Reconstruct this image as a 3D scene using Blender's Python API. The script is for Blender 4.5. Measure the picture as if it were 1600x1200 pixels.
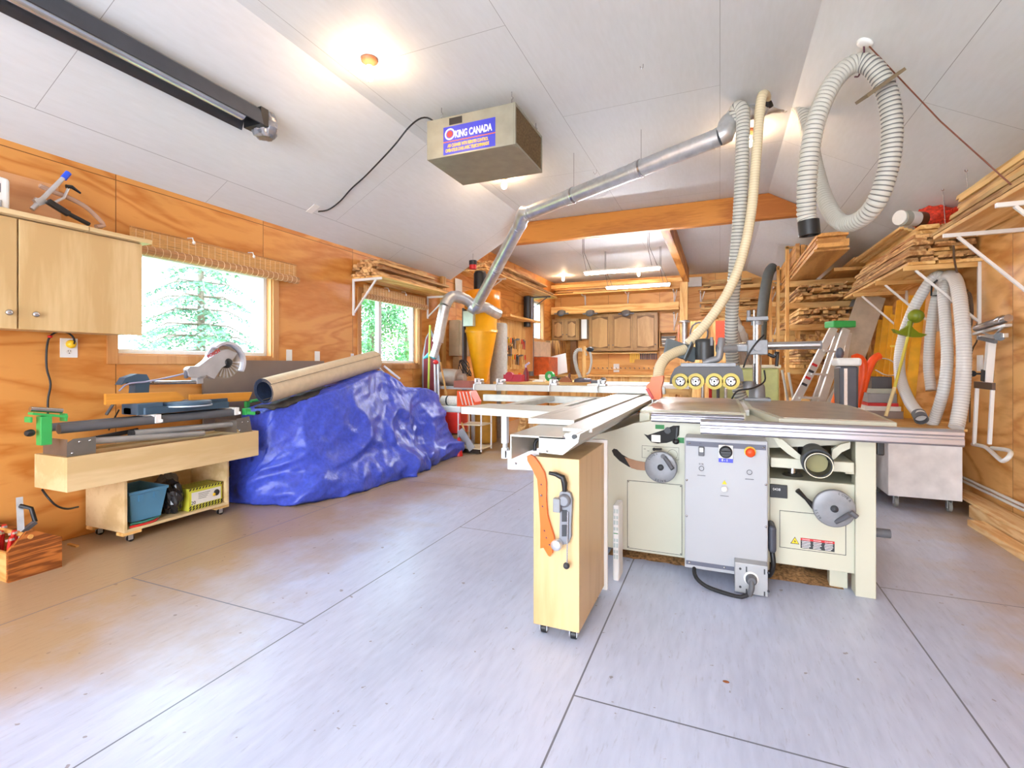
import bpy, math, random
from mathutils import Vector, Matrix, noise
for o in list(bpy.data.objects): bpy.data.objects.remove(o)
SC = bpy.context.scene
COL = SC.collection
PI = math.pi
# ---------------------------------------------------------------- camera, world, exposure
F, UC, HV, TH, CH = 775.0, 800.0, 570.0, math.atan(325/775.0), 1.14
SN, CS = math.sin(TH), math.cos(TH)
cam = bpy.data.cameras.new('camera'); cam.sensor_width = 36; cam.lens = 36*F/1600
cam.shift_y = -(600-HV)/1600; cam.clip_start = .05; cam.clip_end = 300
co = bpy.data.objects.new('camera', cam); COL.objects.link(co)
co.location = (0, 0, CH); co.rotation_euler = (PI/2, 0, TH); SC.camera = co
SC.view_settings.view_transform = 'Standard'; SC.view_settings.look = 'None'
SC.view_settings.gamma = 1; SC.view_settings.use_curve_mapping = False
SC.view_settings.exposure = 0.42
W = bpy.data.worlds.new('sky'); SC.world = W; W.use_nodes = True
nt = W.node_tree; bg = nt.nodes['Background']
tc = nt.nodes.new('ShaderNodeTexCoord'); sx = nt.nodes.new('ShaderNodeSeparateXYZ')
cr = nt.nodes.new('ShaderNodeValToRGB')
cr.color_ramp.elements[0].position = 0.0; cr.color_ramp.elements[0].color = (.80, .86, .95, 1)
cr.color_ramp.elements[1].position = 0.7; cr.color_ramp.elements[1].color = (.74, .85, 1, 1)
nt.links.new(tc.outputs['Generated'], sx.inputs[0]); nt.links.new(sx.outputs['Z'], cr.inputs[0])
nt.links.new(cr.outputs[0], bg.inputs[0]); bg.inputs[1].default_value = 12.0
BULB_W, TUBE_W = 185.0, 190.0

# ---------------------------------------------------------------- projection helpers (pixel of a 1600x1200 frame -> place in the room)
def Pd(u, v, d):
    xc = (u-UC)/F; return Vector((d*(-SN+xc*CS), d*(CS+xc*SN), CH+(HV-v)/F*d))
def PX(u, v, X): return Pd(u, v, X/(-SN+(u-UC)/F*CS))
def PY(u, v, Y): return Pd(u, v, Y/(CS+(u-UC)/F*SN))
def PZ(u, v, Z): return Pd(u, v, (CH-Z)*F/(v-HV))

# ---------------------------------------------------------------- materials
def lin(c): return tuple(((x/255)/12.92 if x/255 <= .04045 else ((x/255+.055)/1.055)**2.4) for x in c)
MC = {}
def nodes_of(name):
    m = bpy.data.materials.new(name); m.use_nodes = True
    return m, m.node_tree, m.node_tree.nodes['Principled BSDF']
def mat(name, rgb, rough=.5, metal=0.0, var=.08, scale=9, bump=.0, stretch=(1, 1, 1), coat=0, trans=0):
    if name in MC: return MC[name]
    m, t, b = nodes_of(name); L = t.links.new
    c = lin(rgb)
    tc = t.nodes.new('ShaderNodeTexCoord'); mp = t.nodes.new('ShaderNodeMapping'); mp.inputs['Scale'].default_value = stretch
    nz = t.nodes.new('ShaderNodeTexNoise'); nz.inputs['Scale'].default_value = scale; nz.inputs['Detail'].default_value = 5
    L(tc.outputs['Object'], mp.inputs[0]); L(mp.outputs[0], nz.inputs['Vector'])
    r = t.nodes.new('ShaderNodeValToRGB')
    r.color_ramp.elements[0].position = .3; r.color_ramp.elements[1].position = .7
    r.color_ramp.elements[0].color = (*[x*(1-var*1.6) for x in c], 1)
    r.color_ramp.elements[1].color = (*[min(1, x*(1+var)) for x in c], 1)
    L(nz.outputs[0], r.inputs[0]); L(r.outputs[0], b.inputs['Base Color'])
    b.inputs['Roughness'].default_value = rough; b.inputs['Metallic'].default_value = metal
    b.inputs['Coat Weight'].default_value = coat
    if trans: b.inputs['Transmission Weight'].default_value = trans
    if bump:
        bp = t.nodes.new('ShaderNodeBump'); bp.inputs['Strength'].default_value = bump; bp.inputs['Distance'].default_value = .01
        L(nz.outputs[0], bp.inputs['Height']); L(bp.outputs[0], b.inputs['Normal'])
    MC[name] = m; return m
def wood(name, c1, c2, axis=1, scale=6, rough=.5, vary=.25, contrast=(.35, .65), figure=1.0, bump=.1, fine=.25):
    """grain stretched along one axis, with wavy cathedral figure and tone that differs from board to board"""
    if name in MC: return MC[name]
    m, t, b = nodes_of(name); L = t.links.new; N = t.nodes.new
    tc = N('ShaderNodeTexCoord'); mp = N('ShaderNodeMapping')
    s = [1, 1, 1]; s[axis] = .12; mp.inputs['Scale'].default_value = s
    oi = N('ShaderNodeObjectInfo'); ml = N('ShaderNodeMath'); ml.operation = 'MULTIPLY'; ml.inputs[1].default_value = 31
    cb = N('ShaderNodeCombineXYZ'); L(oi.outputs['Random'], ml.inputs[0])
    for i in range(3): L(ml.outputs[0], cb.inputs[i])
    va = N('ShaderNodeVectorMath'); va.operation = 'ADD'
    L(tc.outputs['Object'], va.inputs[0]); L(cb.outputs[0], va.inputs[1]); L(va.outputs[0], mp.inputs[0])
    n1 = N('ShaderNodeTexNoise'); n1.inputs['Scale'].default_value = scale*.35; n1.inputs['Detail'].default_value = 3; n1.inputs['Distortion'].default_value = figure
    n2 = N('ShaderNodeTexNoise'); n2.inputs['Scale'].default_value = scale*9; n2.inputs['Detail'].default_value = 4
    L(mp.outputs[0], n1.inputs['Vector']); L(mp.outputs[0], n2.inputs['Vector'])
    k = N('ShaderNodeMath'); k.operation = 'MULTIPLY'; k.inputs[1].default_value = 11*figure+2; L(n1.outputs[0], k.inputs[0])
    f = N('ShaderNodeMath'); f.operation = 'PINGPONG'; f.inputs[1].default_value = 1; L(k.outputs[0], f.inputs[0])
    mx = N('ShaderNodeMixRGB'); mx.inputs[0].default_value = fine+.3; L(f.outputs[0], mx.inputs[1]); L(n2.outputs[0], mx.inputs[2])
    r = N('ShaderNodeValToRGB'); r.color_ramp.elements[0].position, r.color_ramp.elements[1].position = contrast
    r.color_ramp.elements[0].color = (*lin(c2), 1); r.color_ramp.elements[1].color = (*lin(c1), 1)
    L(mx.outputs[0], r.inputs[0])
    h = N('ShaderNodeHueSaturation'); mr = N('ShaderNodeMapRange'); mr.inputs[3].default_value = 1-vary; mr.inputs[4].default_value = 1+vary*.6
    L(oi.outputs['Random'], mr.inputs[0]); L(mr.outputs[0], h.inputs['Value']); L(r.outputs[0], h.inputs['Color'])
    L(h.outputs[0], b.inputs['Base Color']); b.inputs['Roughness'].default_value = rough
    bp = N('ShaderNodeBump'); bp.inputs['Strength'].default_value = bump; bp.inputs['Distance'].default_value = .004
    L(n2.outputs[0], bp.inputs['Height']); L(bp.outputs[0], b.inputs['Normal'])
    MC[name] = m; return m
def panels(name, c1, c2, sel, size, off, mortar, grain_axis, rough=.5, wearc=None, knots=False, seam=.35):
    """sheet panels laid out with thin dark joints; sel = which object axes run along and across the sheets"""
    m, t, b = nodes_of(name); L = t.links.new; N = t.nodes.new
    tc = N('ShaderNodeTexCoord'); sp = N('ShaderNodeSeparateXYZ'); L(tc.outputs['Object'], sp.inputs[0])
    cb = N('ShaderNodeCombineXYZ'); L(sp.outputs[sel[0]], cb.inputs[0]); L(sp.outputs[sel[1]], cb.inputs[1])
    mp = N('ShaderNodeMapping'); mp.inputs['Location'].default_value = (off[0], off[1], 0); L(cb.outputs[0], mp.inputs[0])
    br = N('ShaderNodeTexBrick'); L(mp.outputs[0], br.inputs['Vector'])
    br.offset = off[2]; br.inputs['Scale'].default_value = 1
    br.inputs['Brick Width'].default_value = size[0]; br.inputs['Row Height'].default_value = size[1]
    br.inputs['Mortar Size'].default_value = mortar; br.inputs['Mortar Smooth'].default_value = .1
    br.inputs['Color1'].default_value = (.35, .35, .35, 1); br.inputs['Color2'].default_value = (.65, .65, .65, 1)
    mg = N('ShaderNodeMapping'); s = [1, 1, 1]; s[grain_axis] = .22 if knots else .18; mg.inputs['Scale'].default_value = s
    L(tc.outputs['Object'], mg.inputs[0])
    va = N('ShaderNodeVectorMath'); va.operation = 'ADD'; L(mg.outputs[0], va.inputs[0])
    L(br.outputs['Color'], va.inputs[1])
    n1 = N('ShaderNodeTexNoise'); n1.inputs['Scale'].default_value = 2.2; n1.inputs['Detail'].default_value = 3; n1.inputs['Distortion'].default_value = .8
    n2 = N('ShaderNodeTexNoise'); n2.inputs['Scale'].default_value = 40; n2.inputs['Detail'].default_value = 4
    L(va.outputs[0], n1.inputs['Vector']); L(va.outputs[0], n2.inputs['Vector'])
    if knots:
        k = N('ShaderNodeMath'); k.operation = 'MULTIPLY'; k.inputs[1].default_value = 14; L(n1.outputs[0], k.inputs[0])
        f = N('ShaderNodeMath'); f.operation = 'PINGPONG'; f.inputs[1].default_value = 1; L(k.outputs[0], f.inputs[0])
        src = f.outputs[0]
    else: src = n1.outputs[0]
    mx = N('ShaderNodeMixRGB'); mx.inputs[0].default_value = .45; L(src, mx.inputs[1]); L(n2.outputs[0], mx.inputs[2])
    r = N('ShaderNodeValToRGB'); r.color_ramp.elements[0].position, r.color_ramp.elements[1].position = (.22, .62)
    r.color_ramp.elements[0].color = (*lin(c2), 1); r.color_ramp.elements[1].color = (*lin(c1), 1); L(mx.outputs[0], r.inputs[0])
    last = r.outputs[0]
    if wearc:
        # worn / unpainted areas and scuffs
        n3 = N('ShaderNodeTexNoise'); n3.inputs['Scale'].default_value = 1.3; n3.inputs['Detail'].default_value = 10; n3.inputs['Roughness'].default_value = .62
        L(tc.outputs['Object'], n3.inputs['Vector'])
        ed = N('ShaderNodeMapRange'); ed.inputs[1].default_value = wearc[1]; ed.inputs[2].default_value = wearc[2]
        ed.inputs[3].default_value = .62; ed.inputs[4].default_value = -.30; L(sp.outputs['X'], ed.inputs[0])
        e2 = N('ShaderNodeMapRange'); e2.inputs[1].default_value = .5; e2.inputs[2].default_value = 1.9; e2.inputs[3].default_value = -.30; e2.inputs[4].default_value = .30; L(sp.outputs['X'], e2.inputs[0])
        mxx = N('ShaderNodeMath'); mxx.operation = 'MAXIMUM'; L(ed.outputs[0], mxx.inputs[0]); L(e2.outputs[0], mxx.inputs[1])
        ad = N('ShaderNodeMath'); ad.operation = 'ADD'; L(n3.outputs[0], ad.inputs[0]); L(mxx.outputs[0], ad.inputs[1])
        cl = N('ShaderNodeMapRange'); cl.inputs[1].default_value = .45; cl.inputs[2].default_value = .80; L(ad.outputs[0], cl.inputs[0])
        m2 = N('ShaderNodeMixRGB'); L(cl.outputs[0], m2.inputs[0]); L(last, m2.inputs[1]); m2.inputs[2].default_value = (*lin(wearc[0]), 1); last = m2.outputs[0]
        mg3 = N('ShaderNodeMapping'); mg3.inputs['Scale'].default_value = (11, 1.6, 1); mg3.inputs['Rotation'].default_value = (0, 0, .5)
        L(tc.outputs['Object'], mg3.inputs[0])
        n4 = N('ShaderNodeTexNoise'); n4.inputs['Scale'].default_value = 6; n4.inputs['Detail'].default_value = 9; n4.inputs['Roughness'].default_value = .7; L(mg3.outputs[0], n4.inputs['Vector'])
        r4 = N('ShaderNodeMapRange'); r4.inputs[1].default_value = .56; r4.inputs[2].default_value = .76; r4.inputs[4].default_value = .4; L(n4.outputs[0], r4.inputs[0])
        m3 = N('ShaderNodeMixRGB'); L(r4.outputs[0], m3.inputs[0]); L(last, m3.inputs[1]); m3.inputs[2].default_value = (*lin((96, 90, 92)), 1); last = m3.outputs[0]
        n5 = N('ShaderNodeTexNoise'); n5.inputs['Scale'].default_value = 23; n5.inputs['Detail'].default_value = 2; L(tc.outputs['Object'], n5.inputs['Vector'])
        r5 = N('ShaderNodeMapRange'); r5.inputs[1].default_value = .725; r5.inputs[2].default_value = .74; r5.inputs[4].default_value = .6; L(n5.outputs[0], r5.inputs[0])
        m4 = N('ShaderNodeMixRGB'); L(r5.outputs[0], m4.inputs[0]); L(last, m4.inputs[1]); m4.inputs[2].default_value = (*lin((110, 90, 80)), 1); last = m4.outputs[0]
        rr = N('ShaderNodeMapRange'); rr.inputs[3].default_value = rough-.1; rr.inputs[4].default_value = rough+.25; L(n4.outputs[0], rr.inputs[0]); L(rr.outputs[0], b.inputs['Roughness'])
    else: b.inputs['Roughness'].default_value = rough
    if knots:
        vo = N('ShaderNodeTexVoronoi'); vo.inputs['Scale'].default_value = 1.9; L(va.outputs[0], vo.inputs['Vector'])
        kr = N('ShaderNodeMapRange'); kr.inputs[1].default_value = .03; kr.inputs[2].default_value = .055; kr.inputs[3].default_value = .8; kr.inputs[4].default_value = 0
        L(vo.outputs['Distance'], kr.inputs[0]); m5 = N('ShaderNodeMixRGB'); L(kr.outputs[0], m5.inputs[0]); L(last, m5.inputs[1]); m5.inputs[2].default_value = (*lin((125, 62, 22)), 1); last = m5.outputs[0]
    m6 = N('ShaderNodeMixRGB'); L(br.outputs['Fac'], m6.inputs[0]); L(last, m6.inputs[1]); m6.inputs[2].default_value = (*[x*seam for x in lin(c2)], 1)
    L(m6.outputs[0], b.inputs['Base Color'])
    bp = N('ShaderNodeBump'); bp.inputs['Strength'].default_value = .12; bp.inputs['Distance'].default_value = .004; L(n2.outputs[0], bp.inputs['Height']); L(bp.outputs[0], b.inputs['Normal'])
    MC[name] = m; return m
def emit(name, rgb, s):
    if name in MC: return MC[name]
    m, t, b = nodes_of(name); b.inputs['Emission Color'].default_value = (*lin(rgb), 1); b.inputs['Emission Strength'].default_value = s
    b.inputs['Base Color'].default_value = (*lin(rgb), 1); MC[name] = m; return m
def glass(name, tint=(235, 245, 245), a=.93):
    m = bpy.data.materials.new(name); m.use_nodes = True; t = m.node_tree; t.nodes.clear(); N = t.nodes.new
    o = N('ShaderNodeOutputMaterial'); tr = N('ShaderNodeBsdfTransparent'); tr.inputs[0].default_value = (*lin(tint), 1)
    g = N('ShaderNodeBsdfGlossy'); g.inputs['Roughness'].default_value = .03; mx = N('ShaderNodeMixShader'); mx.inputs[0].default_value = 1-a
    t.links.new(tr.outputs[0], mx.inputs[1]); t.links.new(g.outputs[0], mx.inputs[2]); t.links.new(mx.outputs[0], o.inputs[0]); MC[name] = m; return m

# ---------------------------------------------------------------- mesh builder
class MB:
    def __init__(s): s.v = []; s.f = []; s.sm = []; s.mi = []
    def add(s, vs, fs, smooth=False, mi=0):
        n = len(s.v); s.v += [Vector(p) for p in vs]
        for f in fs: s.f.append([i+n for i in f]); s.sm.append(smooth); s.mi.append(mi)
        return s
    def box(s, x0, x1, y0, y1, z0, z1, mi=0):
        if x0 > x1: x0, x1 = x1, x0
        if y0 > y1: y0, y1 = y1, y0
        if z0 > z1: z0, z1 = z1, z0
        vs = [(x, y, z) for x in (x0, x1) for y in (y0, y1) for z in (z0, z1)]
        return s.add(vs, [(0, 1, 3, 2), (4, 6, 7, 5), (0, 4, 5, 1), (2, 3, 7, 6), (0, 2, 6, 4), (1, 5, 7, 3)], mi=mi)
    def obox(s, c, size, rot=None, mi=0):
        """box centred on c, rotated by Euler rot or Matrix"""
        a, b, d = [x/2 for x in size]; M = rot if isinstance(rot, Matrix) else (Matrix.Identity(3) if rot is None else __import__('mathutils').Euler(rot).to_matrix())
        vs = [Vector(c)+M @ Vector((x, y, z)) for x in (-a, a) for y in (-b, b) for z in (-d, d)]
        return s.add(vs, [(0, 1, 3, 2), (4, 6, 7, 5), (0, 4, 5, 1), (2, 3, 7, 6), (0, 2, 6, 4), (1, 5, 7, 3)], mi=mi)
    def bar(s, p, q, w, t, up=(0, 0, 1), mi=0):
        """rectangular bar from p to q: w wide (sideways), t thick (along up)"""
        p, q = Vector(p), Vector(q); d = (q-p).normalized(); u = Vector(up); x = d.cross(u)
        if x.length < 1e-4: x = d.cross(Vector((1, 0, 0)))
        x.normalize(); u = x.cross(d)
        vs = []
        for e in (p, q):
            for a, b in ((-1, -1), (1, -1), (1, 1), (-1, 1)): vs.append(e+x*a*w/2+u*b*t/2)
        return s.add(vs, [(3, 2, 1, 0), (4, 5, 6, 7), (0, 1, 5, 4), (1, 2, 6, 5), (2, 3, 7, 6), (3, 0, 4, 7)], mi=mi)
    def cyl(s, p, q, r, r2=None, n=20, caps=True, mi=0):
        p, q = Vector(p), Vector(q); r2 = r if r2 is None else r2; d = (q-p).normalized()
        a = d.cross(Vector((0, 0, 1))); a = a if a.length > 1e-3 else Vector((1, 0, 0)); a.normalize(); b = d.cross(a)
        R = [[e+(a*math.cos(2*PI*i/n)+b*math.sin(2*PI*i/n))*rr for i in range(n)] for e, rr in ((p, r), (q, r2))]
        s.add(R[0]+R[1], [(i, (i+1) % n, n+(i+1) % n, n+i) for i in range(n)], True, mi)
        if caps:
            if r > 0: s.add(R[0], [tuple(range(n-1, -1, -1))], mi=mi)
            if r2 > 0: s.add(R[1], [tuple(range(n))], mi=mi)
        return s
    def ring(s, p, q, ro, ri, n=28, mi=0):
        """hollow tube with wall"""
        s.cyl(p, q, ro, n=n, caps=False, mi=mi); s.cyl(q, p, ri, n=n, caps=False, mi=mi)
        p, q = Vector(p), Vector(q); d = (q-p).normalized(); a = d.cross(Vector((0, 0, 1))); a = a if a.length > 1e-3 else Vector((1, 0, 0)); a.normalize(); b = d.cross(a)
        for e in (p, q):
            vs = [e+(a*math.cos(2*PI*i/n)+b*math.sin(2*PI*i/n))*rr for rr in (ro, ri) for i in range(n)]
            s.add(vs, [(i, (i+1) % n, n+(i+1) % n, n+i) for i in range(n)], mi=mi)
        return s
    def tube(s, pts, r, n=10, caps=True, mi=0, step=None, rfun=None, mfun=None):
        pts = [Vector(p) for p in pts]
        if step: pts = resample(pts, step)
        fr = frames(pts); vs = []
        for k, (p, a, b) in enumerate(fr):
            rr = rfun(k) if rfun else r
            vs += [p+(a*math.cos(2*PI*i/n)+b*math.sin(2*PI*i/n))*rr for i in range(n)]
        m = len(pts); base = len(s.v); s.v += vs
        for k in range(m-1):
            mm = mfun(k) if mfun else mi
            for i in range(n):
                s.f.append([base+k*n+i, base+k*n+(i+1) % n, base+(k+1)*n+(i+1) % n, base+(k+1)*n+i]); s.sm.append(True); s.mi.append(mm)
        if caps: s.add(vs[:n], [tuple(range(n-1, -1, -1))], mi=mi); s.add(vs[-n:], [tuple(range(n))], mi=mi)
        return s
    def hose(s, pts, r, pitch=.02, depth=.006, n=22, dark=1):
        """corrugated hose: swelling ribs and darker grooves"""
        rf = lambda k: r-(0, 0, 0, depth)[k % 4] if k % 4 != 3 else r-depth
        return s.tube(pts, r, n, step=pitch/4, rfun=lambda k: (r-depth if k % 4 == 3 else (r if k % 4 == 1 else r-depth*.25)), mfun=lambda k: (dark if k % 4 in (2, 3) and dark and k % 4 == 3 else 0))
    def lathe(s, c, prof, n=24, axis=(0, 0, 1), mi=0, caps=True):
        """profile of (radius, height) turned about axis through c"""
        c = Vector(c); d = Vector(axis).normalized(); a = d.cross(Vector((0, 0, 1))); a = a if a.length > 1e-3 else Vector((1, 0, 0)); a.normalize(); b = d.cross(a)
        vs = [c+d*h+(a*math.cos(2*PI*i/n)+b*math.sin(2*PI*i/n))*max(r, 1e-4) for r, h in prof for i in range(n)]
        s.add(vs, [(k*n+i, k*n+(i+1) % n, (k+1)*n+(i+1) % n, (k+1)*n+i) for k in range(len(prof)-1) for i in range(n)], True, mi)
        if caps:
            if prof[0][0] > 1e-3: s.add(vs[:n], [tuple(range(n-1, -1, -1))], mi=mi)
            if prof[-1][0] > 1e-3: s.add(vs[-n:], [tuple(range(n))], mi=mi)
        return s
    def ball(s, c, r, sz=(1, 1, 1), n=14, mi=0):
        k = max(6, n//2); c = Vector(c)
        vs = [c+Vector((r*sz[0]*math.sin(PI*j/k)*math.cos(2*PI*i/n), r*sz[1]*math.sin(PI*j/k)*math.sin(2*PI*i/n), r*sz[2]*math.cos(PI*j/k))) for j in range(k+1) for i in range(n)]
        return s.add(vs, [(j*n+i, (j+1)*n+i, (j+1)*n+(i+1) % n, j*n+(i+1) % n) for j in range(k) for i in range(n)], True, mi)
    def prism(s, poly, o, ax, ay, t, mi=0, smooth=False):
        """2D outline poly in plane (ax, ay) at o, extruded t along ax x ay (centred)"""
        o, ax, ay = Vector(o), Vector(ax).normalized(), Vector(ay).normalized(); nn = ax.cross(ay)
        n = len(poly); A = [o+ax*x+ay*y+nn*t/2 for x, y in poly]; B = [p-nn*t for p in A]
        area = sum(poly[i][0]*poly[(i+1) % n][1]-poly[(i+1) % n][0]*poly[i][1] for i in range(n))
        f1, f2 = tuple(range(n)), tuple(range(n-1, -1, -1))
        if area < 0: f1, f2 = f2, f1
        s.add(A, [f1], mi=mi); s.add(B, [f2], mi=mi)
        s.add(A+B, [((i+1) % n, i, n+i, n+(i+1) % n) if area > 0 else (i, (i+1) % n, n+(i+1) % n, n+i) for i in range(n)], smooth, mi)
        return s
    def build(s, name, m, parent=None, bevel=0, origin=None, seg=2):
        if parent is None:
            if origin is None:
                xs = [p.x for p in s.v]; ys = [p.y for p in s.v]; zs = [p.z for p in s.v]
                origin = Vector(((min(xs)+max(xs))/2, (min(ys)+max(ys))/2, min(zs)))
            org = Vector(origin)
        else: org = ORG[parent.name]
        me = bpy.data.meshes.new(name); me.from_pydata([p-org for p in s.v], [], s.f)
        ms = m if isinstance(m, (list, tuple)) else [m]
        for x in ms: me.materials.append(x)
        me.polygons.foreach_set('use_smooth', s.sm); me.polygons.foreach_set('material_index', [min(i, len(ms)-1) for i in s.mi]); me.update()
        o = bpy.data.objects.new(name, me); COL.objects.link(o)
        if parent is None: o.location = org
        else: o.parent = parent
        ORG[o.name] = org
        if bevel:
            bm = o.modifiers.new('edge', 'BEVEL'); bm.width = bevel; bm.segments = seg; bm.limit_method = 'ANGLE'; bm.angle_limit = .7; bm.harden_normals = False
        return o
ORG = {}
def resample(pts, step):
    """Catmull-Rom through pts, resampled at even steps"""
    P = [pts[0]*2-pts[1]]+pts+[pts[-1]*2-pts[-2]]; dense = []
    for i in range(1, len(P)-2):
        for k in range(24):
            t = k/24; a, b, c, d = P[i-1], P[i], P[i+1], P[i+2]
            dense.append(.5*((2*b)+(c-a)*t+(2*a-5*b+4*c-d)*t*t+(3*b-a-3*c+d)*t**3))
    dense.append(pts[-1]); L = [0]
    for i in range(1, len(dense)): L.append(L[-1]+(dense[i]-dense[i-1]).length)
    n = max(2, int(L[-1]/step)); out = []; j = 0
    for k in range(n+1):
        s_ = L[-1]*k/n
        while j < len(L)-2 and L[j+1] < s_: j += 1
        t = (s_-L[j])/max(1e-9, L[j+1]-L[j]); out.append(dense[j].lerp(dense[j+1], t))
    return out
def frames(pts):
    n = len(pts); T = [(pts[min(i+1, n-1)]-pts[max(i-1, 0)]).normalized() for i in range(n)]
    a = T[0].cross(Vector((0, 0, 1))); a = a if a.length > 1e-3 else T[0].cross(Vector((1, 0, 0))); a.normalize(); out = []
    for p, t in zip(pts, T):
        a = a-t*a.dot(t); a.normalize(); out.append((p, a.copy(), t.cross(a)))
    return out
def tag(o, label, cat, group=None, kind=None):
    o['label'] = label; o['category'] = cat
    if group: o['group'] = group
    if kind: o['kind'] = kind
    return o
def thing(name, label, cat, loc, group=None):
    o = bpy.data.objects.new(name, None); COL.objects.link(o); o.location = loc; o.empty_display_size = .05
    ORG[o.name] = Vector(loc); return tag(o, label, cat, group)
def struct(mb, name, m, **k):
    o = mb.build(name, m, origin=(0, 0, 0), **k); o['kind'] = 'structure'; return o
def dup(o, parent=None, dv=None):
    c = o.copy(); COL.objects.link(c)
    if parent is not None: c.parent = parent
    if dv is not None: c.location = Vector(o.location)+Vector(dv); 
    ORG[c.name] = ORG[o.name]+(Vector(dv) if dv is not None else Vector((0, 0, 0)))
    for ch in [x for x in bpy.data.objects if x.parent == o]: dup(ch, c)
    return c
def text(s, size, o, ax, ay, m, parent, name='lettering', align='LEFT', ext=.0006, bold=0, sx=1.0, sub=None):
    cu = bpy.data.curves.new('t', 'FONT'); cu.body = s; cu.size = size; cu.align_x = align; cu.extrude = ext; cu.offset = bold; cu.resolution_u = 3
    t = bpy.data.objects.new('t', cu); COL.objects.link(t); bpy.context.view_layer.update()
    me = bpy.data.meshes.new_from_object(t.evaluated_get(bpy.context.evaluated_depsgraph_get())); bpy.data.objects.remove(t)
    ax, ay = Vector(ax).normalized(), Vector(ay).normalized(); az = ax.cross(ay)
    mb = MB(); mb.add([Vector(o)+ax*v.co.x*sx+ay*v.co.y+az*v.co.z for v in me.vertices], [tuple(p.vertices) for p in me.polygons])
    bpy.data.meshes.remove(me)
    return mb.build(name, m, parent)
rnd = random.Random(7)
# ---------------------------------------------------------------- shared materials
ply = panels('fir plywood wall', (218, 152, 78), (196, 120, 48), ('Y', 'Z'), (1.22, 2.44), (.3, 0, 0), .003, 1, .42, knots=True)
plyX = panels('lit fir plywood end wall', (228, 170, 92), (210, 144, 66), ('X', 'Z'), (1.22, 2.44), (.1, 0, 0), .003, 0, .45, knots=True)  # same fir as the left wall; paler tint holds the far end's brighter light
ceilm = panels('painted drywall', (216, 219, 220), (206, 208, 207), ('Y', 'X'), (2.44, 1.22), (.86, .0, .5), .0018, 1, .6, seam=.5)
floorm = panels('painted plywood floor', (196, 204, 226), (168, 176, 200), ('Y', 'X'), (2.44, 1.22), (.78, .466+1.22, .42), .0035, 1, .26, wearc=((176, 150, 118), -3.4, -1.3))
birch = wood('birch plywood', (222, 196, 150), (206, 176, 126), 1, 4, .45, .04, figure=.7)
birchZ = wood('birch plywood upright', (214, 184, 134), (196, 162, 110), 2, 4, .4, .04, figure=.7)
pine = wood('pine lumber', (238, 196, 126), (210, 154, 82), 1, 8, .6, .28, figure=1)
pineX = wood('pine lumber crosswise', (232, 188, 118), (206, 150, 78), 0, 8, .6, .16, figure=1)
pineZ = wood('pine lumber upright', (232, 188, 118), (206, 150, 78), 2, 8, .6, .14, figure=1)
rough = wood('rough sawn board', (226, 182, 122), (168, 116, 66), 1, 9, .8, .35, figure=1.2, bump=.4)
rough_x = wood('rough sawn board crosswise', (230, 190, 124), (176, 120, 62), 0, 9, .8, .35, figure=1.2, bump=.4)
beamw = wood('fir beam', (218, 144, 56), (184, 108, 34), 0, 5, .5, .05, figure=.8)
beamwY = wood('fir beam lengthwise', (214, 146, 62), (176, 106, 34), 1, 5, .5, .05, figure=.8)
trimw = wood('hemlock casing', (206, 150, 92), (184, 124, 66), 2, 5, .45, .06, figure=.7)
oak = wood('oak cabinet door', (176, 136, 82), (150, 112, 64), 2, 8, .45, .03, figure=.4)
osb = wood('stained toolbox pine', (186, 110, 50), (120, 62, 22), 1, 12, .4, .05, figure=2)
galv = mat('galvanised steel', (214, 216, 218), .36, .82, .10, 14)
steel = mat('bright steel', (190, 190, 192), .25, 1, .05)
alu = mat('anodised aluminium', (176, 174, 180), .32, .9, .05, 4, stretch=(.2, 5, 5))
cast = mat('ground cast iron', (182, 170, 156), .32, .55, .14, 7)
cream = mat('cream machine enamel', (198, 196, 175), .38, 0, .02, 3)
lgrey = mat('light grey enamel', (168, 169, 172), .4, 0, .02, 3)
dgrey = mat('dark grey cast plastic', (92, 93, 97), .5, 0, .05)
mgrey = mat('grey hammered enamel', (134, 135, 138), .4, .2, .06, 30)
black = mat('black plastic', (26, 26, 28), .45, 0, .1)
rubber = mat('black rubber', (32, 32, 34), .7, 0, .1)
white = mat('white plastic', (236, 236, 232), .4, 0, .02)
vinyl = mat('white vinyl', (226, 232, 236), .35, 0, .01)
whitep = mat('white painted steel', (232, 230, 226), .4, 0, .02)
orange = mat('orange plastic', (240, 104, 14), .35, 0, .04)
yellow = mat('yellow enamel', (236, 164, 20), .35, 0, .04)
yellowp = mat('yellow plastic', (240, 196, 40), .4, 0, .05)
green = mat('green plastic', (58, 168, 84), .4, 0, .05)
olive = mat('olive green plastic', (126, 140, 30), .4, 0, .06)
red = mat('red plastic', (206, 34, 30), .4, 0, .05)
blue = mat('blue plastic tub', (84, 140, 176), .4, 0, .05)
navy = mat('blue grey cast aluminium', (64, 88, 108), .45, .1, .08)
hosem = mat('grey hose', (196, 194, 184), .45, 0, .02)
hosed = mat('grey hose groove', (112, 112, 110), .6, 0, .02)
hosel = mat('pale hose', (214, 212, 208), .4, 0, .02)
hoseld = mat('pale hose groove', (192, 190, 188), .5, 0, .02)
hosec = mat('cream hose', (228, 212, 176), .4, 0, .03)
hosecd = mat('cream hose groove', (214, 197, 160), .5, 0, .03)
card = mat('cardboard', (196, 160, 116), .8, 0, .06, 5)
paper = mat('paper', (230, 226, 216), .8, 0, .05, 12)
brownp = mat('brown hardboard', (134, 116, 104), .32, .1, .08, 3)
clear = glass('window glass')
bulbm = emit('warm bulb', (255, 214, 170), BULB_W)
tubem = emit('cool tube', (246, 248, 255), TUBE_W)

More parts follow.
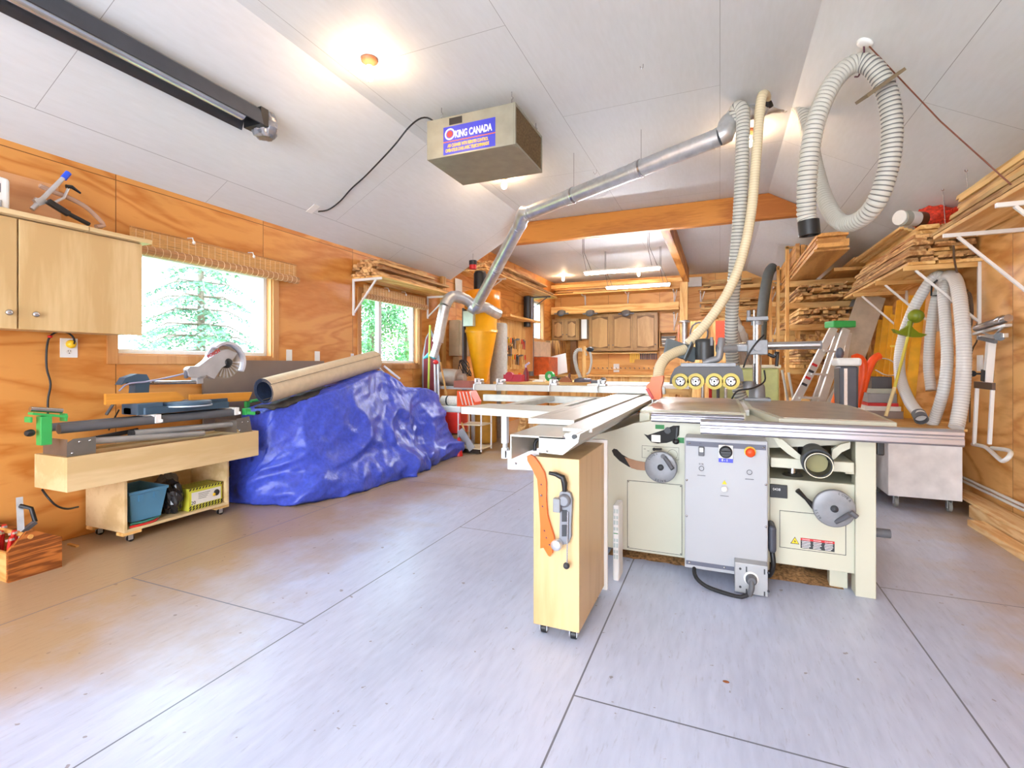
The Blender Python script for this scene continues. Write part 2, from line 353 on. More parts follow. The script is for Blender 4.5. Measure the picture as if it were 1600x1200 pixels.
# ---------------------------------------------------------------- room shell
XL, XR, ZW, ZF, XCL, XCR, YB, YE, YN = -3.92, 1.9, 2.48, 3.23, -2.56, .54, 6.84, 12.2, -2.6
TW = .14
m = MB()
m.box(XL-.2, XR+.2, YN-.1, YE+.2, -.2, 0); struct(m, 'floor', floorm)
def wall_x(x0, x1, y0, y1, ztop, holes):
    """wall slab between x0 and x1 running y0..y1 with rectangular openings (ya, yb, za, zb)"""
    m = MB(); y = y0
    for (ya, yb, za, zb) in holes:
        m.box(x0, x1, y, ya, 0, ztop); m.box(x0, x1, ya, yb, 0, za); m.box(x0, x1, ya, yb, zb, ztop); y = yb
    m.box(x0, x1, y, y1, 0, ztop); return m
W1 = (2.145, 3.46, 1.21, 2.0); W2 = (4.715, 5.93, 1.15, 1.99); W3 = (10.42, 11.26, 1.73, 2.62)
struct(wall_x(XL-TW, XL, YN, YB, ZW+.02, [W1, W2]).add([], []), 'wall_left', ply)
m = wall_x(XL-TW, XL, YB, YE, ZF+.02, [W3]); struct(m, 'wall_left_rear', ply)
m = MB(); m.box(XR, XR+TW, YN, YE, 0, ZW+.02); struct(m, 'wall_right', panels('lit fir plywood right wall', (240, 186, 116), (206, 138, 68), ('Y', 'Z'), (1.22, 2.44), (.3, 0, 0), .003, 1, .42, knots=True))  # left wall's plywood tinted lighter, the extra light here put into the colour
m = MB(); m.prism([(XL-TW, 0), (XR+TW, 0), (XR+TW, ZW), (XCR, ZF+.02), (XL-TW, ZF+.02)], (0, YE+.07, 0), (1, 0, 0), (0, 0, 1), .14); struct(m, 'wall_back', plyX)
# unseen wall behind the camera; its doorway opening is added to let daylight in
m = MB(); m.box(XL-TW, -2.9, YN-TW, YN, 0, ZW); m.box(.9, XR+TW, YN-TW, YN, 0, ZW)
m.prism([(XL-TW, ZW-.02), (XR+TW, ZW-.02), (XCR, ZF+.02), (XCL, ZF+.02)], (0, YN-.07, 0), (1, 0, 0), (0, 0, 1), .14); struct(m, 'wall_front', plyX)
c = MB(); T = .06
def slab(m, pts, y0, y1):
    for (x0, z0), (x1, z1) in zip(pts, pts[1:]):
        m.add([(x0, y0, z0), (x1, y0, z1), (x1, y1, z1), (x0, y1, z0), (x0, y0, z0+T), (x1, y0, z1+T), (x1, y1, z1+T), (x0, y1, z0+T)],
              [(0, 3, 2, 1), (4, 5, 6, 7), (0, 1, 5, 4), (2, 3, 7, 6), (1, 2, 6, 5), (3, 0, 4, 7)])
slab(c, [(XL-TW, ZW-.0005-.55*TW), (XCL, ZF), (XCR, ZF), (XR+TW, ZW-.55*TW)], YN-TW, YB)
slab(c, [(XL-TW, ZF), (XCR, ZF), (XR+TW, ZW-.55*TW)], YB, YE+.1)
c.prism([(XL-TW, ZW+.0), (XCL, ZF+.04), (XL-TW, ZF+.04)], (0, YB+.03, 0), (1, 0, 0), (0, 0, 1), .06)
struct(c, 'ceiling', ceilm)
# fir beams and the post carrying them
m = MB(); m.prism([(-2.86, 2.92), (.88, 2.92), (.88, 3.03), (.545, 3.225), (-2.56, 3.225), (-2.86, 3.06)], (0, YB-.03, 0), (1, 0, 0), (0, 0, 1), .10)
tag(m.build('ceiling_beam', beamw, bevel=.004), 'wide orange fir beam crossing the ceiling', 'beam')
m = MB(); m.box(-.74, -.62, YB+.03, 11.45, 2.94, 3.22)
tag(m.build('ceiling_beam', beamwY, bevel=.004), 'fir beam running away from the cross beam to the far post', 'beam')
m = MB(); m.box(-.80, -.64, 11.3, 11.46, 0, 2.93)
tag(m.build('post', pineZ, bevel=.004), 'square pine post under the far end of the long fir beam', 'post')

def window(n, w, mull, x=XL, trimw_=.065, sill=True):
    ya, yb, za, zb = w; fx = x-.09
    f = MB(); t = .045
    f.box(fx-.03, fx+.03, ya, ya+t, za, zb); f.box(fx-.03, fx+.03, yb-t, yb, za, zb)
    f.box(fx-.03, fx+.03, ya+t, yb-t, za, za+t); f.box(fx-.03, fx+.03, ya+t, yb-t, zb-t, zb)
    for y in mull: f.box(fx-.025, fx+.03, y-.03, y+.03, za+t, zb-t)
    r = struct(f, 'window_%d' % n, vinyl, bevel=.003)
    ORG[r.name] = Vector((0, 0, 0))
    g = MB(); g.box(fx-.006, fx, ya+t, yb-t, za+t, zb-t); g.build('pane', clear, r)
    c = MB(); e = trimw_
    c.box(x, x+.018, ya-e, ya, za-e, zb+e); c.box(x, x+.018, yb, yb+e, za-e, zb+e)
    c.box(x, x+.018, ya, yb, za-e, za); c.box(x, x+.018, ya, yb, zb, zb+e)
    # jamb liner
    c.box(x-.06, x, ya-.012+.012, ya+.012, za, zb); c.box(x-.06, x, yb-.012, yb, za, zb); c.box(x-.06, x, ya, yb, za, za+.012)
    c.build('casing', trimw, r, bevel=.002)
    return r
window(1, W1, []); window(2, W2, [5.16]); window(3, W3, [10.8])
# ---------------------------------------------------------------- left wall: cupboards, blind, sockets
def cupboard(y0, y1, knob_y, label, x1=-3.59):
    t = thing('wall_cabinet', label, 'cabinet', (XL, y0, 1.345), 'birch wall cabinets')
    b = MB(); b.box(XL+.001, x1-.02, y0, y0+.018, 1.345, 1.955); b.box(XL+.001, x1-.02, y1-.018, y1, 1.345, 1.955)
    b.box(XL+.001, x1-.02, y0+.018, y1-.018, 1.345, 1.363); b.box(XL+.001, x1-.02, y0+.018, y1-.018, 1.937, 1.955); b.box(XL+.001, XL+.01, y0+.018, y1-.018, 1.363, 1.937)
    b.build('body', birch, t)
    d = MB(); d.box(x1-.018, x1, y0+.002, y1-.002, 1.338, 1.95); do = d.build('door', birchZ, t, bevel=.002)
    MB().lathe((x1, knob_y, 1.425), [(.008, 0), (.007, .012), (.015, .02), (.017, .028), (.012, .034), (.001, .036)], 16, (1, 0, 0)).build('knob', steel, do)
    return t
cupboard(.75, 1.475, 1.43, 'pale birch wall cabinet cut off by the left edge of the photo')
cupboard(1.48, 2.12, 1.545, 'pale birch wall cabinet partly covering the window')
m = MB(); m.box(XL+.001, -3.545, .7, 1.79, 1.958, 1.985); m.box(XL+.001, -3.55, 1.795, 2.16, 1.957, 1.983)
tag(m.build('shelf_board', birch, bevel=.002), 'long pale board forming the top of both wall cabinets', 'shelf')
# things on top of the cupboards
t = thing('battery_charger', 'white plastic charger box on top of the left wall cabinet', 'charger', (-3.7, 1.35, 1.986))
MB().box(-3.78, -3.62, 1.22, 1.46, 1.986, 2.17).build('housing', white, t, bevel=.02, seg=3)
MB().box(-3.62, -3.617, 1.40, 1.415, 2.08, 2.13).build('slot', black, t)
MB().box(-3.62, -3.612, 1.34, 1.42, 1.99, 2.04).build('dial_plate', mat('soft grey', (160, 160, 164), .4), t, bevel=.004)
MB().lathe((-3.7, 1.33, 2.17), [(.035, 0), (.033, .02), (.02, .026)], 18).build('cap', mat('dark blue plastic', (30, 70, 130), .4), t)
m = MB(); m.bar((-3.86, 1.62, 1.99), (-3.905, 1.62, 2.28), .36, .018, (1, 0, 0))
tag(m.build('offcut_board', wood('pinkish offcut', (226, 170, 120), (212, 150, 98), 1, 4, .5, .1)), 'square plywood offcut leaning on the wall above the cabinets', 'board')
p = lambda u, v, X=-3.72: PX(u, v, X)
t = thing('bar_clamp', 'grey bar clamp with a blue tip lying across the cabinet top', 'clamp', (-3.7, 1.6, 1.986))
MB().tube([p(50, 327), p(102, 275)], .013, 12).build('bar', galv, t)
MB().tube([p(99, 279), p(107, 270)], .017, 12).build('tip', mat('bright blue plastic', (40, 80, 210), .4), t)
m = MB(); m.obox(p(62, 315), (.03, .05, .04), (0.6, 0, 0)); m.tube([p(54, 311), p(82, 318), p(105, 330)], .012, 8); m.build('jaw', galv, t)
m = MB(); m.bar(p(74, 314, -3.68), p(108, 335, -3.68), .03, .035); m.bar(p(105, 333, -3.68), p(140, 351, -3.68), .028, .022); m.build('handle', black, t, bevel=.006)
t = thing('clamp_lever', 'small black clamp lever on the cabinet top', 'lever', (-3.76, 1.75, 2.0))
m = MB(); m.tube([p(104, 292, -3.76), p(112, 292, -3.76), p(126, 302, -3.76)], .012, 8, rfun=lambda k: (.015, .012, .006)[k]); m.build('grip', black, t)
MB().tube([p(86, 316, -3.76), p(100, 309, -3.76), p(107, 294, -3.76)], .008, 8).build('stem', galv, t)
m = MB(); m.tube([p(62, 290, -3.8), p(84, 300, -3.8), p(105, 308, -3.8), p(132, 322, -3.8), p(150, 338, -3.8), p(162, 352, -3.8), p(150, 354, -3.78)], .014, 10, step=.02)
tag(m.build('air_tube', mat('milky clear tube', (226, 196, 176), .25, trans=.4), None), 'milky translucent tube draped along the cabinet top', 'tube')

# bamboo blind over the big window
def blind(y0, y1, z_top, z_roll, r, label, x=-3.87, drop_to=None):
    t = thing('bamboo_blind', label, 'blind', (x, (y0+y1)/2, z_roll-r))
    sl = MB(); z = z_top
    while z > z_roll: sl.box(x-.003, x+.003, y0, y1, z-.009, z-.001); z -= .0105
    sl.build('woven_slats', mat('bamboo slat', (226, 172, 104), .55, 0, .25, 40, stretch=(1, .2, 8)), t)
    ro = MB(); n = 22; k = 9
    ro.cyl((x+.01, y0-.01, z_roll), (x+.01, y1+.01, z_roll), r, n=26)
    ro.build('roll', mat('bamboo roll', (196, 142, 92), .55, 0, .25, 30, stretch=(8, .2, 8), bump=.4), t)
    th = MB(); y = y0+.04
    while y < y1:
        th.ring((x+.01, y-.0015, z_roll), (x+.01, y+.0015, z_roll), r+.0025, r-.001, 18); th.box(x-.004, x+.0045, y-.001, y+.001, z_roll, z_top); y += .055
    th.build('threads', mat('cotton thread', (240, 214, 176), .8), t)
    MB().tube([(x+.005, y0, z_top+.004), (x+.005, y1, z_top+.004)], .006, 8).build('rod', trimw, t)
    h = MB()
    for y in (y0+.45, y1-.5): h.tube([(x-.05, y, z_top+.03), (x+.01, y, z_top+.025), (x+.02, y, z_top)], .005, 6); h.ball((x+.025, y, z_top-.012), .012, (1, 1, 1.2), 8)
    h.build('hook', whitep, t)
    return t
blind(2.2, 3.70, 2.12, 1.975, .034, 'bamboo roller blind above the big window with the spruce behind')
blind(4.70, 6.02, 2.08, 1.95, .035, 'bamboo blind rolled up under the lumber shelf at the far window', x=-3.86)

def outlet(y, z, w, h, label, kind='electrical_outlet'):
    t = thing(kind, label, 'outlet' if kind == 'electrical_outlet' else 'switch', (XL, y, z-h/2))
    MB().box(XL, XL+.006, y-w/2, y+w/2, z-h/2, z+h/2).build('cover_plate', white, t, bevel=.002)
    return t
t = outlet(1.866, 1.25, .095, .125, 'white wall outlet with a round yellow plug, below the cabinets')
m = MB(); m.lathe((XL+.006, 1.866, 1.225), [(.016, 0), (.016, .002)], 16, (1, 0, 0)); m.build('socket', paper, t)
m = MB()
for dy in (-.006, .006): m.box(XL+.008, XL+.0095, 1.866+dy-.001, 1.866+dy+.001, 1.225, 1.235)
m.box(XL+.008, XL+.0095, 1.863, 1.869, 1.213, 1.218); m.build('slots', black, t)
c = thing('extension_cord', 'black cord running from the yellow plug down the plywood wall', 'cord', (XL+.03, 1.86, .7))
MB().lathe((XL+.007, 1.872, 1.275), [(.026, 0), (.028, .012), (.02, .03), (.008, .034)], 18, (1, 0, 0)).build('plug', yellowp, c)
xw = XL+.03
MB().tube([(XL+.04, 1.875, 1.275), PX(116, 530, xw), PX(108, 521, xw), PX(92, 518, xw), PX(78, 526, xw), PX(73, 545, xw), PX(73, 575, xw), PX(79, 600, xw), PX(75, 625, xw), PX(75, 660, xw)], .006, 8, step=.02).build('cable', black, c)
MB().ball(PX(78, 526, xw), .014, (1, 1, .7), 8).build('red_tie', red, c)
outlet(3.66, 1.235, .07, .11, 'white switch plate right of the big window', 'light_switch')
outlet(4.03, 1.225, .07, .115, 'white switch plate between the two windows, above the sheet leaning there', 'light_switch')
outlet(4.57, 1.235, .05, .07, 'small pale switch plate next to the far window casing', 'light_switch')
t = thing('tape_holster', 'black and yellow tool hanging on the wall at the left edge', 'tool', (XL+.02, 1.40, 1.05))
MB().box(XL+.001, XL+.03, 1.33, 1.415, 1.06, 1.19).build('body', black, t, bevel=.006)
MB().box(XL+.03, XL+.033, 1.33, 1.405, 1.085, 1.10).build('yellow_band', yellowp, t)

# sheet of brown board behind the covered pile
m = MB(); m.bar((-3.865, 3.42, 0), (-3.89, 3.42, 1.18), 1.34, .02, (1, 0, 0))
tag(m.build('hardboard_sheet', brownp), 'tall brown sheet leaning on the wall behind the blue tarp', 'board')

# ---------------------------------------------------------------- rolling bench with the mitre saw
t = thing('saw_bench', 'long pale plywood bench on casters carrying the mitre saw', 'bench', (-3.6, 2.3, 0))
m = MB(); y0, y1, xf, xb = 1.587, 2.83, -3.35, -3.68
m.box(xf-.018, xf, y0, y1, .428, .622); m.box(xb, xb+.018, y0, y1, .428, .622); m.box(xb+.018, xf-.018, y0, y0+.018, .428, .622); m.box(xb+.018, xf-.018, y1-.018, y1, .428, .622)
m.box(xb+.018, xf-.018, y0+.018, y1-.018, .59, .605); m.box(xb+.018, xf-.018, y0+.018, y1-.018, .43, .445)
m.build('top_box', birch, t, bevel=.0015)
y0, y1, xf, xb = 1.945, 2.67, -3.475, -3.89
m = MB(); m.box(xb, xf, y0, y0+.018, .072, .428); m.box(xb, xf, y1-.018, y1, .072, .428); m.box(xb, xf, y0+.018, y1-.018, .072, .09); m.box(xb, xb+.01, y0+.018, y1-.018, .09, .428)
m.build('cabinet', birch, t, bevel=.0015)
def caster(p, t, r=.025, m2=black, h=None, blockm=None, name='caster'):
    """swivel caster under z = p.z"""
    x, y, z = p; f = MB(); f.box(x-.025, x+.025, y-.02, y+.02, z-.004, z)
    f.box(x-.017, x-.013, y-.013, y+.016, r*.7, z-.003); f.box(x+.013, x+.017, y-.013, y+.016, r*.7, z-.003)
    o = f.build(name, galv, t, bevel=.001)
    MB().cyl((x-.011, y+.006, r), (x+.011, y+.006, r), r, n=18).build('wheel', m2, o)
    return o
for x in (xf-.04, xb+.05):
    for y in (y0+.05, y1-.05):
        b = MB(); b.box(x-.035, x+.035, y-.055, y+.055, .052, .072); b.build('block', pine, t)
        caster((x, y, .052), t, .02)
# blue tub, bags, carton on its shelf
def tub(x0, x1, ya, yb, z, h, label):
    t = thing('storage_tub', label, 'tub', ((x0+x1)/2, (ya+yb)/2, z)); k = .025; w = .004
    m = MB(); P = lambda e, zz: [(x0+e, ya+e, zz), (x1-e, ya+e, zz), (x1-e, yb-e, zz), (x0+e, yb-e, zz)]
    rings = [P(k, z), P(0, z+h-.02), P(-.008, z+h-.02), P(-.008, z+h), P(.004, z+h), P(k+.006, z+.008)]
    vs = sum(rings, []); fs = [(3, 2, 1, 0)]
    for r in range(5):
        for i in range(4): fs.append((r*4+i, r*4+(i+1) % 4, r*4+4+(i+1) % 4, r*4+4+i))
    fs.append((20, 21, 22, 23)); m.add(vs, fs); m.build('body', blue, t, bevel=.004)
    m = MB(); m.bar((x1-.0, ya+.07, z+h-.03), (x1-.004, ya+.07, z+h-.07), .03, .012, (1, 0, 0)); m.bar((x1-.0, yb-.07, z+h-.03), (x1-.004, yb-.07, z+h-.07), .03, .012, (1, 0, 0)); m.build('handle_rib', blue, t)
tub(-3.80, -3.50, 1.99, 2.225, .112, .205, 'open blue plastic tub on the bench shelf')
def lump(c, size, seed, name, m_, label, cat, amp=.25, freq=9, sub=28, flat=True, parent=None):
    mb = MB(); c = Vector(c); n = sub; k = sub//2; vs = []
    for j in range(k+1):
        for i in range(n):
            d = Vector((math.sin(PI*j/k)*math.cos(2*PI*i/n), math.sin(PI*j/k)*math.sin(2*PI*i/n), math.cos(PI*j/k)))
            q = 1+amp*noise.noise(d*2.2+Vector((seed, 0, 0)))*1.2+amp*.5*abs(noise.noise(d*freq*.5+Vector((0, seed, 0))))
            v = Vector((d.x*size[0]*q, d.y*size[1]*q, d.z*size[2]*q))
            v.z = max(v.z, -size[2]*.8); vs.append(c+v+Vector((0, 0, size[2]*.8)))
    mb.add(vs, [(j*n+i, (j+1)*n+i, (j+1)*n+(i+1) % n, j*n+(i+1) % n) for j in range(k) for i in range(n)], not flat)
    o = mb.build(name, m_, parent)
    return tag(o, label, cat) if parent is None else o
bagm = mat('black bin bag', (34, 32, 34), .18, 0, .2, 6)
lump((-3.60, 2.305, .095), (.10, .07, .125), 3, 'plastic_bag', bagm, 'crumpled black plastic bag beside the blue tub', 'bag')
lump((-3.79, 2.40, .095), (.06, .09, .13), 8, 'plastic_bag', mat('smoky plastic', (104, 98, 92), .2, 0, .2, 6), 'smoky translucent plastic bag behind the carton', 'bag')
t = thing('glove_carton', 'black and yellow patterned carton marked 20 on the bench shelf', 'box', (-3.6, 2.50, .091))
x1, ya, yb = -3.50, 2.375, 2.63
MB().box(x1-.17, x1, ya, yb, .091, .25).build('carton', mat('carton yellow', (206, 204, 64), .6), t)
m = MB(); m.box(x1, x1+.0015, ya+.02, yb-.01, .128, .218); m.build('front_panel', paper, t)
m = MB(); i = 0; y = ya
while y < yb-.012:
    for zz in (.093, .109, .234): m.add([(x1+.002, y, zz), (x1+.002, y+.012, zz), (x1+.002, y+.022, zz+.015), (x1+.002, y+.010, zz+.015)], [(0, 1, 2, 3)])
    [m.add([(x1-q0-.035, y, .2505), (x1-q0-.035, y+.012, .2505), (x1-q0, y+.018, .2505), (x1-q0, y+.006, .2505)], [(0, 3, 2, 1)]) for q0 in (0, .045, .09, .13)]; y += .024
m.build('stripes', black, t)
text('20', .035, (x1+.0025, ya+.015, .133), (0, 1, 0), (0, 0, 1), black, t)
m = MB()
for i, zz in enumerate((.2, .188, .176, .164)): m.box(x1+.0015, x1+.0022, ya+.07, ya+.16-.01*i, zz, zz+.004)
m.build('small_print', mat('grey ink', (120, 120, 120), .7), t)
m = MB(); m.ball((x1+.004, yb-.045, .18), .024, (.25, 1, 1), 12); m.build('mask_picture', mat('charcoal ink', (50, 48, 46), .6), t)
MB().ball((x1+.006, yb-.065, .17), .013, (.3, 1, 1), 10).build('filter_picture', yellowp, t)
m = MB(); m.tube([(-3.50+.02*math.sin(a), 1.99+.17*(a/3.2), .096) for a in [0, .6, 1.2, 1.8, 2.4, 3.0]]+[(-3.56, 2.20, .096)], .007, 8, step=.02)
tag(m.build('air_hose', red), 'red rubber hose lying in front of the blue tub', 'hose')
m = MB(); m.tube([(-3.515, 2.0, .108), (-3.50, 2.08, .108), (-3.52, 2.17, .108), (-3.58, 2.23, .1)], .006, 8, step=.02)
tag(m.build('air_hose', mat('teal hose', (60, 140, 120), .5)), 'green rubber hose lying over the red hose', 'hose')

# mitre saw stand
S = thing('saw_stand', 'folding mitre saw stand with green roller heads on the bench', 'stand', (-3.5, 2.2, .622))
q = lambda u, v, X=-3.46: PX(u, v, X)
m = MB(); m.cyl((-3.46, 1.60, .775), (-3.46, 2.72, .775), .028, n=20); m.cyl((-3.60, 1.62, .775), (-3.60, 2.72, .775), .024, n=16); m.build('rail', dgrey, S)
for a, b, x in ((q(133, 690, -3.42), q(318, 677, -3.42), 0), (q(208, 677, -3.44), q(382, 661, -3.44), 0)):
    o = MB().cyl(a, b, .021, n=18).build('leg', mat('dull aluminium', (170, 170, 168), .4, .6), S)
    MB().cyl(a, a+(a-b).normalized()*.02, .023, n=14).build('rubber_foot', rubber, o)
MB().cyl(q(132, 688, -3.50), q(215, 672, -3.50), .014, n=14).build('leg', black, S)
for i, (ya, yb) in enumerate(((1.60, 1.74), (2.66, 2.79))):
    m = MB(); m.prism([(ya, .622), (yb-.05 if i else yb, .622), (yb, .68), (yb, .72), (ya+.03, .72), (ya, .70)] if not i else [(ya+.03, .622), (yb, .622), (yb, .64), (yb-.02, .74), (ya, .73), (ya, .67)], (-3.38, 0, 0), (0, 1, 0), (0, 0, 1), .004)
    m.box(-3.62, -3.38, ya, ya+.004, .625, .72); m.build('end_bracket', mat('dull zinc plate', (136, 130, 122), .4, .7), S, bevel=.001)
    b = MB()
    for y, z in ((ya+.025, .64), (yb-.03, .70), (yb-.08, .70)): b.lathe((-3.378, y, z), [(.007, 0), (.006, .003), (.001, .005)], 10, (1, 0, 0))
    b.build('bolt', steel, S)
g = MB(); gp = lambda u, v: PX(u, v, -3.42)
g.bar(gp(69, 695), gp(69, 650), .05, .05, (1, 0, 0)); g.bar(gp(47, 646), gp(103, 651), .05, .014); g.box(-3.46, -3.40, gp(101, 650).y-.006, gp(101, 650).y+.006, .82, .865); g.box(-3.46, -3.40, gp(46, 640).y-.006, gp(46, 640).y+.006, .83, .86)
gh = g.build('roller_head', green, S, bevel=.003)
MB().cyl(gp(47, 639)+Vector((0, 0, 0)), gp(97, 642), .014, n=18).build('roller', steel, gh)
MB().lathe(gp(50, 676)+Vector((0, 0, 0)), [(.018, 0), (.02, .01), (.016, .03), (.01, .034)], 12, (.5, -1, 0)).build('lock_knob', black, gh)
g = MB(); g.obox(q(385, 643, -3.42), (.04, .05, .05)); g.cyl(q(385, 645, -3.40), q(398, 646, -3.38), .014, n=14)
gh = g.build('roller_head', green, S, bevel=.003)
MB().lathe(q(400, 645, -3.38), [(.012, 0), (.017, .012), (.014, .03)], 12, (0, 1, 0)).build('lock_knob', black, gh)
g = MB(); g.obox(q(386, 632, -3.6), (.03, .03, .05)); g.cyl(q(392, 627, -3.6), q(410, 624, -3.6), .012, n=14); g.build('stop_arm', green, S)
for u in (246, 369):
    m = MB(); c = q(u, 657, -3.43); m.box(-3.62, -3.42, c.y-.018, c.y+.018, .797, .812); m.box(-3.43, -3.418, c.y-.018, c.y+.018, .755, .812); m.box(-3.43, -3.40, c.y+.010, c.y+.018, .76, .78); m.build('mounting_clamp', whitep, S, bevel=.002)

# mitre saw
S = thing('mitre_saw', 'grey and blue sliding mitre saw with its silver head raised', 'saw', (-3.55, 2.3, .812))
b = MB(); zb = .813
b.prism([(-.30, -.10), (.30, -.10), (.34, -.02), (.34, .06), (-.34, .06), (-.34, -.02)], (-3.56, 2.36, zb+.022), (0, 1, 0), (-1, 0, 0), .044)
b.box(-3.64, -3.47, 2.02, 2.18, zb, zb+.075); b.box(-3.64, -3.50, 2.52, 2.68, zb, zb+.07)
b.build('base', navy, S, bevel=.004)
b = MB(); b.lathe((-3.50, 2.36, zb+.045), [(.15, 0), (.155, .01), (.15, .026), (.02, .027)], 40); b.bar((-3.50, 2.36, zb+.058), (-3.36, 2.36, zb+.052), .06, .024); b.build('turntable', navy, S, bevel=.003)
b = MB(); b.ring((-3.50, 2.36, zb+.036), (-3.50, 2.36, zb+.045), .158, .14, 40); b.build('mitre_scale', mat('pale scale', (190, 204, 214), .4, .3), S)
for a, b_, e in ((164, 290, (0, 12)), (296, 393, (10, 0))):
    A, B = q(a, 624, -3.53), q(b_, 619, -3.53); m = MB(); L = (B-A).length
    sgn = 1; m.prism([(0, -.034), (L*.9 if a < 200 else L*.93, -.034), (L, .034) if a > 200 else (L, -.02), (L*.86 if a < 200 else L, .034), (0, .034)], A, B-A, (0, 0, 1), .022); m.build('fence_board', mat('amber fence wood', (222, 150, 56), .5, 0, .12, 14, stretch=(1, .1, 4)), S)
m = MB(); c = q(217, 601, -3.66); m.prism([(-.05, -.12), (.04, -.12), (.05, .03), (.03, .07), (-.03, .075), (-.10, .05), (-.13, .0), (-.09, .02), (-.04, .0)], c, (0, 1, 0), (0, 0, 1), .07); m.build('rear_post', navy, S, bevel=.008)
m = MB(); a, b_ = q(236, 598, -3.64), q(308, 597, -3.60)
m.cyl(a+Vector((.02, 0, 0)), b_+Vector((.02, 0, 0)), .014, n=16); m.cyl(a-Vector((.03, 0, 0)), b_-Vector((.03, 0, 0)), .014, n=16); m.build('slide_rail', steel, S)
m = MB(); h = q(308, 590, -3.60); m.obox(h+Vector((0, 0, -.01)), (.07, .05, .07)); m.cyl(h+Vector((.035, 0, .03)), h+Vector((.055, 0, .03)), .038, n=20); m.build('pivot_block', mat('silver cast body', (196, 196, 198), .4, .5), S, bevel=.004)
HX = -3.56; hc = q(352, 566, HX)
m = MB(); m.cyl(hc-Vector((.0015, 0, 0)), hc+Vector((.0015, 0, 0)), .127, n=48); bl = m.build('blade', mat('brushed blade', (176, 166, 150), .35, .8, .1, 30), S)
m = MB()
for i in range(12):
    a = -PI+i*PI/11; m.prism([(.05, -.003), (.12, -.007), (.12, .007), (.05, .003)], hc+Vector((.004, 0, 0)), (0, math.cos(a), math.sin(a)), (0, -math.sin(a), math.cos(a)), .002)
m.build('radial_wedges', galv, bl)  # pale steel wedges fanned across the lower half of the blade
m = MB(); m.lathe(hc+Vector((.002, 0, 0)), [(.045, 0), (.045, .02), (.03, .03), (.028, .04), (.001, .04)], 20, (1, 0, 0)); m.build('arbor', black, S)
silver = mat('silver cast body', (196, 196, 198), .4, .5)
# upper guard: swept shell around the blade top, thick across X
def arcp(r, a0, a1, n): return [(r*math.cos(a0+(a1-a0)*i/n), r*math.sin(a0+(a1-a0)*i/n)) for i in range(n+1)]
m = MB(); poly = arcp(.155, -.55, 2.3, 22)+arcp(.135, 2.3, -.55, 22)
m.prism(poly, hc+Vector((0, 0, .005)), (0, 1, 0), (0, 0, 1), .075); poly = arcp(.145, .2, 2.9, 20)+[(-.21, -.06), (-.13, -.12), (-.05, -.02)]
m.prism(poly, hc-Vector((.03, 0, -.005)), (0, 1, 0), (0, 0, 1), .02)
m.build('upper_guard', mat('pale silver shell', (214, 216, 226), .3, .4), S, bevel=.004)
m = MB(); A = q(300, 583, HX+.01); P2 = lambda u, v: ((q(u, v, HX).y-A.y), (q(u, v, HX).z-A.z))
m.prism([P2(288, 577), P2(292, 573), P2(306, 572), P2(322, 560), P2(341, 548), P2(352, 546), P2(366, 552), P2(356, 566), P2(341, 575), P2(330, 592), P2(318, 586), P2(303, 590), P2(291, 588)], A, (0, 1, 0), (0, 0, 1), .05)
m.build('motor_arm', silver, S, bevel=.008)
m = MB(); m.tube([P_ for P_ in (q(291, 590, -3.56), q(291, 582, -3.55), q(298, 576, -3.55), q(310, 576, -3.55))], .014, 10, step=.02); m.build('handle', mat('soft dark grip', (96, 96, 106), .5), S)
m = MB(); m.tube([q(186, 611, -3.62), q(200, 600, -3.62), q(230, 596, -3.6), q(262, 590, -3.6), q(290, 583, -3.58), q(300, 578, -3.56)], .006, 8, step=.02); m.build('cord', mat('lilac grey cord', (150, 146, 170), .4), S)
o = text('BOSCH', .034, q(325, 560, HX+.037)+Vector((0, 0, 0)), (0, 1, .55), (0, -.5, 1), mat('logo red', (190, 30, 36), .5), S, bold=.001)
m = MB(); m.tube([q(166, 648, -3.66), q(178, 630, -3.66), q(196, 628, -3.64)], .01, 8); m.build('hold_down', dgrey, S)
# cord trailing from the saw
m = MB(); m.tube([q(186, 640, -3.7), q(178, 655, -3.7), q(170, 672, -3.68)], .005, 6, step=.02); m.build('lead', black, S)
m = MB(); m.tube([PX(66, 765, -3.75), PX(74, 776, -3.7), PX(88, 790, -3.68), PX(105, 795, -3.7), PX(122, 792, -3.78)], .006, 8, step=.02); tag(m.build('extension_cord', black), 'black cord drooping under the near end of the bench', 'cord')

# ---------------------------------------------------------------- wooden toolbox, bottom left
t = thing('toolbox', 'stained wooden toolbox full of clamps on the floor, bottom left', 'toolbox', (-3.65, 1.49, 0))
m = MB(); y0, y1 = 1.37, 1.60
m.prism([(y0, .0), (y1, .0), (y1, .17), (y1-.06, .205), (y0+.105, .245), (y0+.075, .245), (y0, .165)], (-3.435, 0, 0), (0, 1, 0), (0, 0, 1), .02); m.build('end_panel', osb, t, bevel=.002)
m = MB(); m.prism([(y0, .0), (y1, .0), (y1, .17), (y1-.06, .205), (y0+.105, .245), (y0+.075, .245), (y0, .165)], (-3.88, 0, 0), (0, 1, 0), (0, 0, 1), .02); m.build('end_panel', osb, t, bevel=.002)
m = MB(); m.box(-3.87, -3.445, y0, y0+.012, 0, .155); m.box(-3.87, -3.445, y1-.012, y1, 0, .155); m.box(-3.87, -3.445, y0+.012, y1-.012, 0, .012); m.build('sides', pineX, t)
MB().cyl((-3.885, y0+.09, .215), (-3.42, y0+.09, .215), .012, n=14).build('handle_rod', pineX, t)
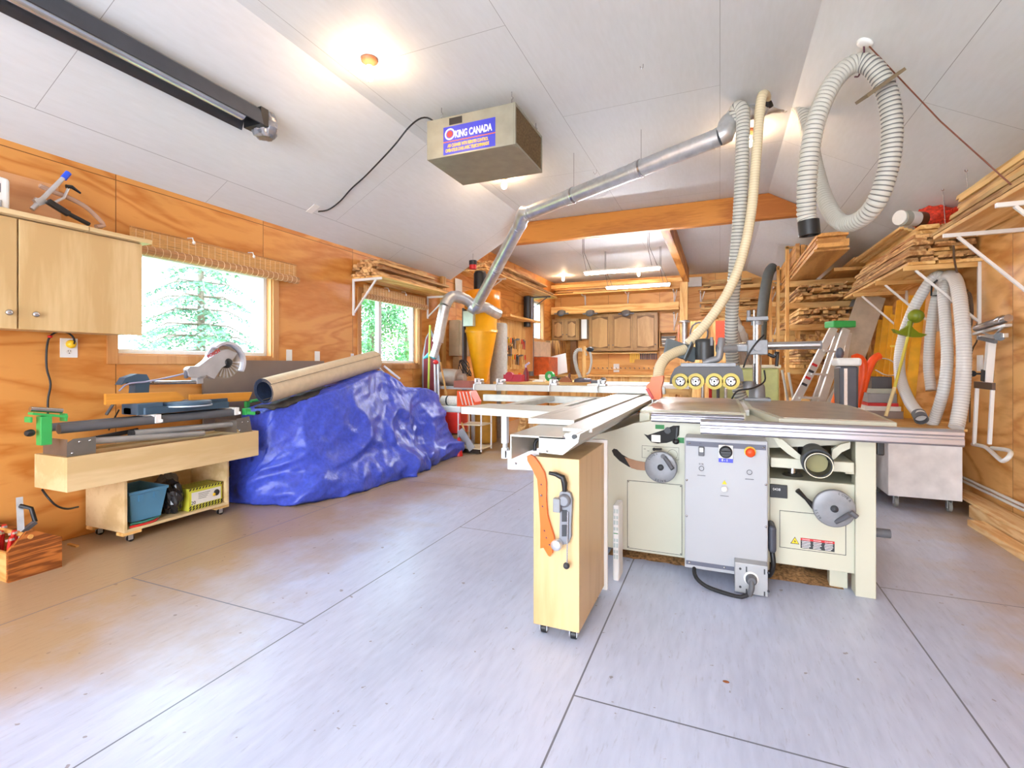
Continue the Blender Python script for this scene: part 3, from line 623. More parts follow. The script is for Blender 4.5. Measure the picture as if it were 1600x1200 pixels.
for i in range(7):
    x = -3.50-.045*i; y = 1.40+.03*(i % 3); z = .17+.02*(i % 2)
    o = thing('spring_clamp', 'red-handled clamp in the wooden toolbox', 'clamp', (x, y, z), 'clamps in the wooden toolbox')
    MB().tube([(x, y, .02), (x, y+.005, z), (x+.01, y+.01, z+.05)], .011, 8).build('handle', red, o)
    MB().bar((x-.015, y, z+.03), (x+.025, y+.01, z+.04), .014, .012).build('jaw', galv, o)
m = thing('bar_clamp', 'silver bar clamp standing up out of the wooden toolbox', 'clamp', (-3.66, 1.50, .18))
MB().bar((-3.60, 1.50, .02), (-3.80, 1.57, .36), .03, .008).build('bar', galv, m)
MB().bar((-3.70, 1.53, .17), (-3.70, 1.60, .22), .03, .02).build('jaw', dgrey, m)
MB().tube([(-3.76, 1.555, .32), (-3.72, 1.59, .30), (-3.70, 1.60, .22)], .012, 8).build('handle', black, m)
m = MB(); m.box(-3.80, -3.70, 1.80, 1.815, 0.0005, .012); tag(m.build('wood_scrap', pine), 'tiny wood scrap on the floor beside the toolbox', 'scrap')
# ---------------------------------------------------------------- pile under the blue tarp, carpet roll on top
tarpm = mat('blue woven tarp', (66, 84, 196), .36, 0, .14, 34, bump=.35)
def tarp():
    top = [(-3.42, 2.98, .76), (-3.34, 3.10, .80), (-3.28, 3.35, .86), (-3.24, 3.65, .93), (-3.28, 4.02, 1.02), (-3.36, 4.34, 1.075), (-3.30, 4.55, .99), (-3.26, 4.75, .87), (-3.22, 5.05, .86),
           (-3.26, 5.38, .76), (-3.45, 5.47, .70), (-3.70, 5.47, .68), (-3.82, 5.3, .78), (-3.82, 4.8, .86), (-3.80, 4.45, 1.04), (-3.78, 4.05, 1.0), (-3.76, 3.65, .90), (-3.76, 3.2, .80), (-3.72, 2.98, .74)]
    bot = [(-3.62, 2.90), (-3.42, 2.93), (-3.10, 3.16), (-3.02, 3.50), (-2.96, 3.90), (-2.92, 4.25), (-2.93, 4.55), (-3.03, 4.72), (-3.05, 5.08),
           (-3.06, 5.50), (-3.35, 5.58), (-3.72, 5.56), (-3.80, 5.3), (-3.80, 4.8), (-3.80, 4.4), (-3.80, 4.0), (-3.80, 3.6), (-3.80, 3.2), (-3.80, 2.92)]
    n = 260; K = len(top)
    def interp(P, s):
        s = s*K; i = int(s) % K; f = s-int(s); a, b, c, d = [Vector((*P[(i+k) % K], 0)[:3]) if len(P[0]) == 2 else Vector(P[(i+k) % K]) for k in (-1, 0, 1, 2)]
        return .5*((2*b)+(c-a)*f+(2*a-5*b+4*c-d)*f*f+(3*b-a-3*c+d)*f**3)
    rings = []
    cen = Vector((-3.55, 4.2, 0)); R1, R2 = 16, 44
    for r in range(R1):
        t = r/R1; ring = []
        for i in range(n):
            p = interp(top, i/n); ax = Vector((-3.56, p.y*.86+cen.y*.14, p.z+.015)); q = ax.lerp(p, t)
            q.z += .018*noise.noise(Vector((q.x*7, q.y*7, 3)))+.01*noise.noise(Vector((q.x*20, q.y*20, 9)))
            ring.append(q)
        rings.append(ring)
    for r in range(R2+1):
        t = r/R2; ring = []
        for i in range(n):
            s = i/n; a = interp(top, s); b = interp(bot, s); b.z = .004
            e = t**1.25 if True else t
            p = Vector((a.x+(b.x-a.x)*(e*.85+.15*t), a.y+(b.y-a.y)*(e*.85+.15*t), a.z*(1-t)+b.z*t))
            out = (b-a); out.z = 0; out = out.normalized() if out.length > .01 else Vector((1, 0, 0))
            fold = (1-min(1, abs(noise.noise(Vector((s*11+t*1.6, t*1.8-s*6, 1.7))))*2.6))**2.2*1.1+noise.noise(Vector((s*10, t*1.5, 4)))*.5
            fold2 = (1-min(1, abs(noise.noise(Vector((s*30+t*4, t*4.5-s*13, 5.1))))*3))**2
            slump = max(0, (t-.72)/.28)
            roll = math.sin(slump*PI)*(.06+.20*max(0, noise.noise(Vector((s*20, 0, 8)))))
            crumple = noise.noise(Vector((s*70, t*14, 2)))*.010+abs(noise.noise(Vector((s*150+t*20, t*34, 2))))*.005
            amt = math.sin(min(1, t*1.4)*PI/2)
            p += out*(fold*.060*amt+fold2*.020*amt+roll+crumple*(1+slump*1.5))
            p.z += crumple*.5*(1-t)
            if p.x < -3.83: p.x = -3.83
            p.z = max(p.z, .004); ring.append(p)
        rings.append(ring)
    m = MB(); vs = sum(rings, []); m.add(vs, [(r*n+i, (r+1)*n+i, (r+1)*n+(i+1) % n, r*n+(i+1) % n)[::-1] for r in range(len(rings)-1) for i in range(n)], True)
    o = m.build('tarp', tarpm); sm = o.modifiers.new('thickness', 'SOLIDIFY'); sm.thickness = .003; sm.offset = 1
    return tag(o, 'blue tarp draped over a long pile along the left wall', 'tarp')
tarp()
A, B = Vector((-3.40, 2.92, .925)), Vector((-3.47, 4.40, 1.185))
t = thing('carpet_roll', 'rolled beige sheet lying on top of the blue tarp', 'carpet', (A+B)/2-Vector((0, 0, .11)))
beige = mat('felt carpet backing', (206, 184, 152), .8, 0, .05, 20); nv = mat('navy carpet pile', (36, 50, 76), .7, 0, .15, 40)
d = (B-A).normalized(); ax = d.cross(Vector((0, 0, 1))).normalized(); ay = ax.cross(d)
m = MB(); N = 110; prof = []
for i in range(N+1):
    a = i/N*2*PI*2.6+.6; r = .108-.028*(i/N)**1.0*1.0; prof.append((r*math.cos(a), r*math.sin(a)*1.0))
out = [A+ax*x+ay*y for x, y in prof]; out2 = [B+ax*x+ay*y for x, y in prof]
inn = [A+ax*x*.93+ay*y*.93 for x, y in prof]; inn2 = [B+ax*x*.93+ay*y*.93 for x, y in prof]
L = N+1; f = []
m.add(out+out2, [(i, i+1, L+i+1, L+i) for i in range(N)], True, 0)
m.add(inn+inn2, [(i+1, i, L+i, L+i+1) for i in range(N)], True, 1)
m.add(out+inn, [(i, L+i, L+i+1, i+1) for i in range(N)], False, 1); m.add(out2+inn2, [(i, i+1, L+i+1, L+i) for i in range(N)], False, 1)
m.build('roll', [beige, nv], t)
m = MB(); pts = [A+d*.05-ax*.0, ]
vs = []; n = 40
for k in range(n+1):
    c = A.lerp(B, k/n)+Vector((0, 0, -.112)); w = .02*noise.noise(Vector((k*.4, 0, 0)))
    for xx, zz in ((.10, -.03), (.02, -.012), (-.10, -.02)): vs.append(c-ax*(-xx)*1.0+Vector((0, 0, zz+w)))
m.add(vs, [(3*k+j, 3*k+3+j, 3*k+4+j, 3*k+1+j) for k in range(n) for j in range(2)], True)
o = m.build('underlay', mat('charcoal underlay', (58, 52, 48), .8, 0, .3, 50), None); sd = o.modifiers.new('t', 'SOLIDIFY'); sd.thickness = .012
tag(o, 'dark frayed underlay between the carpet roll and the tarp', 'underlay')
m = MB(); m.bar(PX(600, 572, -3.5), PX(625, 592, -3.35), .03, .02); m.bar(PX(592, 574, -3.55), PX(612, 596, -3.4), .02, .015)
tag(m.build('white_batten', white), 'white batten end poking out at the peak of the tarp', 'batten')

# ---------------------------------------------------------------- lumber on wall shelves
def board(x0, x1, y0, y1, z0, t, mt, label, group, live=0, name='board', yaw=0, roll=0):
    """one sawn board along Y, optional waney edge"""
    m = MB(); n = 10 if live else 1; vs = []; s = rnd.random()*50
    for k in range(n+1):
        y = y0+(y1-y0)*k/n; a = live*noise.noise(Vector((y*3, s, 0))); b = live*noise.noise(Vector((y*3, s+9, 0)))
        vs += [(x0+a, y, z0), (x1+b, y, z0), (x1+b-live*.5, y, z0+t), (x0+a+live*.5, y, z0+t)]
    fs = [(0, 1, 2, 3), (4*n+3, 4*n+2, 4*n+1, 4*n)]
    for k in range(n):
        for i in range(4): fs.append((4*k+i, 4*k+4+i, 4*k+4+(i+1) % 4, 4*k+(i+1) % 4))
    m.add(vs, fs)
    o = m.build(name, mt); c = o.location
    if yaw: o.rotation_euler.z = yaw
    if roll: o.rotation_euler.y = roll
    return tag(o, label, 'board', group)
def bracket(p, q, label, zdown=.33, arm=.028, drop=None, mt=whitep, name='shelf_bracket', group=None):
    """wall end p (top), arm end q; upright on the wall, horizontal arm and diagonal brace"""
    p, q = Vector(p), Vector(q); t = thing(name, label, 'bracket', p-Vector((0, 0, zdown)), group); s = 1 if q.x > p.x else -1
    MB().bar(p+Vector((s*.012, 0, -.0)), p+Vector((s*.012, 0, -zdown)), .022, .022, (0, 1, 0)).build('upright', mt, t, bevel=.002)
    MB().bar(p+Vector((s*.024, 0, -arm/2)), q+Vector((0, 0, -arm/2)), .022, arm).build('arm', mt if arm < .03 else pineX, t, bevel=.002)
    MB().bar(p+Vector((s*.02, 0, -zdown+.03)), q+Vector((-s*.08, 0, -arm)), .02, .018).build('brace', mt, t, bevel=.002)
    return t
# shelf above the far window
m = MB(); m.box(XL+.002, -3.735, 4.56, 6.34, 2.13, 2.15); m.box(-3.72, -3.50, 4.56, 6.34, 2.13, 2.15)
tag(m.build('lumber_shelf', pine, bevel=.002), 'plank shelf over the far window carrying rough boards', 'shelf')
bracket((XL, 4.58, 2.13), (-3.51, 4.58, 2.13), 'white bracket under the near end of the left lumber shelf', .42)
bracket((XL, 6.16, 2.13), (-3.51, 6.16, 2.13), 'white bracket under the far end of the left lumber shelf', .32)
z = 2.15; G = 'rough boards on the left wall shelf'
for L_ in range(6):
    x = XL+.015; hi = 2.48+.5515*(0) ; zz = z; tk = .03+.008*(L_ % 2)
    xm = -3.51+(0.0 if L_ < 3 else -.03*(L_-2))
    k = 0
    while x < xm-.07:
        w = rnd.uniform(.11, .19); w = min(w, xm-x)
        board(x, x+w, 4.54+rnd.uniform(-.02, .10)+.08*(L_ > 3)*L_*.3, 6.3-rnd.uniform(0, .5)-.15*(L_ > 3), zz, tk, rough, 'rough-edged board stacked on the shelf over the far window', G, live=.02, yaw=rnd.uniform(-.012, .012))
        x += w+.006; k += 1
    z += tk+.003
# long shelf on the rear left wall
m = MB(); m.box(XL+.002, -3.68, 6.95, 10.6, 2.62, 2.645); m.box(-3.66, -3.34, 6.95, 10.6, 2.62, 2.645)
tag(m.build('lumber_shelf', pine, bevel=.002), 'long high plank shelf behind the galvanised duct', 'shelf')
bracket((XL, 7.75, 2.62), (-3.36, 7.75, 2.62), 'white bracket under the high rear shelf near the dust collector', .33)
bracket((XL, 10.15, 2.62), (-3.36, 10.15, 2.62), 'dark bracket under the far end of the high rear shelf', .36, mt=dgrey)
z = 2.646
for L_ in range(4):
    x = XL+.03
    while x < -3.43:
        w = rnd.uniform(.12, .2); board(x, x+w, 6.93+rnd.uniform(0, .25), 10.4-rnd.uniform(0, 1.4), z, .035, rough, 'rough board on the high shelf of the rear left wall', 'boards on the high rear shelf', live=.02); x += w+.008
    z += .038
# ---------------------------------------------------------------- sliding table saw / planer
ink = mat('dark ink', (52, 54, 58), .6, 0, .02)
yl = mat('warning yellow', (240, 204, 30), .5); rl = mat('label red', (206, 40, 44), .5); bl_ = mat('label blue', (52, 60, 190), .4); grn = mat('label green', (34, 130, 60), .5)
S = thing('table_saw', 'large cream sliding table saw and planer in the middle of the workshop', 'machine', (0, 3.6, 0))
FY = 2.93
m = MB()
m.prism([(-.74, .06), (.24, .06), (.24, .83), (-.30, .83), (-.46, .80), (-.56, .76), (-.74, .70)], (0, 3.52, 0), (1, 0, 0), (0, 0, 1), 1.18)
m.build('saw_cabinet', cream, S, bevel=.006)
m = MB(); m.box(.24, .64, FY, 4.1, .10, .545); m.build('planer_body', cream, S, bevel=.006)
m = MB(); m.box(.615, .70, 2.905, 2.99, 0, .83); m.box(.66, .70, 2.99, 4.1, .08, .83); m.box(.615, .70, 4.05, 4.13, 0, .83); m.build('end_frame', cream, S, bevel=.004)
for p_ in ((.55, 3.02), (.55, 3.95), (-.6, 3.1), (-.6, 3.95), (.15, 3.1)):
    f = MB(); f.box(p_[0]-.03, p_[0]+.05, p_[1]-.03, p_[1]+.03, .0, .10 if p_[0] > .3 else .06); f.build('foot', cream if p_[0] > .3 else dgrey, S, bevel=.003)
# tables
def plate(poly, z0, z1, name, rim=.012):
    m = MB(); m.prism(poly, (0, 0, (z0+z1)/2-.001), (1, 0, 0), (0, 1, 0), z1-z0-.002); o = m.build(name, cream, S, bevel=.004)
    cx = sum(p[0] for p in poly)/len(poly); cy = sum(p[1] for p in poly)/len(poly)
    ins = [(cx+(x-cx)*(1-rim*2/max(.05, abs(x-cx)) if abs(x-cx) > .03 else 1), cy+(y-cy)*(1-rim*2/max(.05, abs(y-cy)) if abs(y-cy) > .03 else 1)) for x, y in poly]
    m = MB(); m.prism(ins, (0, 0, z1), (1, 0, 0), (0, 1, 0), .003); m.build('ground_top', cast, o)
    return o
plate([(-.445, 3.06), (.135, 3.06), (.135, 4.36), (-.445, 4.36)], .825, .87, 'saw_top')
plate([(.165, 3.50), (.275, 2.84), (.765, 2.84), (.80, 3.35), (.80, 3.9), (.72, 4.25), (.165, 4.25)], .82, .87, 'planer_top')
m = MB(); m.box(.135, .165, 3.35, 4.2, .83, .862); m.build('cutter_throat', whitep, S)
m = MB(); m.box(-.44, -.38, 3.0, 3.06, .80, .855); m.build('top_bracket', cream, S, bevel=.004)
def extr(x0, x1, y, z, h, w, name):
    m = MB(); pr = [(-w/2, -h/2+.008), (-w/2+.008, -h/2), (w/2, -h/2), (w/2, h/2), (-w/2+.010, h/2), (-w/2, h/2-.010), (-w/2, .012), (-w/2+.004, .008), (-w/2+.004, -.002), (-w/2, -.006)]
    m.prism([(a, b) for a, b in pr], ((x0+x1)/2, y, z), (0, 1, 0), (0, 0, 1), x1-x0)
    o = m.build(name, alu, S, bevel=.002); return o
extr(-.09, .955, 2.70, .826, .072, .05, 'fence_rail'); extr(-.352, .115, 2.86, .849, .052, .045, 'short_rail')
m = MB()
for x in (.05, .45, .68): m.box(x-.02, x+.02, 2.722, 2.86, .80, .82)
m.build('rail_arm', cream, S)
# control box
C = MB(); C.box(-.173, .221, 2.78, FY, .066, .757); cb = C.build('control_box', lgrey, S, bevel=.006)
y = 2.779
for z0_, z1_, xx in ((.712, .738, .213), (.085, .106, .125)):
    m = MB(); m.box(-.165, xx, y-.001, y+.001, z0_, z1_); m.build('trim_strip', mat('slate strip', (92, 94, 108), .5), cb)
b = MB()
for x, z in ((-.15, .725), (.02, .727), (.2, .724), (-.15, .095), (.02, .095), (-.163, .53), (.212, .54), (-.163, .34), (.212, .33)): b.lathe((x, y-.001, z), [(.006, 0), (.005, .002), (.001, .003)], 10, (0, -1, 0))
b.build('screw', steel, cb)
Q = lambda u, v, yy=2.775: PY(u, v, yy)
def circ_label(u, v, s):
    p = Q(u, v); mm = MB(); mm.ring(p+Vector((0, 0, 0)), p+Vector((0, -.0012, 0)), .013, .0105, 24); p2 = Q(u, v+11)
    mm.box(p2.x-.02, p2.x+.02, p2.y-.001, p2.y, p2.z-.001, p2.z+.001)
    return mm
for u, v in ((1096, 732), (1171, 738)): circ_label(u, v, 1).build('legend', ink, cb)
text('0 I 0', .012, Q(1092, 726), (1, 0, 0), (0, 0, 1), ink, cb); text('0 I', .010, Q(1093, 694), (1, 0, 0), (0, 0, 1), ink, cb)
p = Q(1096, 704); m = MB(); m.box(p.x-.014, p.x+.014, p.y-.008, p.y, p.z-.028, p.z+.022); sw = m.build('toggle_switch', dgrey, cb, bevel=.004)
m = MB(); m.box(p.x-.010, p.x+.010, p.y-.016, p.y-.008, p.z-.006, p.z+.016); m.build('rocker', white, sw, bevel=.003)
p = Q(1134, 706); m = MB(); m.box(p.x-.034, p.x+.034, p.y-.004, p.y, p.z-.034, p.z+.034); rs = m.build('rotary_switch', paper, cb, bevel=.004)
m = MB(); m.lathe(p-Vector((0, .004, 0)), [(.032, 0), (.030, .014), (.024, .018)], 26, (0, -1, 0)); m.box(p.x-.026, p.x+.026, p.y-.034, p.y-.02, p.z-.007, p.z+.007); m.build('rotary_knob', black, rs, bevel=.002)
p = Q(1134, 719); m = MB(); m.box(p.x-.034, p.x+.034, p.y-.001, p.y+.001, p.z-.012, p.z+.012); m.build('blue_label', bl_, cb)
text('0 - 1', .016, (p.x-.02, p.y-.0016, p.z-.006), (1, 0, 0), (0, 0, 1), white, cb)
p = Q(1172, 706); m = MB(); m.lathe(p, [(.027, 0), (.026, .006)], 26, (0, -1, 0)); es = m.build('stop_collar', yellowp, cb)
MB().lathe(p-Vector((0, .006, 0)), [(.014, 0), (.014, .014), (.022, .018), (.022, .028), (.015, .034), (.001, .036)], 26, (0, -1, 0)).build('stop_button', mat('stop button red', (230, 70, 20), .35), es)
p = Q(1132, 764); MB().lathe(p, [(.015, 0), (.015, .01), (.008, .02), (.001, .021)], 22, (0, -1, 0)).build('pilot_lamp', white, cb)
m = MB(); m.prism([(-.012, -.009), (.012, -.009), (0, .012)], Q(1132, 754), (1, 0, 0), (0, 0, 1), .002); m.build('warning_triangle', yl, cb)
p = Q(1132, 775); m = MB(); m.box(p.x-.02, p.x+.02, p.y-.001, p.y, p.z-.001, p.z+.001); m.build('underline', ink, cb)
# socket box with its plug and lead
pz = PY(1148, 933, 2.715); p2 = PY(1200, 882, 2.715)
m = MB(); m.box(pz.x, p2.x, 2.715, 2.79, .006, .155); sb = m.build('socket_box', mat('zinc box', (168, 168, 168), .4, .4), S, bevel=.003)
m = MB()
for dx in (.025, .15):
    for dz in (.03, .12): m.cyl((pz.x+dx, 2.714, dz+.006), (pz.x+dx, 2.712, dz+.006), .006, n=8)
for dx in (.05, .13): m.box(pz.x+dx, pz.x+dx+.006, 2.712, 2.7145, .115, .14); m.box(pz.x+dx, pz.x+dx+.006, 2.712, 2.7145, .01, .03)
m.build('screw', ink, sb)
c = Vector(((pz.x+p2.x)/2+.0, 2.714, .085)); MB().lathe(c, [(.034, 0), (.034, .004), (.030, .006)], 24, (0, -1, 0)).build('socket_ring', white, sb)
m = MB(); m.lathe(c-Vector((0, .006, 0)), [(.026, 0), (.026, .02), (.018, .034)], 20, (0, -1, 0)); m.tube([c-Vector((0, .03, 0)), c-Vector((0, .045, .03)), c-Vector((.01, .04, .065))], .013, 10, step=.01); m.build('plug', dgrey, sb)
MB().tube([c-Vector((.01, .04, .06)), c-Vector((.05, .05, .078)), c-Vector((.12, .04, .076)), (-.07, 2.70, .02), (-.12, 2.74, .05), (-.125, 2.84, .09)], .010, 10, step=.02).build('lead', rubber, S)
m = MB(); m.box(.225, .262, 2.80, 2.92, .19, .33); m.build('motor_cover', mat('dark slate cover', (66, 68, 78), .5), S, bevel=.018, seg=3)
MB().tube([(.245, 2.85, .2), (.25, 2.84, .12), (.235, 2.86, .06), (.22, 2.9, .04)], .012, 8, step=.02).build('conduit', black, S)
# saw cabinet front details
G = lambda u, v, yy=FY: PY(u, v, yy)
def outline(us, vs, yy, w=.0025):
    a, b = G(us[0], vs[0], yy), G(us[1], vs[1], yy); m = MB(); e = .0012
    m.box(a.x, b.x, yy-e, yy, a.z-w, a.z); m.box(a.x, b.x, yy-e, yy, b.z, b.z+w); m.box(a.x, a.x+w, yy-e, yy, b.z, a.z); m.box(b.x-w, b.x, yy-e, yy, b.z, a.z); return m, a, b
m, a, b = outline((980, 1066), (750, 868), FY); m.box(a.x+.003, b.x-.003, FY-.002, FY, b.z+.003, a.z-.003, 1); dr = m.build('access_door', [ink, cream], S)
m = MB()
for x in (a.x+.008, b.x-.008):
    for z in (a.z-.008, b.z+.008): m.lathe((x, FY-.002, z), [(.004, 0), (.001, .002)], 8, (0, -1, 0))
m.build('screw', steel, dr)
def poly(pts, yy, t, name, mt, par=S, off=.001):
    o = G(*pts[0], yy); m = MB(); m.prism([(G(u, v, yy).x-o.x, G(u, v, yy).z-o.z) for u, v in pts], o-Vector((0, off, 0)), (1, 0, 0), (0, 0, 1), t); return m.build(name, mt, par)
op = poly([(1006, 678), (1012, 680), (1036, 672), (1052, 665), (1062, 665), (1061, 680), (1054, 688), (1042, 692), (1028, 693), (1018, 691)], FY, .002, 'tilt_opening_shade', mat('interior shade', (30, 28, 26), .7))  # thin dark plate on the face paints the shade inside the opening
m = MB(); k = G(1043, 673, FY-.02); m.cyl(k, k+Vector((0, .02, 0)), .018, n=18); m.build('lock_knob', black, op)
m = MB(); a = G(1018, 690); b = G(1032, 680); m.box(a.x, b.x, FY-.006, FY, a.z, b.z); m.build('mechanism', cast, op)
m = MB(); a = G(1058, 668, FY-.03); b = G(1056, 690, FY-.03); m.bar(a, b, .008, .008, (0, 1, 0)); m.ball(b, .019, (1, .8, .8)); m.build('tilt_lever', black, S)
m = MB(); a, b = G(1024, 670), G(1038, 664); m.box(a.x, b.x, FY-.002, FY, a.z, b.z); m.build('green_label', grn, S)
m = MB(); a, b = G(1059, 692), G(1069, 684); m.box(a.x, b.x, FY-.002, FY, a.z, b.z); m.build('green_label', grn, S)
sl = poly([(956, 704), (959, 701), (964, 702), (972, 710), (984, 717), (996, 720), (1008, 722), (1008, 735), (996, 734), (982, 729), (968, 720), (959, 711)], FY, .003, 'arc_slot_shade', mat('interior shade', (30, 28, 26), .7))  # dark plate laid on the face as the shade within the curved slot
poly([(976, 714), (986, 717), (996, 720), (1008, 722), (1008, 735), (996, 734), (986, 731)], FY, .002, 'brass_quadrant', mat('bronze', (150, 112, 84), .4, .5), sl, .003)
m, a, b = outline((1003, 1061), (696, 719), FY, .0015); m.box(a.x+.002, b.x-.002, FY-.001, FY, b.z+.002, a.z-.002, 1)
m.cyl((b.x-.035, FY-.002, a.z-.04), (b.x-.035, FY-.001, a.z-.04), .028, n=20, mi=0); m.cyl((b.x-.035, FY-.003, a.z-.04), (b.x-.035, FY-.001, a.z-.04), .0265, n=20, mi=1)
for i in range(5): m.box(a.x+.01+.02*i, a.x+.022+.02*i, FY-.002, FY-.001, a.z-.02-.01*(i % 3), a.z-.018-.01*(i % 3), 0)
m.build('blade_diagram', [ink, cream], S)
def handwheel(c, r, name='handwheel', words=()):
    c = Vector(c); m = MB(); m.lathe(c, [(r*.96, 0), (r, .005), (r, .018), (r*.975, .0225), (r*.93, .024), (r*.5, .0242), (.02, .0243)], 40, (0, -1, 0)); w = m.build(name, mgrey, S)
    MB().lathe(c-Vector((0, .024, 0)), [(.017, 0), (.016, .01), (.001, .011)], 20, (0, -1, 0)).build('hub', ink, w)
    for s_, a in words:
        for i, ch in enumerate(s_):
            t_ = a-i*.17; d = Vector((math.cos(t_), 0, math.sin(t_))); tx = Vector((math.sin(t_), 0, -math.cos(t_)))
            text(ch, .016, c+d*r*.80-Vector((0, .0245, 0)), tx, d, ink, w)
    return w
MB().cyl(G(1033, 729, FY), G(1033, 729, 2.87), .02, n=16).build('shaft', steel, S)
w = handwheel(G(1033, 729, 2.87), .087, words=(('LOWER', 2.6), ('RAISE', -1.2)))
m = MB(); a, b = G(1038, 714, 2.84), G(1051, 733, 2.81); m.cyl(a, b, .011, .012, n=14); m.cyl(G(1036, 713, 2.85), G(1036, 713, 2.83), .013, n=14); m.build('crank_handle', dgrey, w)
m = MB(); a, b = G(1022, 702, 2.86), G(1034, 702, 2.85); m.bar(a, b, .014, .012); m.ball(a, .009); m.build('lock_lever', black, w, bevel=.003)
MB().cyl(G(1302, 793, FY), G(1302, 793, 2.85), .02, n=16).build('shaft', steel, S)
w = handwheel(G(1302, 793, 2.85), .091, words=(('LOWER', 1.35), ('RISE', 3.9)))
m = MB(); m.cyl(G(1306, 816, 2.83), G(1328, 804, 2.79), .010, .013, n=14); m.cyl(G(1329, 800, 2.80), G(1339, 808, 2.80), .012, n=12); m.build('crank_handle', dgrey, w)
m = MB(); a, b = G(1246, 766, 2.84), G(1272, 792, 2.86); m.tube([a, a.lerp(b, .5), b], .01, 12, rfun=lambda k: (.013, .008, .015)[k]); m.build('lock_lever', black, w)
# planer front
m, a, b = outline((1218, 1322), (797, 868), FY); m.box(a.x+.003, b.x-.003, FY-.002, FY, b.z+.003, a.z-.003, 1); dr = m.build('access_door', [ink, cream], S)
m = MB(); m.prism([(-.020, -.016), (.020, -.016), (0, .020)], G(1242, 845, FY-.003), (1, 0, 0), (0, 0, 1), .002); m.build('warning_triangle', ink, dr)
m = MB(); m.prism([(-.016, -.013), (.016, -.013), (0, .0165)], G(1242, 845, FY-.0045), (1, 0, 0), (0, 0, 1), .002); m.build('warning_fill', yl, dr)
m = MB(); p = G(1242, 846, FY-.006); m.prism([(.001, .009), (-.004, -.001), (0, -.001), (-.002, -.01), (.005, .002), (.001, .002)], p, (1, 0, 0), (0, 0, 1), .001); m.build('lightning_mark', ink, dr)
a, b = G(1251, 856, FY-.003), G(1304, 841, FY-.003); hgt = .052
m = MB(); m.box(a.x, b.x, FY-.004, FY-.002, a.z, a.z+hgt); wl = m.build('warning_label', ink, dr)
m = MB(); m.box(a.x, b.x, FY-.005, FY-.004, a.z+hgt*.78, a.z+hgt); m.build('red_band', rl, wl)
L3 = (b.x-a.x)/3
m = MB()
for i in range(3):
    for r_ in range(5):
        x0 = a.x+L3*i+.005+rnd.random()*.004; m.box(x0, a.x+L3*(i+1)-.005-rnd.random()*.01, FY-.005, FY-.004, a.z+.004+.0075*r_, a.z+.007+.0075*r_)
m.build('small_print', white, wl)
for i in range(3): text('DANGER', .0085, (a.x+L3*i+.007, FY-.0052, a.z+hgt*.82), (1, 0, 0), (0, 0, 1), white, wl)
a, b = G(1203, 776), G(1230, 758); m = MB(); m.box(a.x, b.x, FY-.012, FY, a.z, b.z); ct = m.build('counter', black, S, bevel=.002)
text('0438', .018, (a.x+.012, FY-.0125, b.z-.03), (1, 0, 0), (0, 0, 1), white, ct)
# planer table under the tops, its arms and the black dust port
m = MB(); m.box(.24, .60, 2.86, 3.9, .615, .665); m.box(.57, .61, 2.9, 3.5, .60, .66); m.build('thickness_bed', cream, S, bevel=.004)
m = MB(); m.cyl((.36, 3.05, .545), (.36, 3.05, .615), .022, n=16); m.lathe((.36, 3.05, .545), [(.05, 0), (.04, .012), (.025, .014)], 18); m.build('lift_post', steel, S)
m = MB()
for pts in ([(1207, 683), (1222, 686), (1238, 700), (1252, 712), (1256, 724), (1246, 718), (1230, 708), (1216, 696)], [(1300, 702), (1312, 694), (1328, 690), (1327, 700), (1314, 706), (1304, 716), (1298, 718)]):
    o = G(*pts[0], 2.88); m = MB(); m.prism([(G(u, v, 2.88).x-o.x, G(u, v, 2.88).z-o.z) for u, v in pts], o, (1, 0, 0), (0, 0, 1), .03); m.build('hood_arm', cream, S, bevel=.006)
m = MB(); m.prism([(.24, .70), (.60, .74), (.60, .82), (.24, .82)], (0, 3.05, 0), (1, 0, 0), (0, 0, 1), .20); m.build('chip_hood', mat('pale cream casting', (212, 208, 190), .5), S, bevel=.006)  # hood casting in a slightly paler cream than the cabinet
pc = G(1275, 722, 2.86); pe = G(1279, 727, 2.76)
m = MB(); m.ring(pe, pc+Vector((0, .0, .01)), .060, .052, 36); m.ring(pe+Vector((0, .03, .004)), pc+Vector((0, .01, .01)), .068, .055, 36); m.cyl(pc+Vector((0, .02, .01)), pc+Vector((0, .16, .03)), .06, n=30); pt = m.build('dust_port', black, S)
MB().ring(pe-(pc-pe).normalized()*.0, pe-(pc-pe).normalized()*.012, .0600, .0565, 36).build('port_ring', mat('bright edge', (196, 186, 160), .4, .3), pt)
MB().cyl(pe+Vector((0, .07, 0)), pe+Vector((0, .08, 0)), .051, n=24).build('port_inside', mat('khaki inside', (150, 142, 96), .6), pt)
p = G(1352, 700, 2.9); m = MB(); m.box(.705, .735, 2.91, 2.94, .70, .78); m.build('lock_grip', black, S, bevel=.006)
m = MB(); m.cyl((.70, 3.0, .30), (.78, 3.0, .30), .022, n=18); m.build('end_grip', dgrey, S, bevel=.003)

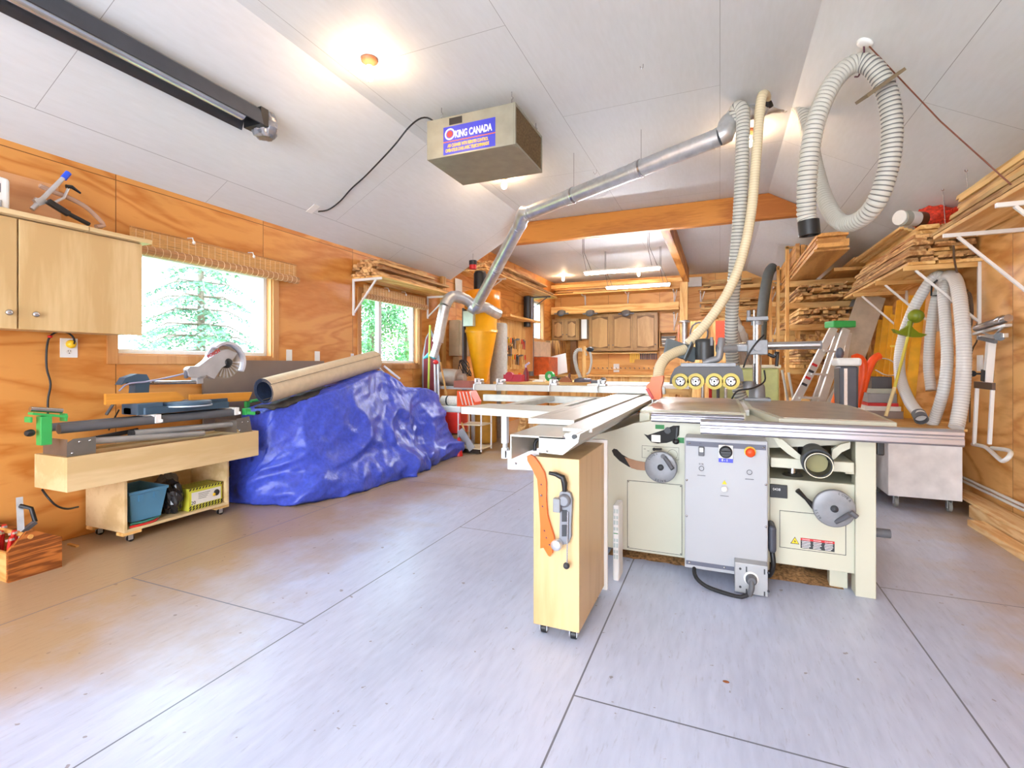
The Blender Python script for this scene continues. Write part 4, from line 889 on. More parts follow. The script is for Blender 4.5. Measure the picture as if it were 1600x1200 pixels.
# sliding beam and carriage
B0 = 1.80
o = PY(797, 680, B0)
def capp(pts, yy, y1, name, mt, par=S, bev=.003):
    o = PY(*pts[0], yy); m = MB(); m.prism([(PY(u, v, yy).x, PY(u, v, yy).z) for u, v in pts], (0, (yy+y1)/2, 0), (1, 0, 0), (0, 0, 1), y1-yy); return m.build(name, mt, par, bevel=bev)
beamo = capp([(842, 682), (878, 684), (884, 677), (896, 679), (906, 678), (903, 692), (879, 711), (842, 707)], B0, 4.55, 'slide_beam', mat('pale anodised', (184, 184, 176), .35, .3, .03, 3, stretch=(6, .2, 6)))
m = MB(); a = PY(797, 680, B0); b_ = PY(884, 677, B0); m.box(a.x, b_.x, B0, 4.55, .858, .866); m.box(a.x, a.x+.006, B0, 4.4, .768, .858); m.build('beam_cover', mat('pale anodised', (206, 206, 198)), S, bevel=.001)
m = MB(); p = PY(898, 682, B0-.002); m.cyl(p, p-Vector((0, .012, 0)), .009, n=8); m.build('stop_screw', black, beamo)
for u, v in ((855, 705), (881, 683)):
    MB().lathe(PY(u, v, B0), [(.005, 0), (.001, .003)], 8, (0, -1, 0)).build('screw', steel, beamo)
m = MB(); m.box(-.82, -.600, 2.15, 4.45, .868, .893); m.box(-.795, -.775, 2.15, 4.45, .893, .8945); cg = m.build('carriage', mat('satin carriage aluminium', (190, 187, 178), .42, .3, .05, 4, stretch=(6, .2, 6)), S, bevel=.002)
m = MB(); m.box(-.594, -.47, 1.95, 4.5, .868, .884); m.build('carriage_rail', mat('satin carriage aluminium', (196, 190, 182)), S, bevel=.002)
m = MB(); m.box(-.600, -.594, 2.15, 4.45, .868, .872); m.build('t_slot', black, cg)
m = MB(); p = PY(838, 690, 2.2); m.tube([PY(836, 704, 2.0), PY(836, 692, 2.0), PY(841, 686, 2.0), PY(847, 684, 2.0)], .008, 8, step=.01); m.build('release_hook', black, S)
sa = capp([(793, 716), (842, 700), (842, 735), (793, 733)], 2.0, 2.05, 'swing_arm', mat('bright white enamel', (232, 234, 238), .35))
MB().lathe(PY(806, 724, 2.0), [(.006, 0), (.001, .004)], 8, (0, -1, 0)).build('bolt', steel, sa)
# outrigger, pillar and cross-cut fence
ow = mat('outrigger enamel', (204, 206, 196), .4)
m = MB(); m.prism([(-1.55, 2.84), (-.822, 2.72), (-.822, 3.15), (-1.50, 3.15)], (0, 0, .8455), (1, 0, 0), (0, 1, 0), .045); og = m.build('outrigger_plate', ow, S, bevel=.003)
m = MB(); m.box(-2.06, -.822, 4.20, 4.26, .80, .862); m.build('outrigger_beam', ow, S, bevel=.006)
for x in (-1.42, -1.05):
    m = MB(); m.box(x, x+.07, 3.16, 4.19, .82, .86); m.build('outrigger_rail', ow, S, bevel=.003)
m = MB(); m.box(-1.335, -1.297, 3.0, 3.04, .62, .82); m.box(-1.327, -1.305, 3.005, 3.035, .59, .62); m.box(-1.335, -1.297, 3.0, 3.04, .52, .59); m.build('support_pillar', mat('bright white enamel', (232, 234, 238)), S, bevel=.002)
m = MB(); m.bar((-1.31, 3.02, .55), (-.70, 3.02, .55), .04, .05); m.build('support_arm', mat('bright white enamel', (232, 234, 238)), S, bevel=.002)
m = MB(); m.box(-2.2, -.42, 4.27, 4.31, .896, .955); m.box(-2.2, -.42, 4.31, 4.35, .896, .93); fe = m.build('crosscut_fence', mat('pale anodised', (206, 206, 198)), S, bevel=.002)
for u in (749, 783, 866, 941):
    p = PY(u, 595, 4.30); m = MB(); m.box(p.x-.035, p.x+.035, 4.265, 4.34, .956, .975); m.box(p.x-.03, p.x-.01, 4.25, 4.33, .975, 1.01); m.cyl((p.x+.012, 4.27, .99), (p.x+.012, 4.35, .99), .014, n=12); m.tube([(p.x-.02, 4.26, .97), (p.x-.03, 4.24, .94), (p.x-.03, 4.24, .90)], .006, 6); m.build('flip_stop', galv, fe, bevel=.002)
# riving knife and blade in the saw top
m = MB(); p = PY(1030, 640, 3.72); m.prism([(-.02, -.02), (.03, -.02), (.03, .03), (.01, .06), (-.01, .05)], (-.452, 3.72, .885), (0, 1, 0), (0, 0, 1), .003); m.build('riving_knife', steel, S)

# ---------------------------------------------------------------- birch tool box on casters in front
t = thing('accessory_cabinet', 'tall narrow birch box on casters under the end of the sliding table', 'cabinet', (-.625, 2.2, 0))
m = MB(); m.box(-.725, -.527, 1.962, 2.43, .05, .755); m.build('body', birchZ, t, bevel=.002)
m = MB(); m.box(-.725, -.512, 2.431, 2.45, .03, .77); m.build('back_panel', whitep, t, bevel=.002)
for x in (-.69, -.56):
    for y in (2.0, 2.39): caster((x, y, .05), t, .02)
t = thing('push_stick', 'orange push stick hanging on the front of the birch box', 'push stick', (-.69, 1.955, .3))
K = lambda u, v, yy=1.952: PY(u, v, yy)
o = K(824, 712); pts = [(824, 712), (829, 710), (835, 713), (843, 724), (851, 738), (854, 752), (854, 780), (856, 805), (861, 822), (866, 838), (867, 846), (863, 853), (864, 864), (860, 869), (857, 867), (850, 855), (845, 856), (845, 820), (842, 770), (840, 748), (833, 734), (825, 720)]
m = MB(); m.prism([(K(u, v).x-o.x, K(u, v).z-o.z) for u, v in pts], o, (1, 0, 0), (0, 0, 1), .014); pb = m.build('blade', orange, t, bevel=.003)
m = MB()
for u, v in ((846, 757), (848, 791), (851, 829), (854, 840), (859, 851)): m.cyl(K(u, v, 1.946), K(u, v, 1.9445), .0045, n=12)
m.build('hole', ink, pb)
MB().lathe(K(846, 774, 1.945), [(.006, 0), (.005, .004), (.001, .006)], 12, (0, -1, 0)).build('screw', steel, t)
t = thing('eccentric_clamp', 'grey cast clamp with black handles fixed to the birch box front', 'clamp', (-.62, 1.95, .4))
cg = mat('clamp casting', (128, 130, 136), .45, .3)
m = MB()
def pl(pts, yy, th, mt, nm, par, bev=.003):
    o = K(*pts[0], yy); mm = MB(); mm.prism([(K(u, v, yy).x-o.x, K(u, v, yy).z-o.z) for u, v in pts], o, (1, 0, 0), (0, 0, 1), th); return mm.build(nm, mt, par, bevel=bev)
arm = pl([(876, 768), (884, 766), (892, 770), (895, 780), (893, 820), (893, 838), (889, 848), (880, 850), (875, 842), (876, 800), (874, 780)], 1.95, .022, cg, 'arm', t)
pl([(878, 797), (886, 797), (886, 815), (878, 815)], 1.938, .004, ink, 'pocket', arm, 0); pl([(878, 820), (886, 820), (885, 838), (878, 838)], 1.938, .004, ink, 'pocket', arm, 0)
p = K(883, 781, 1.945); MB().lathe(p, [(.026, 0), (.026, .02), (.018, .026)], 24, (0, -1, 0)).build('pivot', cg, t)
p = K(871, 789, 1.925); m = MB(); m.box(p.x-.016, p.x+.014, 1.912, 1.94, p.z-.028, p.z+.028); m.build('pad_block', mgrey, t, bevel=.003)
p = K(872, 849, 1.94); MB().lathe(p, [(.020, 0), (.022, .006), (.022, .03), (.018, .034), (.001, .035)], 26, (0, -1, 0)).build('clamp_foot', galv, t)
m = MB(); m.tube([K(882, 768, 1.935), K(882, 755, 1.935), K(879, 746, 1.933), (K(868, 741, 1.93)), K(858, 739, 1.93)], .009, 12, rfun=lambda k: (.009, .0125, .012, .009, .007)[k]); m.build('handle', black, t)
m = MB(); m.cyl(K(887, 800, 1.93), K(886, 880, 1.93), .0028, n=8); sp = m.build('spindle', steel, t)
MB().ball(K(885, 884, 1.93), .0135).build('ball_grip', ink, sp)
m = MB(); m.box(-.522, -.490, 2.62, 2.74, .0, .40); b = m.build('printed_box', whitep, None, bevel=.008)
tag(b, 'white printed panel box between the birch box and the saw cabinet', 'box')
m = MB()
for r_ in range(9):
    if r_ == 4: continue
    z = .37-.03*r_
    for k in range(2): m.box(-.518+.014*k, -.508+.014*k, 2.6185, 2.62, z-.012, z+.01-.006*(r_ % 2))
lab = m.build('printed_marks', mat('pale print', (190, 200, 196), .6), b)
m = MB(); m.box(-.518, -.494, 2.6185, 2.62, .25, .254); m.build('green_line', grn, b)

# sawdust heap lying under the machine
m = MB(); n = 40; vs = []
for i in range(n+1):
    for j in range(7):
        x = -.62+1.2*i/n; y = 2.97+.35*j/6; e = min(i, n-i, 6)/6*min(j+1, 6-j, 3)/3 if j not in (0, 6) else 0
        vs.append((x, y+.02*noise.noise(Vector((i*.5, 0, 2))), max(.0005, .04*e*(1+noise.noise(Vector((i*.7, j*.8, 0)))))))
m.add(vs, [(i*7+j, (i+1)*7+j, (i+1)*7+j+1, i*7+j+1) for i in range(n) for j in range(6)], True)
tag(m.build('sawdust', mat('sawdust', (156, 116, 72), .95, 0, .4, 60, bump=.6)), 'sawdust drift on the floor under the machine', 'sawdust', kind='stuff')
m = MB(); m.ball((.62*0+.02, 1.94, .002), .012, (1, .6, .2), 8); tag(m.build('dead_leaf', mat('brown leaf', (140, 80, 40), .8)), 'tiny brown leaf lying on the open floor', 'leaf')
m = MB(); m.box(-.72, .60, 3.3, 3.9, .0, .055); tag(m.build('timber_plinth', pineX), 'low timber plinth the machine stands over', 'plinth')

# ---------------------------------------------------------------- power feeder on its column
t = thing('power_feeder', 'grey power feeder with yellow rubber wheels on a column', 'feeder', (.255, 4.17, .87))
m = MB(); m.box(.17, .345, 4.09, 4.25, .8715, .893); m.lathe((.258, 4.17, .893), [(.058, 0), (.054, .08), (.046, .10), (.04, .102)], 26); m.build('column_base', mgrey, t, bevel=.003)
m = MB(); m.cyl((.258, 4.17, .98), (.258, 4.17, 1.48), .030, n=24); m.build('column', steel, t)
m = MB(); m.cyl((.235, 4.13, 1.15), (.235, 4.13, 1.55), .006, n=8); m.build('lift_screw', galv, t)
m = MB(); m.box(.185, .33, 4.11, 4.23, 1.47, 1.50); m.cyl((.258, 4.17, 1.44), (.258, 4.17, 1.50), .042, n=22); m.cyl((.2, 4.15, 1.5), (.2, 4.15, 1.55), .014, n=12); m.build('column_cap', mgrey, t, bevel=.004)
m = MB(); m.box(.19, .325, 4.09, 4.25, 1.215, 1.325); m.box(.04, .20, 4.13, 4.20, 1.24, 1.285); m.cyl((.258, 4.06, 1.27), (.258, 4.10, 1.27), .03, n=18); m.build('cross_head', mgrey, t, bevel=.005)
m = MB(); m.cyl((.05, 4.16, 1.28), (.665, 4.16, 1.283), .029, n=24); m.build('arm_tube', steel, t)
MB().cyl((.665, 4.16, 1.283), (.675, 4.16, 1.283), .031, n=20).build('tube_cap', mgrey, t)
m = MB(); m.lathe((.195, 4.05, .965), [(.04, 0), (.04, .05), (.02, .055)], 18); m.bar((.10, 4.03, 1.0), (.2, 4.05, .99), .012, .012); m.ball((.10, 4.03, 1.0), .014); m.build('clamp_lever', mgrey, t)
m = MB(); V = lambda u, v, yy=3.98: PY(u, v, yy); o = V(1046, 590)
pts = [(1046, 600), (1048, 588), (1054, 576), (1062, 571), (1154, 571), (1160, 578), (1162, 592), (1162, 596), (1046, 600)][:-1]
m.prism([(V(u, v).x-o.x, V(u, v).z-o.z) for u, v in pts], (o.x, 3.98+.05, o.z), (1, 0, 0), (0, 0, 1), .12); m.build('housing', dgrey, t, bevel=.006)
m = MB(); a, b = V(1064, 573), V(1150, 567); m.box(a.x, b.x, 3.95, 4.10, a.z, b.z); m.build('top_cover', mgrey, t, bevel=.003)
wy = mat('yellow polyurethane tyre', (214, 196, 92), .5)
for u in (1063, 1087, 1116, 1142):
    p = V(u, 596, 3.93); w = MB(); w.ring(p, p+Vector((0, .05, 0)), .060, .038, 32)
    wo = w.build('feed_wheel', wy, t)
    h = MB(); h.lathe(p+Vector((0, .006, 0)), [(.039, 0), (.034, -.0), (.034, .012), (.016, .010), (.014, -.006), (.001, -.008)][::1], 24, (0, -1, 0)); h.build('rim', galv, wo)
    h = MB()
    for k in range(3): a = k*2.09+.5; h.cyl(p+Vector((.024*math.cos(a), -.006, .024*math.sin(a))), p+Vector((.024*math.cos(a), -.009, .024*math.sin(a))), .005, n=8)
    h.lathe(p-Vector((0, .008, 0)), [(.008, 0), (.001, .004)], 10, (0, -1, 0)); h.build('wheel_nut', ink, wo)
m = MB(); p = V(1101, 562, 4.05); m.cyl(p+Vector((0, 0, .0)), p+Vector((0, 0, .13)), .068, n=28); m.lathe(p+Vector((0, 0, .13)), [(.07, 0), (.066, .02), (.03, .03)], 24); m.build('motor', mat('dark motor enamel', (52, 54, 56), .4), t)
m = MB(); g1 = V(1112, 563, 4.0); m.tube([g1-Vector((.06, 0, .02)), g1, g1+Vector((.05, 0, .02)), g1+Vector((.06, 0, .1)), g1+Vector((.07, .02, .16))], .026, 14, step=.02); m.build('gear_arm', mgrey, t)
m = MB(); m.cyl(V(1120, 545, 4.0), V(1150, 545, 4.05), .03, n=18); m.cyl(V(1112, 540, 4.0), V(1112, 527, 4.0), .012, n=10); m.build('swivel', mgrey, t)
m = MB(); m.tube([(.30, 4.10, 1.36), (.245, 4.05, 1.30), (.19, 4.04, 1.21), (.16, 4.05, 1.12)], .006, 8, step=.02); m.tube([(.30, 4.08, 1.10), (.30, 4.06, 1.02), (.22, 4.0, .97), (.12, 3.98, .95), (.08, 4.0, .89)], .006, 8, step=.02); m.build('cable', black, t)
m = MB(); m.tube([(.33, 4.13, 1.22), (.37, 4.12, 1.20), (.39, 4.12, 1.24), (.385, 4.13, 1.13)], .012, 8, step=.02); m.build('crank', black, t)
# ---------------------------------------------------------------- galvanised ducting and flexible hoses
R_ = .072
def duct(t, pts, r=R_, name='duct_pipe', seams=()):
    pts = [Vector(p) for p in pts]; m = MB(); m.tube(pts, r, 28); o = m.build(name, galv, t)
    s_ = MB()
    for p, d in ((pts[0], pts[1]-pts[0]), (pts[-1], pts[-2]-pts[-1])):
        d.normalize(); s_.ring(p+d*.005, p+d*.02, r+.004, r-.002, 28); s_.ring(p+d*.05, p+d*.06, r+.003, r-.002, 28)
    s_.build('crimp', galv, o); return o
def elbow(t, pts, r=R_):
    m = MB(); m.tube(pts, r+.004, 26, step=.035, rfun=lambda k: r+(.006 if k % 2 else .001)); return m.build('elbow', galv, t)
D = thing('dust_duct', 'galvanised steel duct running under the ceiling down to the dust collector', 'duct', (-1.5, 5.0, 2.0))
a, b = Vector((.0, 4.28, 2.955)), Vector((-1.90, 4.95, 2.755))
d1 = (b-a)
duct(D, [a, a.lerp(b, .36)]); duct(D, [a.lerp(b, .36), a.lerp(b, .72)]); duct(D, [a.lerp(b, .72), b])
c0 = Pd(813, 350, 5.45); c1 = Pd(747, 474, 6.7)
elbow(D, [b, Pd(818, 334, 5.33), c0]); duct(D, [c0, c0.lerp(c1, .5)]); duct(D, [c0.lerp(c1, .5), c1])
w0 = Pd(742, 483, 6.75)
elbow(D, [c1, w0, Pd(735, 478, 6.75)], .074)
elbow(D, [w0, Pd(757, 480, 6.8), Pd(769, 486, 6.9), Pd(779, 491, 7.0)], .07)
elbow(D, [Pd(738, 476, 6.75), Pd(728, 468, 6.7), Pd(713, 463, 6.6), Pd(702, 466, 6.55), Pd(695, 478, 6.5)], .07)
duct(D, [Pd(695, 478, 6.5), Pd(684, 535, 6.5)], .07); duct(D, [Pd(684, 535, 6.5), Pd(681, 546, 6.5), Pd(677, 558, 6.5)], .05)
elbow(D, [a, Pd(1131, 212, 3.93), Pd(1136, 200, 3.93), Pd(1141, 190, 3.95)], .074)
duct(D, [Pd(1141, 192, 3.95), Pd(1148, 180, 3.98), Pd(1160, 178, 4.0)], .066); duct(D, [Pd(1158, 180, 4.0), Pd(1185, 172, 4.05)], .062); duct(D, [Pd(1182, 172, 4.05), Pd(1205, 164, 4.08), Pd(1228, 162, 4.1)], .066)
m = MB()
for k in (.34, .70): 
    p = a.lerp(b, k); m.tube([p+Vector((0, 0, .07)), p+Vector((0, 0, ZF-p.z-.0))], .003, 6)
    m.ring(p-d1.normalized()*.008, p+d1.normalized()*.008, R_+.008, R_, 26)
m.build('hanger_strap', steel, D)
H = lambda t, pts, r, ms, pitch=.022, dp=.006: MB().hose(pts, r, pitch, dp).build('hose_body', ms, t)
t = thing('dust_hose', 'straight grey ribbed hose hanging from the duct to the saw table', 'hose', Pd(1160, 625, 4.2))
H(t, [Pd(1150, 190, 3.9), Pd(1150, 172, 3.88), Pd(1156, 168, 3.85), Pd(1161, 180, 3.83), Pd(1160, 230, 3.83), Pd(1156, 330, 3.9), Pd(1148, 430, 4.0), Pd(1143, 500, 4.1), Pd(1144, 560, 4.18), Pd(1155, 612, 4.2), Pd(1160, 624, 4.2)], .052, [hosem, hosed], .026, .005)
t = thing('dust_hose', 'thin cream hose curving down from the duct to the grey blast gate', 'hose', Pd(1080, 540, 3.95))
Hs = lambda t, pts, r, ms, pitch=.022, dp=.006: H(t, pts, r, ms, pitch, .0012)
Hs(t, [Pd(1202, 160, 4.0), Pd(1200, 149, 3.9), Pd(1193, 147, 3.8), Pd(1188, 165, 3.78), Pd(1182, 240, 3.78), Pd(1174, 330, 3.8), Pd(1160, 400, 3.82), Pd(1138, 455, 3.85), Pd(1108, 500, 3.88), Pd(1075, 538, 3.9)], .036, [hosec, hosecd], .02, .003)
MB().ring(Pd(1201, 162, 4.02), Pd(1201, 150, 3.93), .044, .035).build('cuff', black, t)
t = thing('dust_hose', 'short cream hose bending from the blast gate to the orange blade guard', 'hose', Pd(1030, 590, 3.7))
Hs(t, [Pd(1070, 546, 3.88), Pd(1055, 551, 3.85), Pd(1040, 560, 3.8), Pd(1031, 574, 3.76), Pd(1028, 592, 3.7)], .040, [hosec, hosecd], .02, .003)
t = thing('blast_gate', 'dark grey blast gate joining the two cream hoses', 'blast gate', Pd(1062, 548, 3.88)-Vector((0, 0, .1)))
a, b = Pd(1040, 531, 3.86), Pd(1085, 567, 3.9); ax = (Pd(1040, 531, 3.86)-Pd(1076, 545, 3.9)).normalized()
m = MB(); c = Pd(1068, 551, 3.89); ww = Vector((-.42, 0, .25)); m.bar(Pd(1040, 540, 3.86), Pd(1086, 555, 3.9), .03, .12, (-.3, 0, 1)); m.build('body', mat('gate grey', (112, 122, 126), .5), t, bevel=.003)
m = MB(); m.bar(Pd(1070, 563, 3.83), Pd(1082, 536, 3.83), .10, .012, (1, 0, .35)); m.build('face_plate', mat('gate grey', (112, 122, 126), .5), t, bevel=.002)
t = thing('blade_guard', 'orange plastic blade guard held over the saw top by its hose', 'guard', (-.43, 3.72, .90))
gd = lambda u, v: PX(u, v, -.43)
m = MB(); o = Vector((-.43, 0, 0)); pts = [(1018, 589), (1037, 587), (1036, 597), (1033, 606), (1034, 620), (1030, 624), (1020, 624), (1014, 613), (1010, 604), (1013, 600), (1017, 596)]
m.prism([(PY(u, v, 3.68).x, PY(u, v, 3.68).z) for u, v in pts], (0, 3.70, 0), (1, 0, 0), (0, 0, 1), .09); m.build('shell', orange, t, bevel=.008)
m = MB(); m.bar(PY(1011, 607, 3.65), PY(1020, 623, 3.65), .02, .02); m.build('slot_lip', mat('deep red plastic', (190, 40, 20), .4), t)
t = thing('dust_hose', 'thick grey ribbed hose hung in a big loop at the right of the ceiling', 'hose', Pd(1264, 366, 3.1))
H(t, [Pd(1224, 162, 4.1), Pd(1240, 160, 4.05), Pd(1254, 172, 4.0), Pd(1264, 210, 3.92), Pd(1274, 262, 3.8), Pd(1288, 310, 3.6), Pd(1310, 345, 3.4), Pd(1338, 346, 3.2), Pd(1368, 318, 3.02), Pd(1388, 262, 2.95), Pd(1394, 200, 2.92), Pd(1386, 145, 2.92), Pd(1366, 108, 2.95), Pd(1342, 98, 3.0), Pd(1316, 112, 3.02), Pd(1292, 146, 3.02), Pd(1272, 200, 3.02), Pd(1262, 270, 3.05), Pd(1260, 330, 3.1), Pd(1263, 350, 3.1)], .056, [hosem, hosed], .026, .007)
MB().ring(Pd(1263, 345, 3.1), Pd(1265, 368, 3.1), .060, .052).build('cuff', black, t)
m = MB(); p = Pd(1387, 152, 2.92); m.bar(Pd(1346, 156, 2.86), Pd(1404, 114, 2.82), .018, .12, (.25, .97, .5)); m.build('hanger_board', mat('dark board edge', (120, 104, 80), .7), t)
MB().tube([Pd(1350, 72, 3.0), Pd(1350, 85, 3.02), Pd(1349, 98, 3.03), Pd(1342, 118, 3.05), Pd(1336, 120, 2.96)], .005, 8, step=.02).build('tie', mat('purple cord', (96, 50, 70), .6), t)
p = Pd(1352, 76, 2.95); nrm = Vector((-.48, 0, -.87)).normalized()
pc = Vector((.86, 2.9+.0, 0)); 
hp = Pd(1352, 66, 1); dd = hp-Vector((0, 0, CH)); 
tt = (ZF+.5481*XCR-CH)/(dd.z+.5481*dd.x); hp = Vector((0, 0, CH))+dd*tt
t = thing('ceiling_hook', 'white round plate on the ceiling holding up the looped hose', 'hook', hp-Vector((0, 0, .02)))
MB().lathe(hp, [(.045, 0), (.045, .012), (.03, .018), (.001, .018)], 26, nrm).build('plate', white, t)
m = MB(); m.tube([hp+Vector((.02, -.0, -.03)), Pd(1470, 190, 2.75), Pd(1588, 296, 2.6)], .004, 6); tag(m.build('guy_wire', mat('rusty wire', (124, 72, 56), .5, .4)), 'rusty wire stretched from the ceiling hook to the right wall lumber', 'wire')

# air cleaner hung from hooks
t = thing('air_cleaner', 'grey box air cleaner with a blue label hung from the ceiling', 'air cleaner', (-1.82, 3.78, 2.81))
x0, x1, y0, y1, z0, z1 = -2.21, -1.44, 3.47, 4.09, 2.812, 3.13
cs = mat('khaki grey enamel', (150, 148, 132), .35, .25)
m = MB(); m.box(x0, x1, y0, y1, z0, z1); m.build('case', cs, t, bevel=.004)
m = MB(); m.box(x1, x1+.006, y0+.02, y1-.02, z0+.02, z1-.02); fl = m.build('filter', mat('dusty filter', (112, 92, 62), .9, 0, .3, 60, bump=.5), t)
m = MB(); m.box(x1, x1+.012, y0, y0+.02, z0, z1); m.box(x1, x1+.012, y1-.02, y1, z0, z1); m.box(x1, x1+.012, y0+.02, y1-.02, z0, z0+.02); m.box(x1, x1+.012, y0+.02, y1-.02, z1-.02, z1); m.build('filter_frame', cs, t, bevel=.002)
L_ = lambda u, v: PY(u, v, y0)
a, b = L_(693, 243), L_(774, 183); w = b.x-a.x; zl, zh = a.z-.0, a.z+.205
zl = L_(693, 243).z; zh = L_(693, 200).z
m = MB(); m.box(a.x, b.x, y0-.002, y0, zl, zh); lb = m.build('label', bl_, t)
m = MB(); m.box(a.x, b.x, y0-.003, y0-.002, zl+(zh-zl)*.44, zl+(zh-zl)*.47); m.build('orange_line', orange, lb)
text('KING CANADA', .078, (a.x+.105, y0-.003, zl+(zh-zl)*.56), (1, 0, 0), (0, 0, 1), white, lb, bold=.0025, sx=.60)
text('AIR CLEANER WITH REMOTE CONTROL', .036, (a.x+.04, y0-.003, zl+(zh-zl)*.25), (1, 0, 0), (0, 0, 1), yellowp, lb, bold=.0012, sx=.55)
text("OPERATEUR D'AIR AVEC TELECOMMANDE", .036, (a.x+.02, y0-.003, zl+(zh-zl)*.08), (1, 0, 0), (0, 0, 1), yellowp, lb, bold=.0012, sx=.56)
c = Vector((a.x+.06, y0-.003, zl+(zh-zl)*.72)); m = MB(); m.ring(c, c-Vector((0, .001, 0)), .046, .034, 30); m.build('roundel', white, lb)
m = MB(); m.cyl(c, c-Vector((0, .0015, 0)), .026, n=24); m.build('roundel_centre', mat('roundel red', (214, 60, 50), .5), lb)
m = MB(); a = L_(702, 195); b = L_(722, 185); m.box(a.x, b.x, y0-.004, y0, a.z-.005, a.z+.05); m.build('display_window', black, t, bevel=.002)
m = MB()
for x in (x0+.12, x1-.03):
    for y in (y0+.03, y1-.05): m.tube([(x, y, z1), (x, y, z1+.04), (x+.012, y, z1+.05), (x, y, z1+.065), (x, y, ZF)], .004, 6)
m.build('eye_hook', steel, t)
# its black cord and the socket on the sloped ceiling
def on_slope(u, v, off=.006):
    d = Pd(u, v, 1)-Vector((0, 0, CH)); k = .5515; tt_ = (ZW-k*XL*-1*0-CH+k*(0-XL)-0)/(d.z-k*d.x); p = Vector((0, 0, CH))+d*tt_
    return p+Vector((k, 0, -1)).normalized()*off
t = thing('ceiling_outlet', 'white outlet plate on the sloped ceiling where the black cord ends', 'outlet', on_slope(489, 326))
p = on_slope(489, 326, .003); sl = Matrix(((1, 0, 0), (0, 1, 0), (0, 0, 1))); rot = Matrix.Rotation(-math.atan(.5515), 3, 'Y')
m = MB(); m.obox(p, (.12, .075, .006), rot); m.build('plate', white, t, bevel=.002)
m = MB(); m.tube([(-2.17, 3.50, 3.14), Pd(668, 184, 4.08), Pd(655, 186, 4.12), Pd(638, 200, 4.2), Pd(612, 232, 4.3), on_slope(570, 270, .03), on_slope(548, 292, .02), on_slope(530, 312, .02), on_slope(512, 325, .02), on_slope(496, 328, .02)], .007, 8, step=.03)
m.build('cord', black, bpy.data.objects['air_cleaner'])
# dark radiant tube heater along the left slope
t = thing('tube_heater', 'long dark tube heater hung along the sloped ceiling, upper left', 'heater', (-3.0, 1.0, 2.86))
m = MB(); xs = -3.02; zc = 2.875
prof = [(1.3*a_, 1.3*b_) for a_, b_ in [(-.085, -.055), (-.06, .03), (-.025, .055), (.025, .055), (.06, .03), (.085, -.055), (.079, -.057), (.054, .022), (.022, .046), (-.022, .046), (-.054, .022), (-.079, -.057)]]
m.prism(prof, (xs, .35, zc), (1, 0, 0), (0, 0, 1), 4.3); m.build('reflector', mat('dark sheet metal', (78, 80, 86), .3, .6), t)
m = MB(); m.cyl((xs, -1.7, zc-.012), (xs, 2.42, zc-.012), .045, n=20); m.build('tube', mat('bright tube', (206, 210, 214), .25, .8), t)
m = MB(); m.box(xs-.085, xs+.085, 2.50, 2.56, zc-.06, zc+.06); m.build('end_cap', black, t)
lump((xs, 2.60, zc-.11), (.095, .07, .11), 12, 'foil_end', mat('crumpled foil', (150, 152, 158), .35, .7, .2, 12), '', '', parent=t)
m = MB()
for y in (.2, 2.3): m.tube([(xs, y, zc+.05), (xs, y, 2.965)], .006, 6)
m.build('chain', steel, t)
# odd hooks in the ceiling
def hook(u, v, label, size=.02, col=steel):
    d = Pd(u, v, 1)-Vector((0, 0, CH)); p = Vector((0, 0, CH))+d*((ZF-CH)/d.z)
    m = MB(); m.tube([p, p-Vector((0, 0, size)), p-Vector((size*.5, 0, size*1.6)), p-Vector((size, 0, size)), p-Vector((size, 0, size*.6))], .003, 6); tag(m.build('screw_hook', col), label, 'hook')
hook(1005, 100, 'small open hook screwed into the flat ceiling near the front'); hook(932, 265, 'steel hook in the ceiling above the long duct', .03)
# ---------------------------------------------------------------- dust collector corner
c = Pd(752, 570, 7.45); cx, cy = c.x, c.y
t = thing('cyclone_collector', 'yellow cone-shaped dust cyclone with a black motor on top', 'dust collector', (cx, cy, .88))
MB().lathe((cx, cy, 0), [(.075, .88), (.10, .93), (.235, 1.64)], 40).build('cone', yellow, t)
MB().lathe((cx, cy, 0), [(.245, 1.62), (.245, 1.665), (.232, 1.668), (.232, 1.93), (.20, 1.94)], 40).build('barrel', yellow, t)
MB().lathe((cx+.02, cy, 0), [(.20, 1.94), (.27, 1.98), (.275, 2.22), (.26, 2.24), (.05, 2.25)], 40).build('blower_housing', mat('orange yellow enamel', (232, 140, 20), .3), t)
m = MB(); m.lathe((cx-.01, cy-.02, 0), [(.095, 2.24), (.095, 2.50), (.08, 2.54), (.02, 2.55)], 26); m.build('motor', black, t)
m = MB(); m.box(cx-.14, cx+.02, cy-.32, cy-.20, 1.70, 1.92); m.build('inlet', mat('pale zinc', (176, 184, 170), .4, .4), t, bevel=.004)
m = MB(); m.box(cx-.3, cx-.27, cy-.05, cy+.05, 0, 2.0); m.bar((cx-.285, cy, 1.64), (cx-.22, cy, 1.64), .06, .03); m.build('wall_stand', dgrey, t)
MB().lathe((cx+.06, cy-.06, 0), [(.20, .001), (.205, .03), (.20, .4), (.205, .42), (.2, .8), (.17, .83), (.06, .84)], 36).build('fibre_drum', mat('ochre fibre drum', (206, 150, 56), .6), None)
tag(bpy.data.objects['fibre_drum'], 'ochre fibre drum standing under the yellow cyclone', 'drum')
c = Pd(779, 570, 7.9)
m = MB(); m.lathe((c.x, c.y, 0), [(.14, .3), (.14, 1.78), (.12, 1.8)], 30); m.lathe((c.x, c.y, 0), [(.16, 0), (.16, .3)], 30)
tag(m.build('filter_canister', mat('grey filter', (160, 158, 150), .7, 0, .08, 30)), 'tall grey filter canister right of the yellow cone', 'filter')
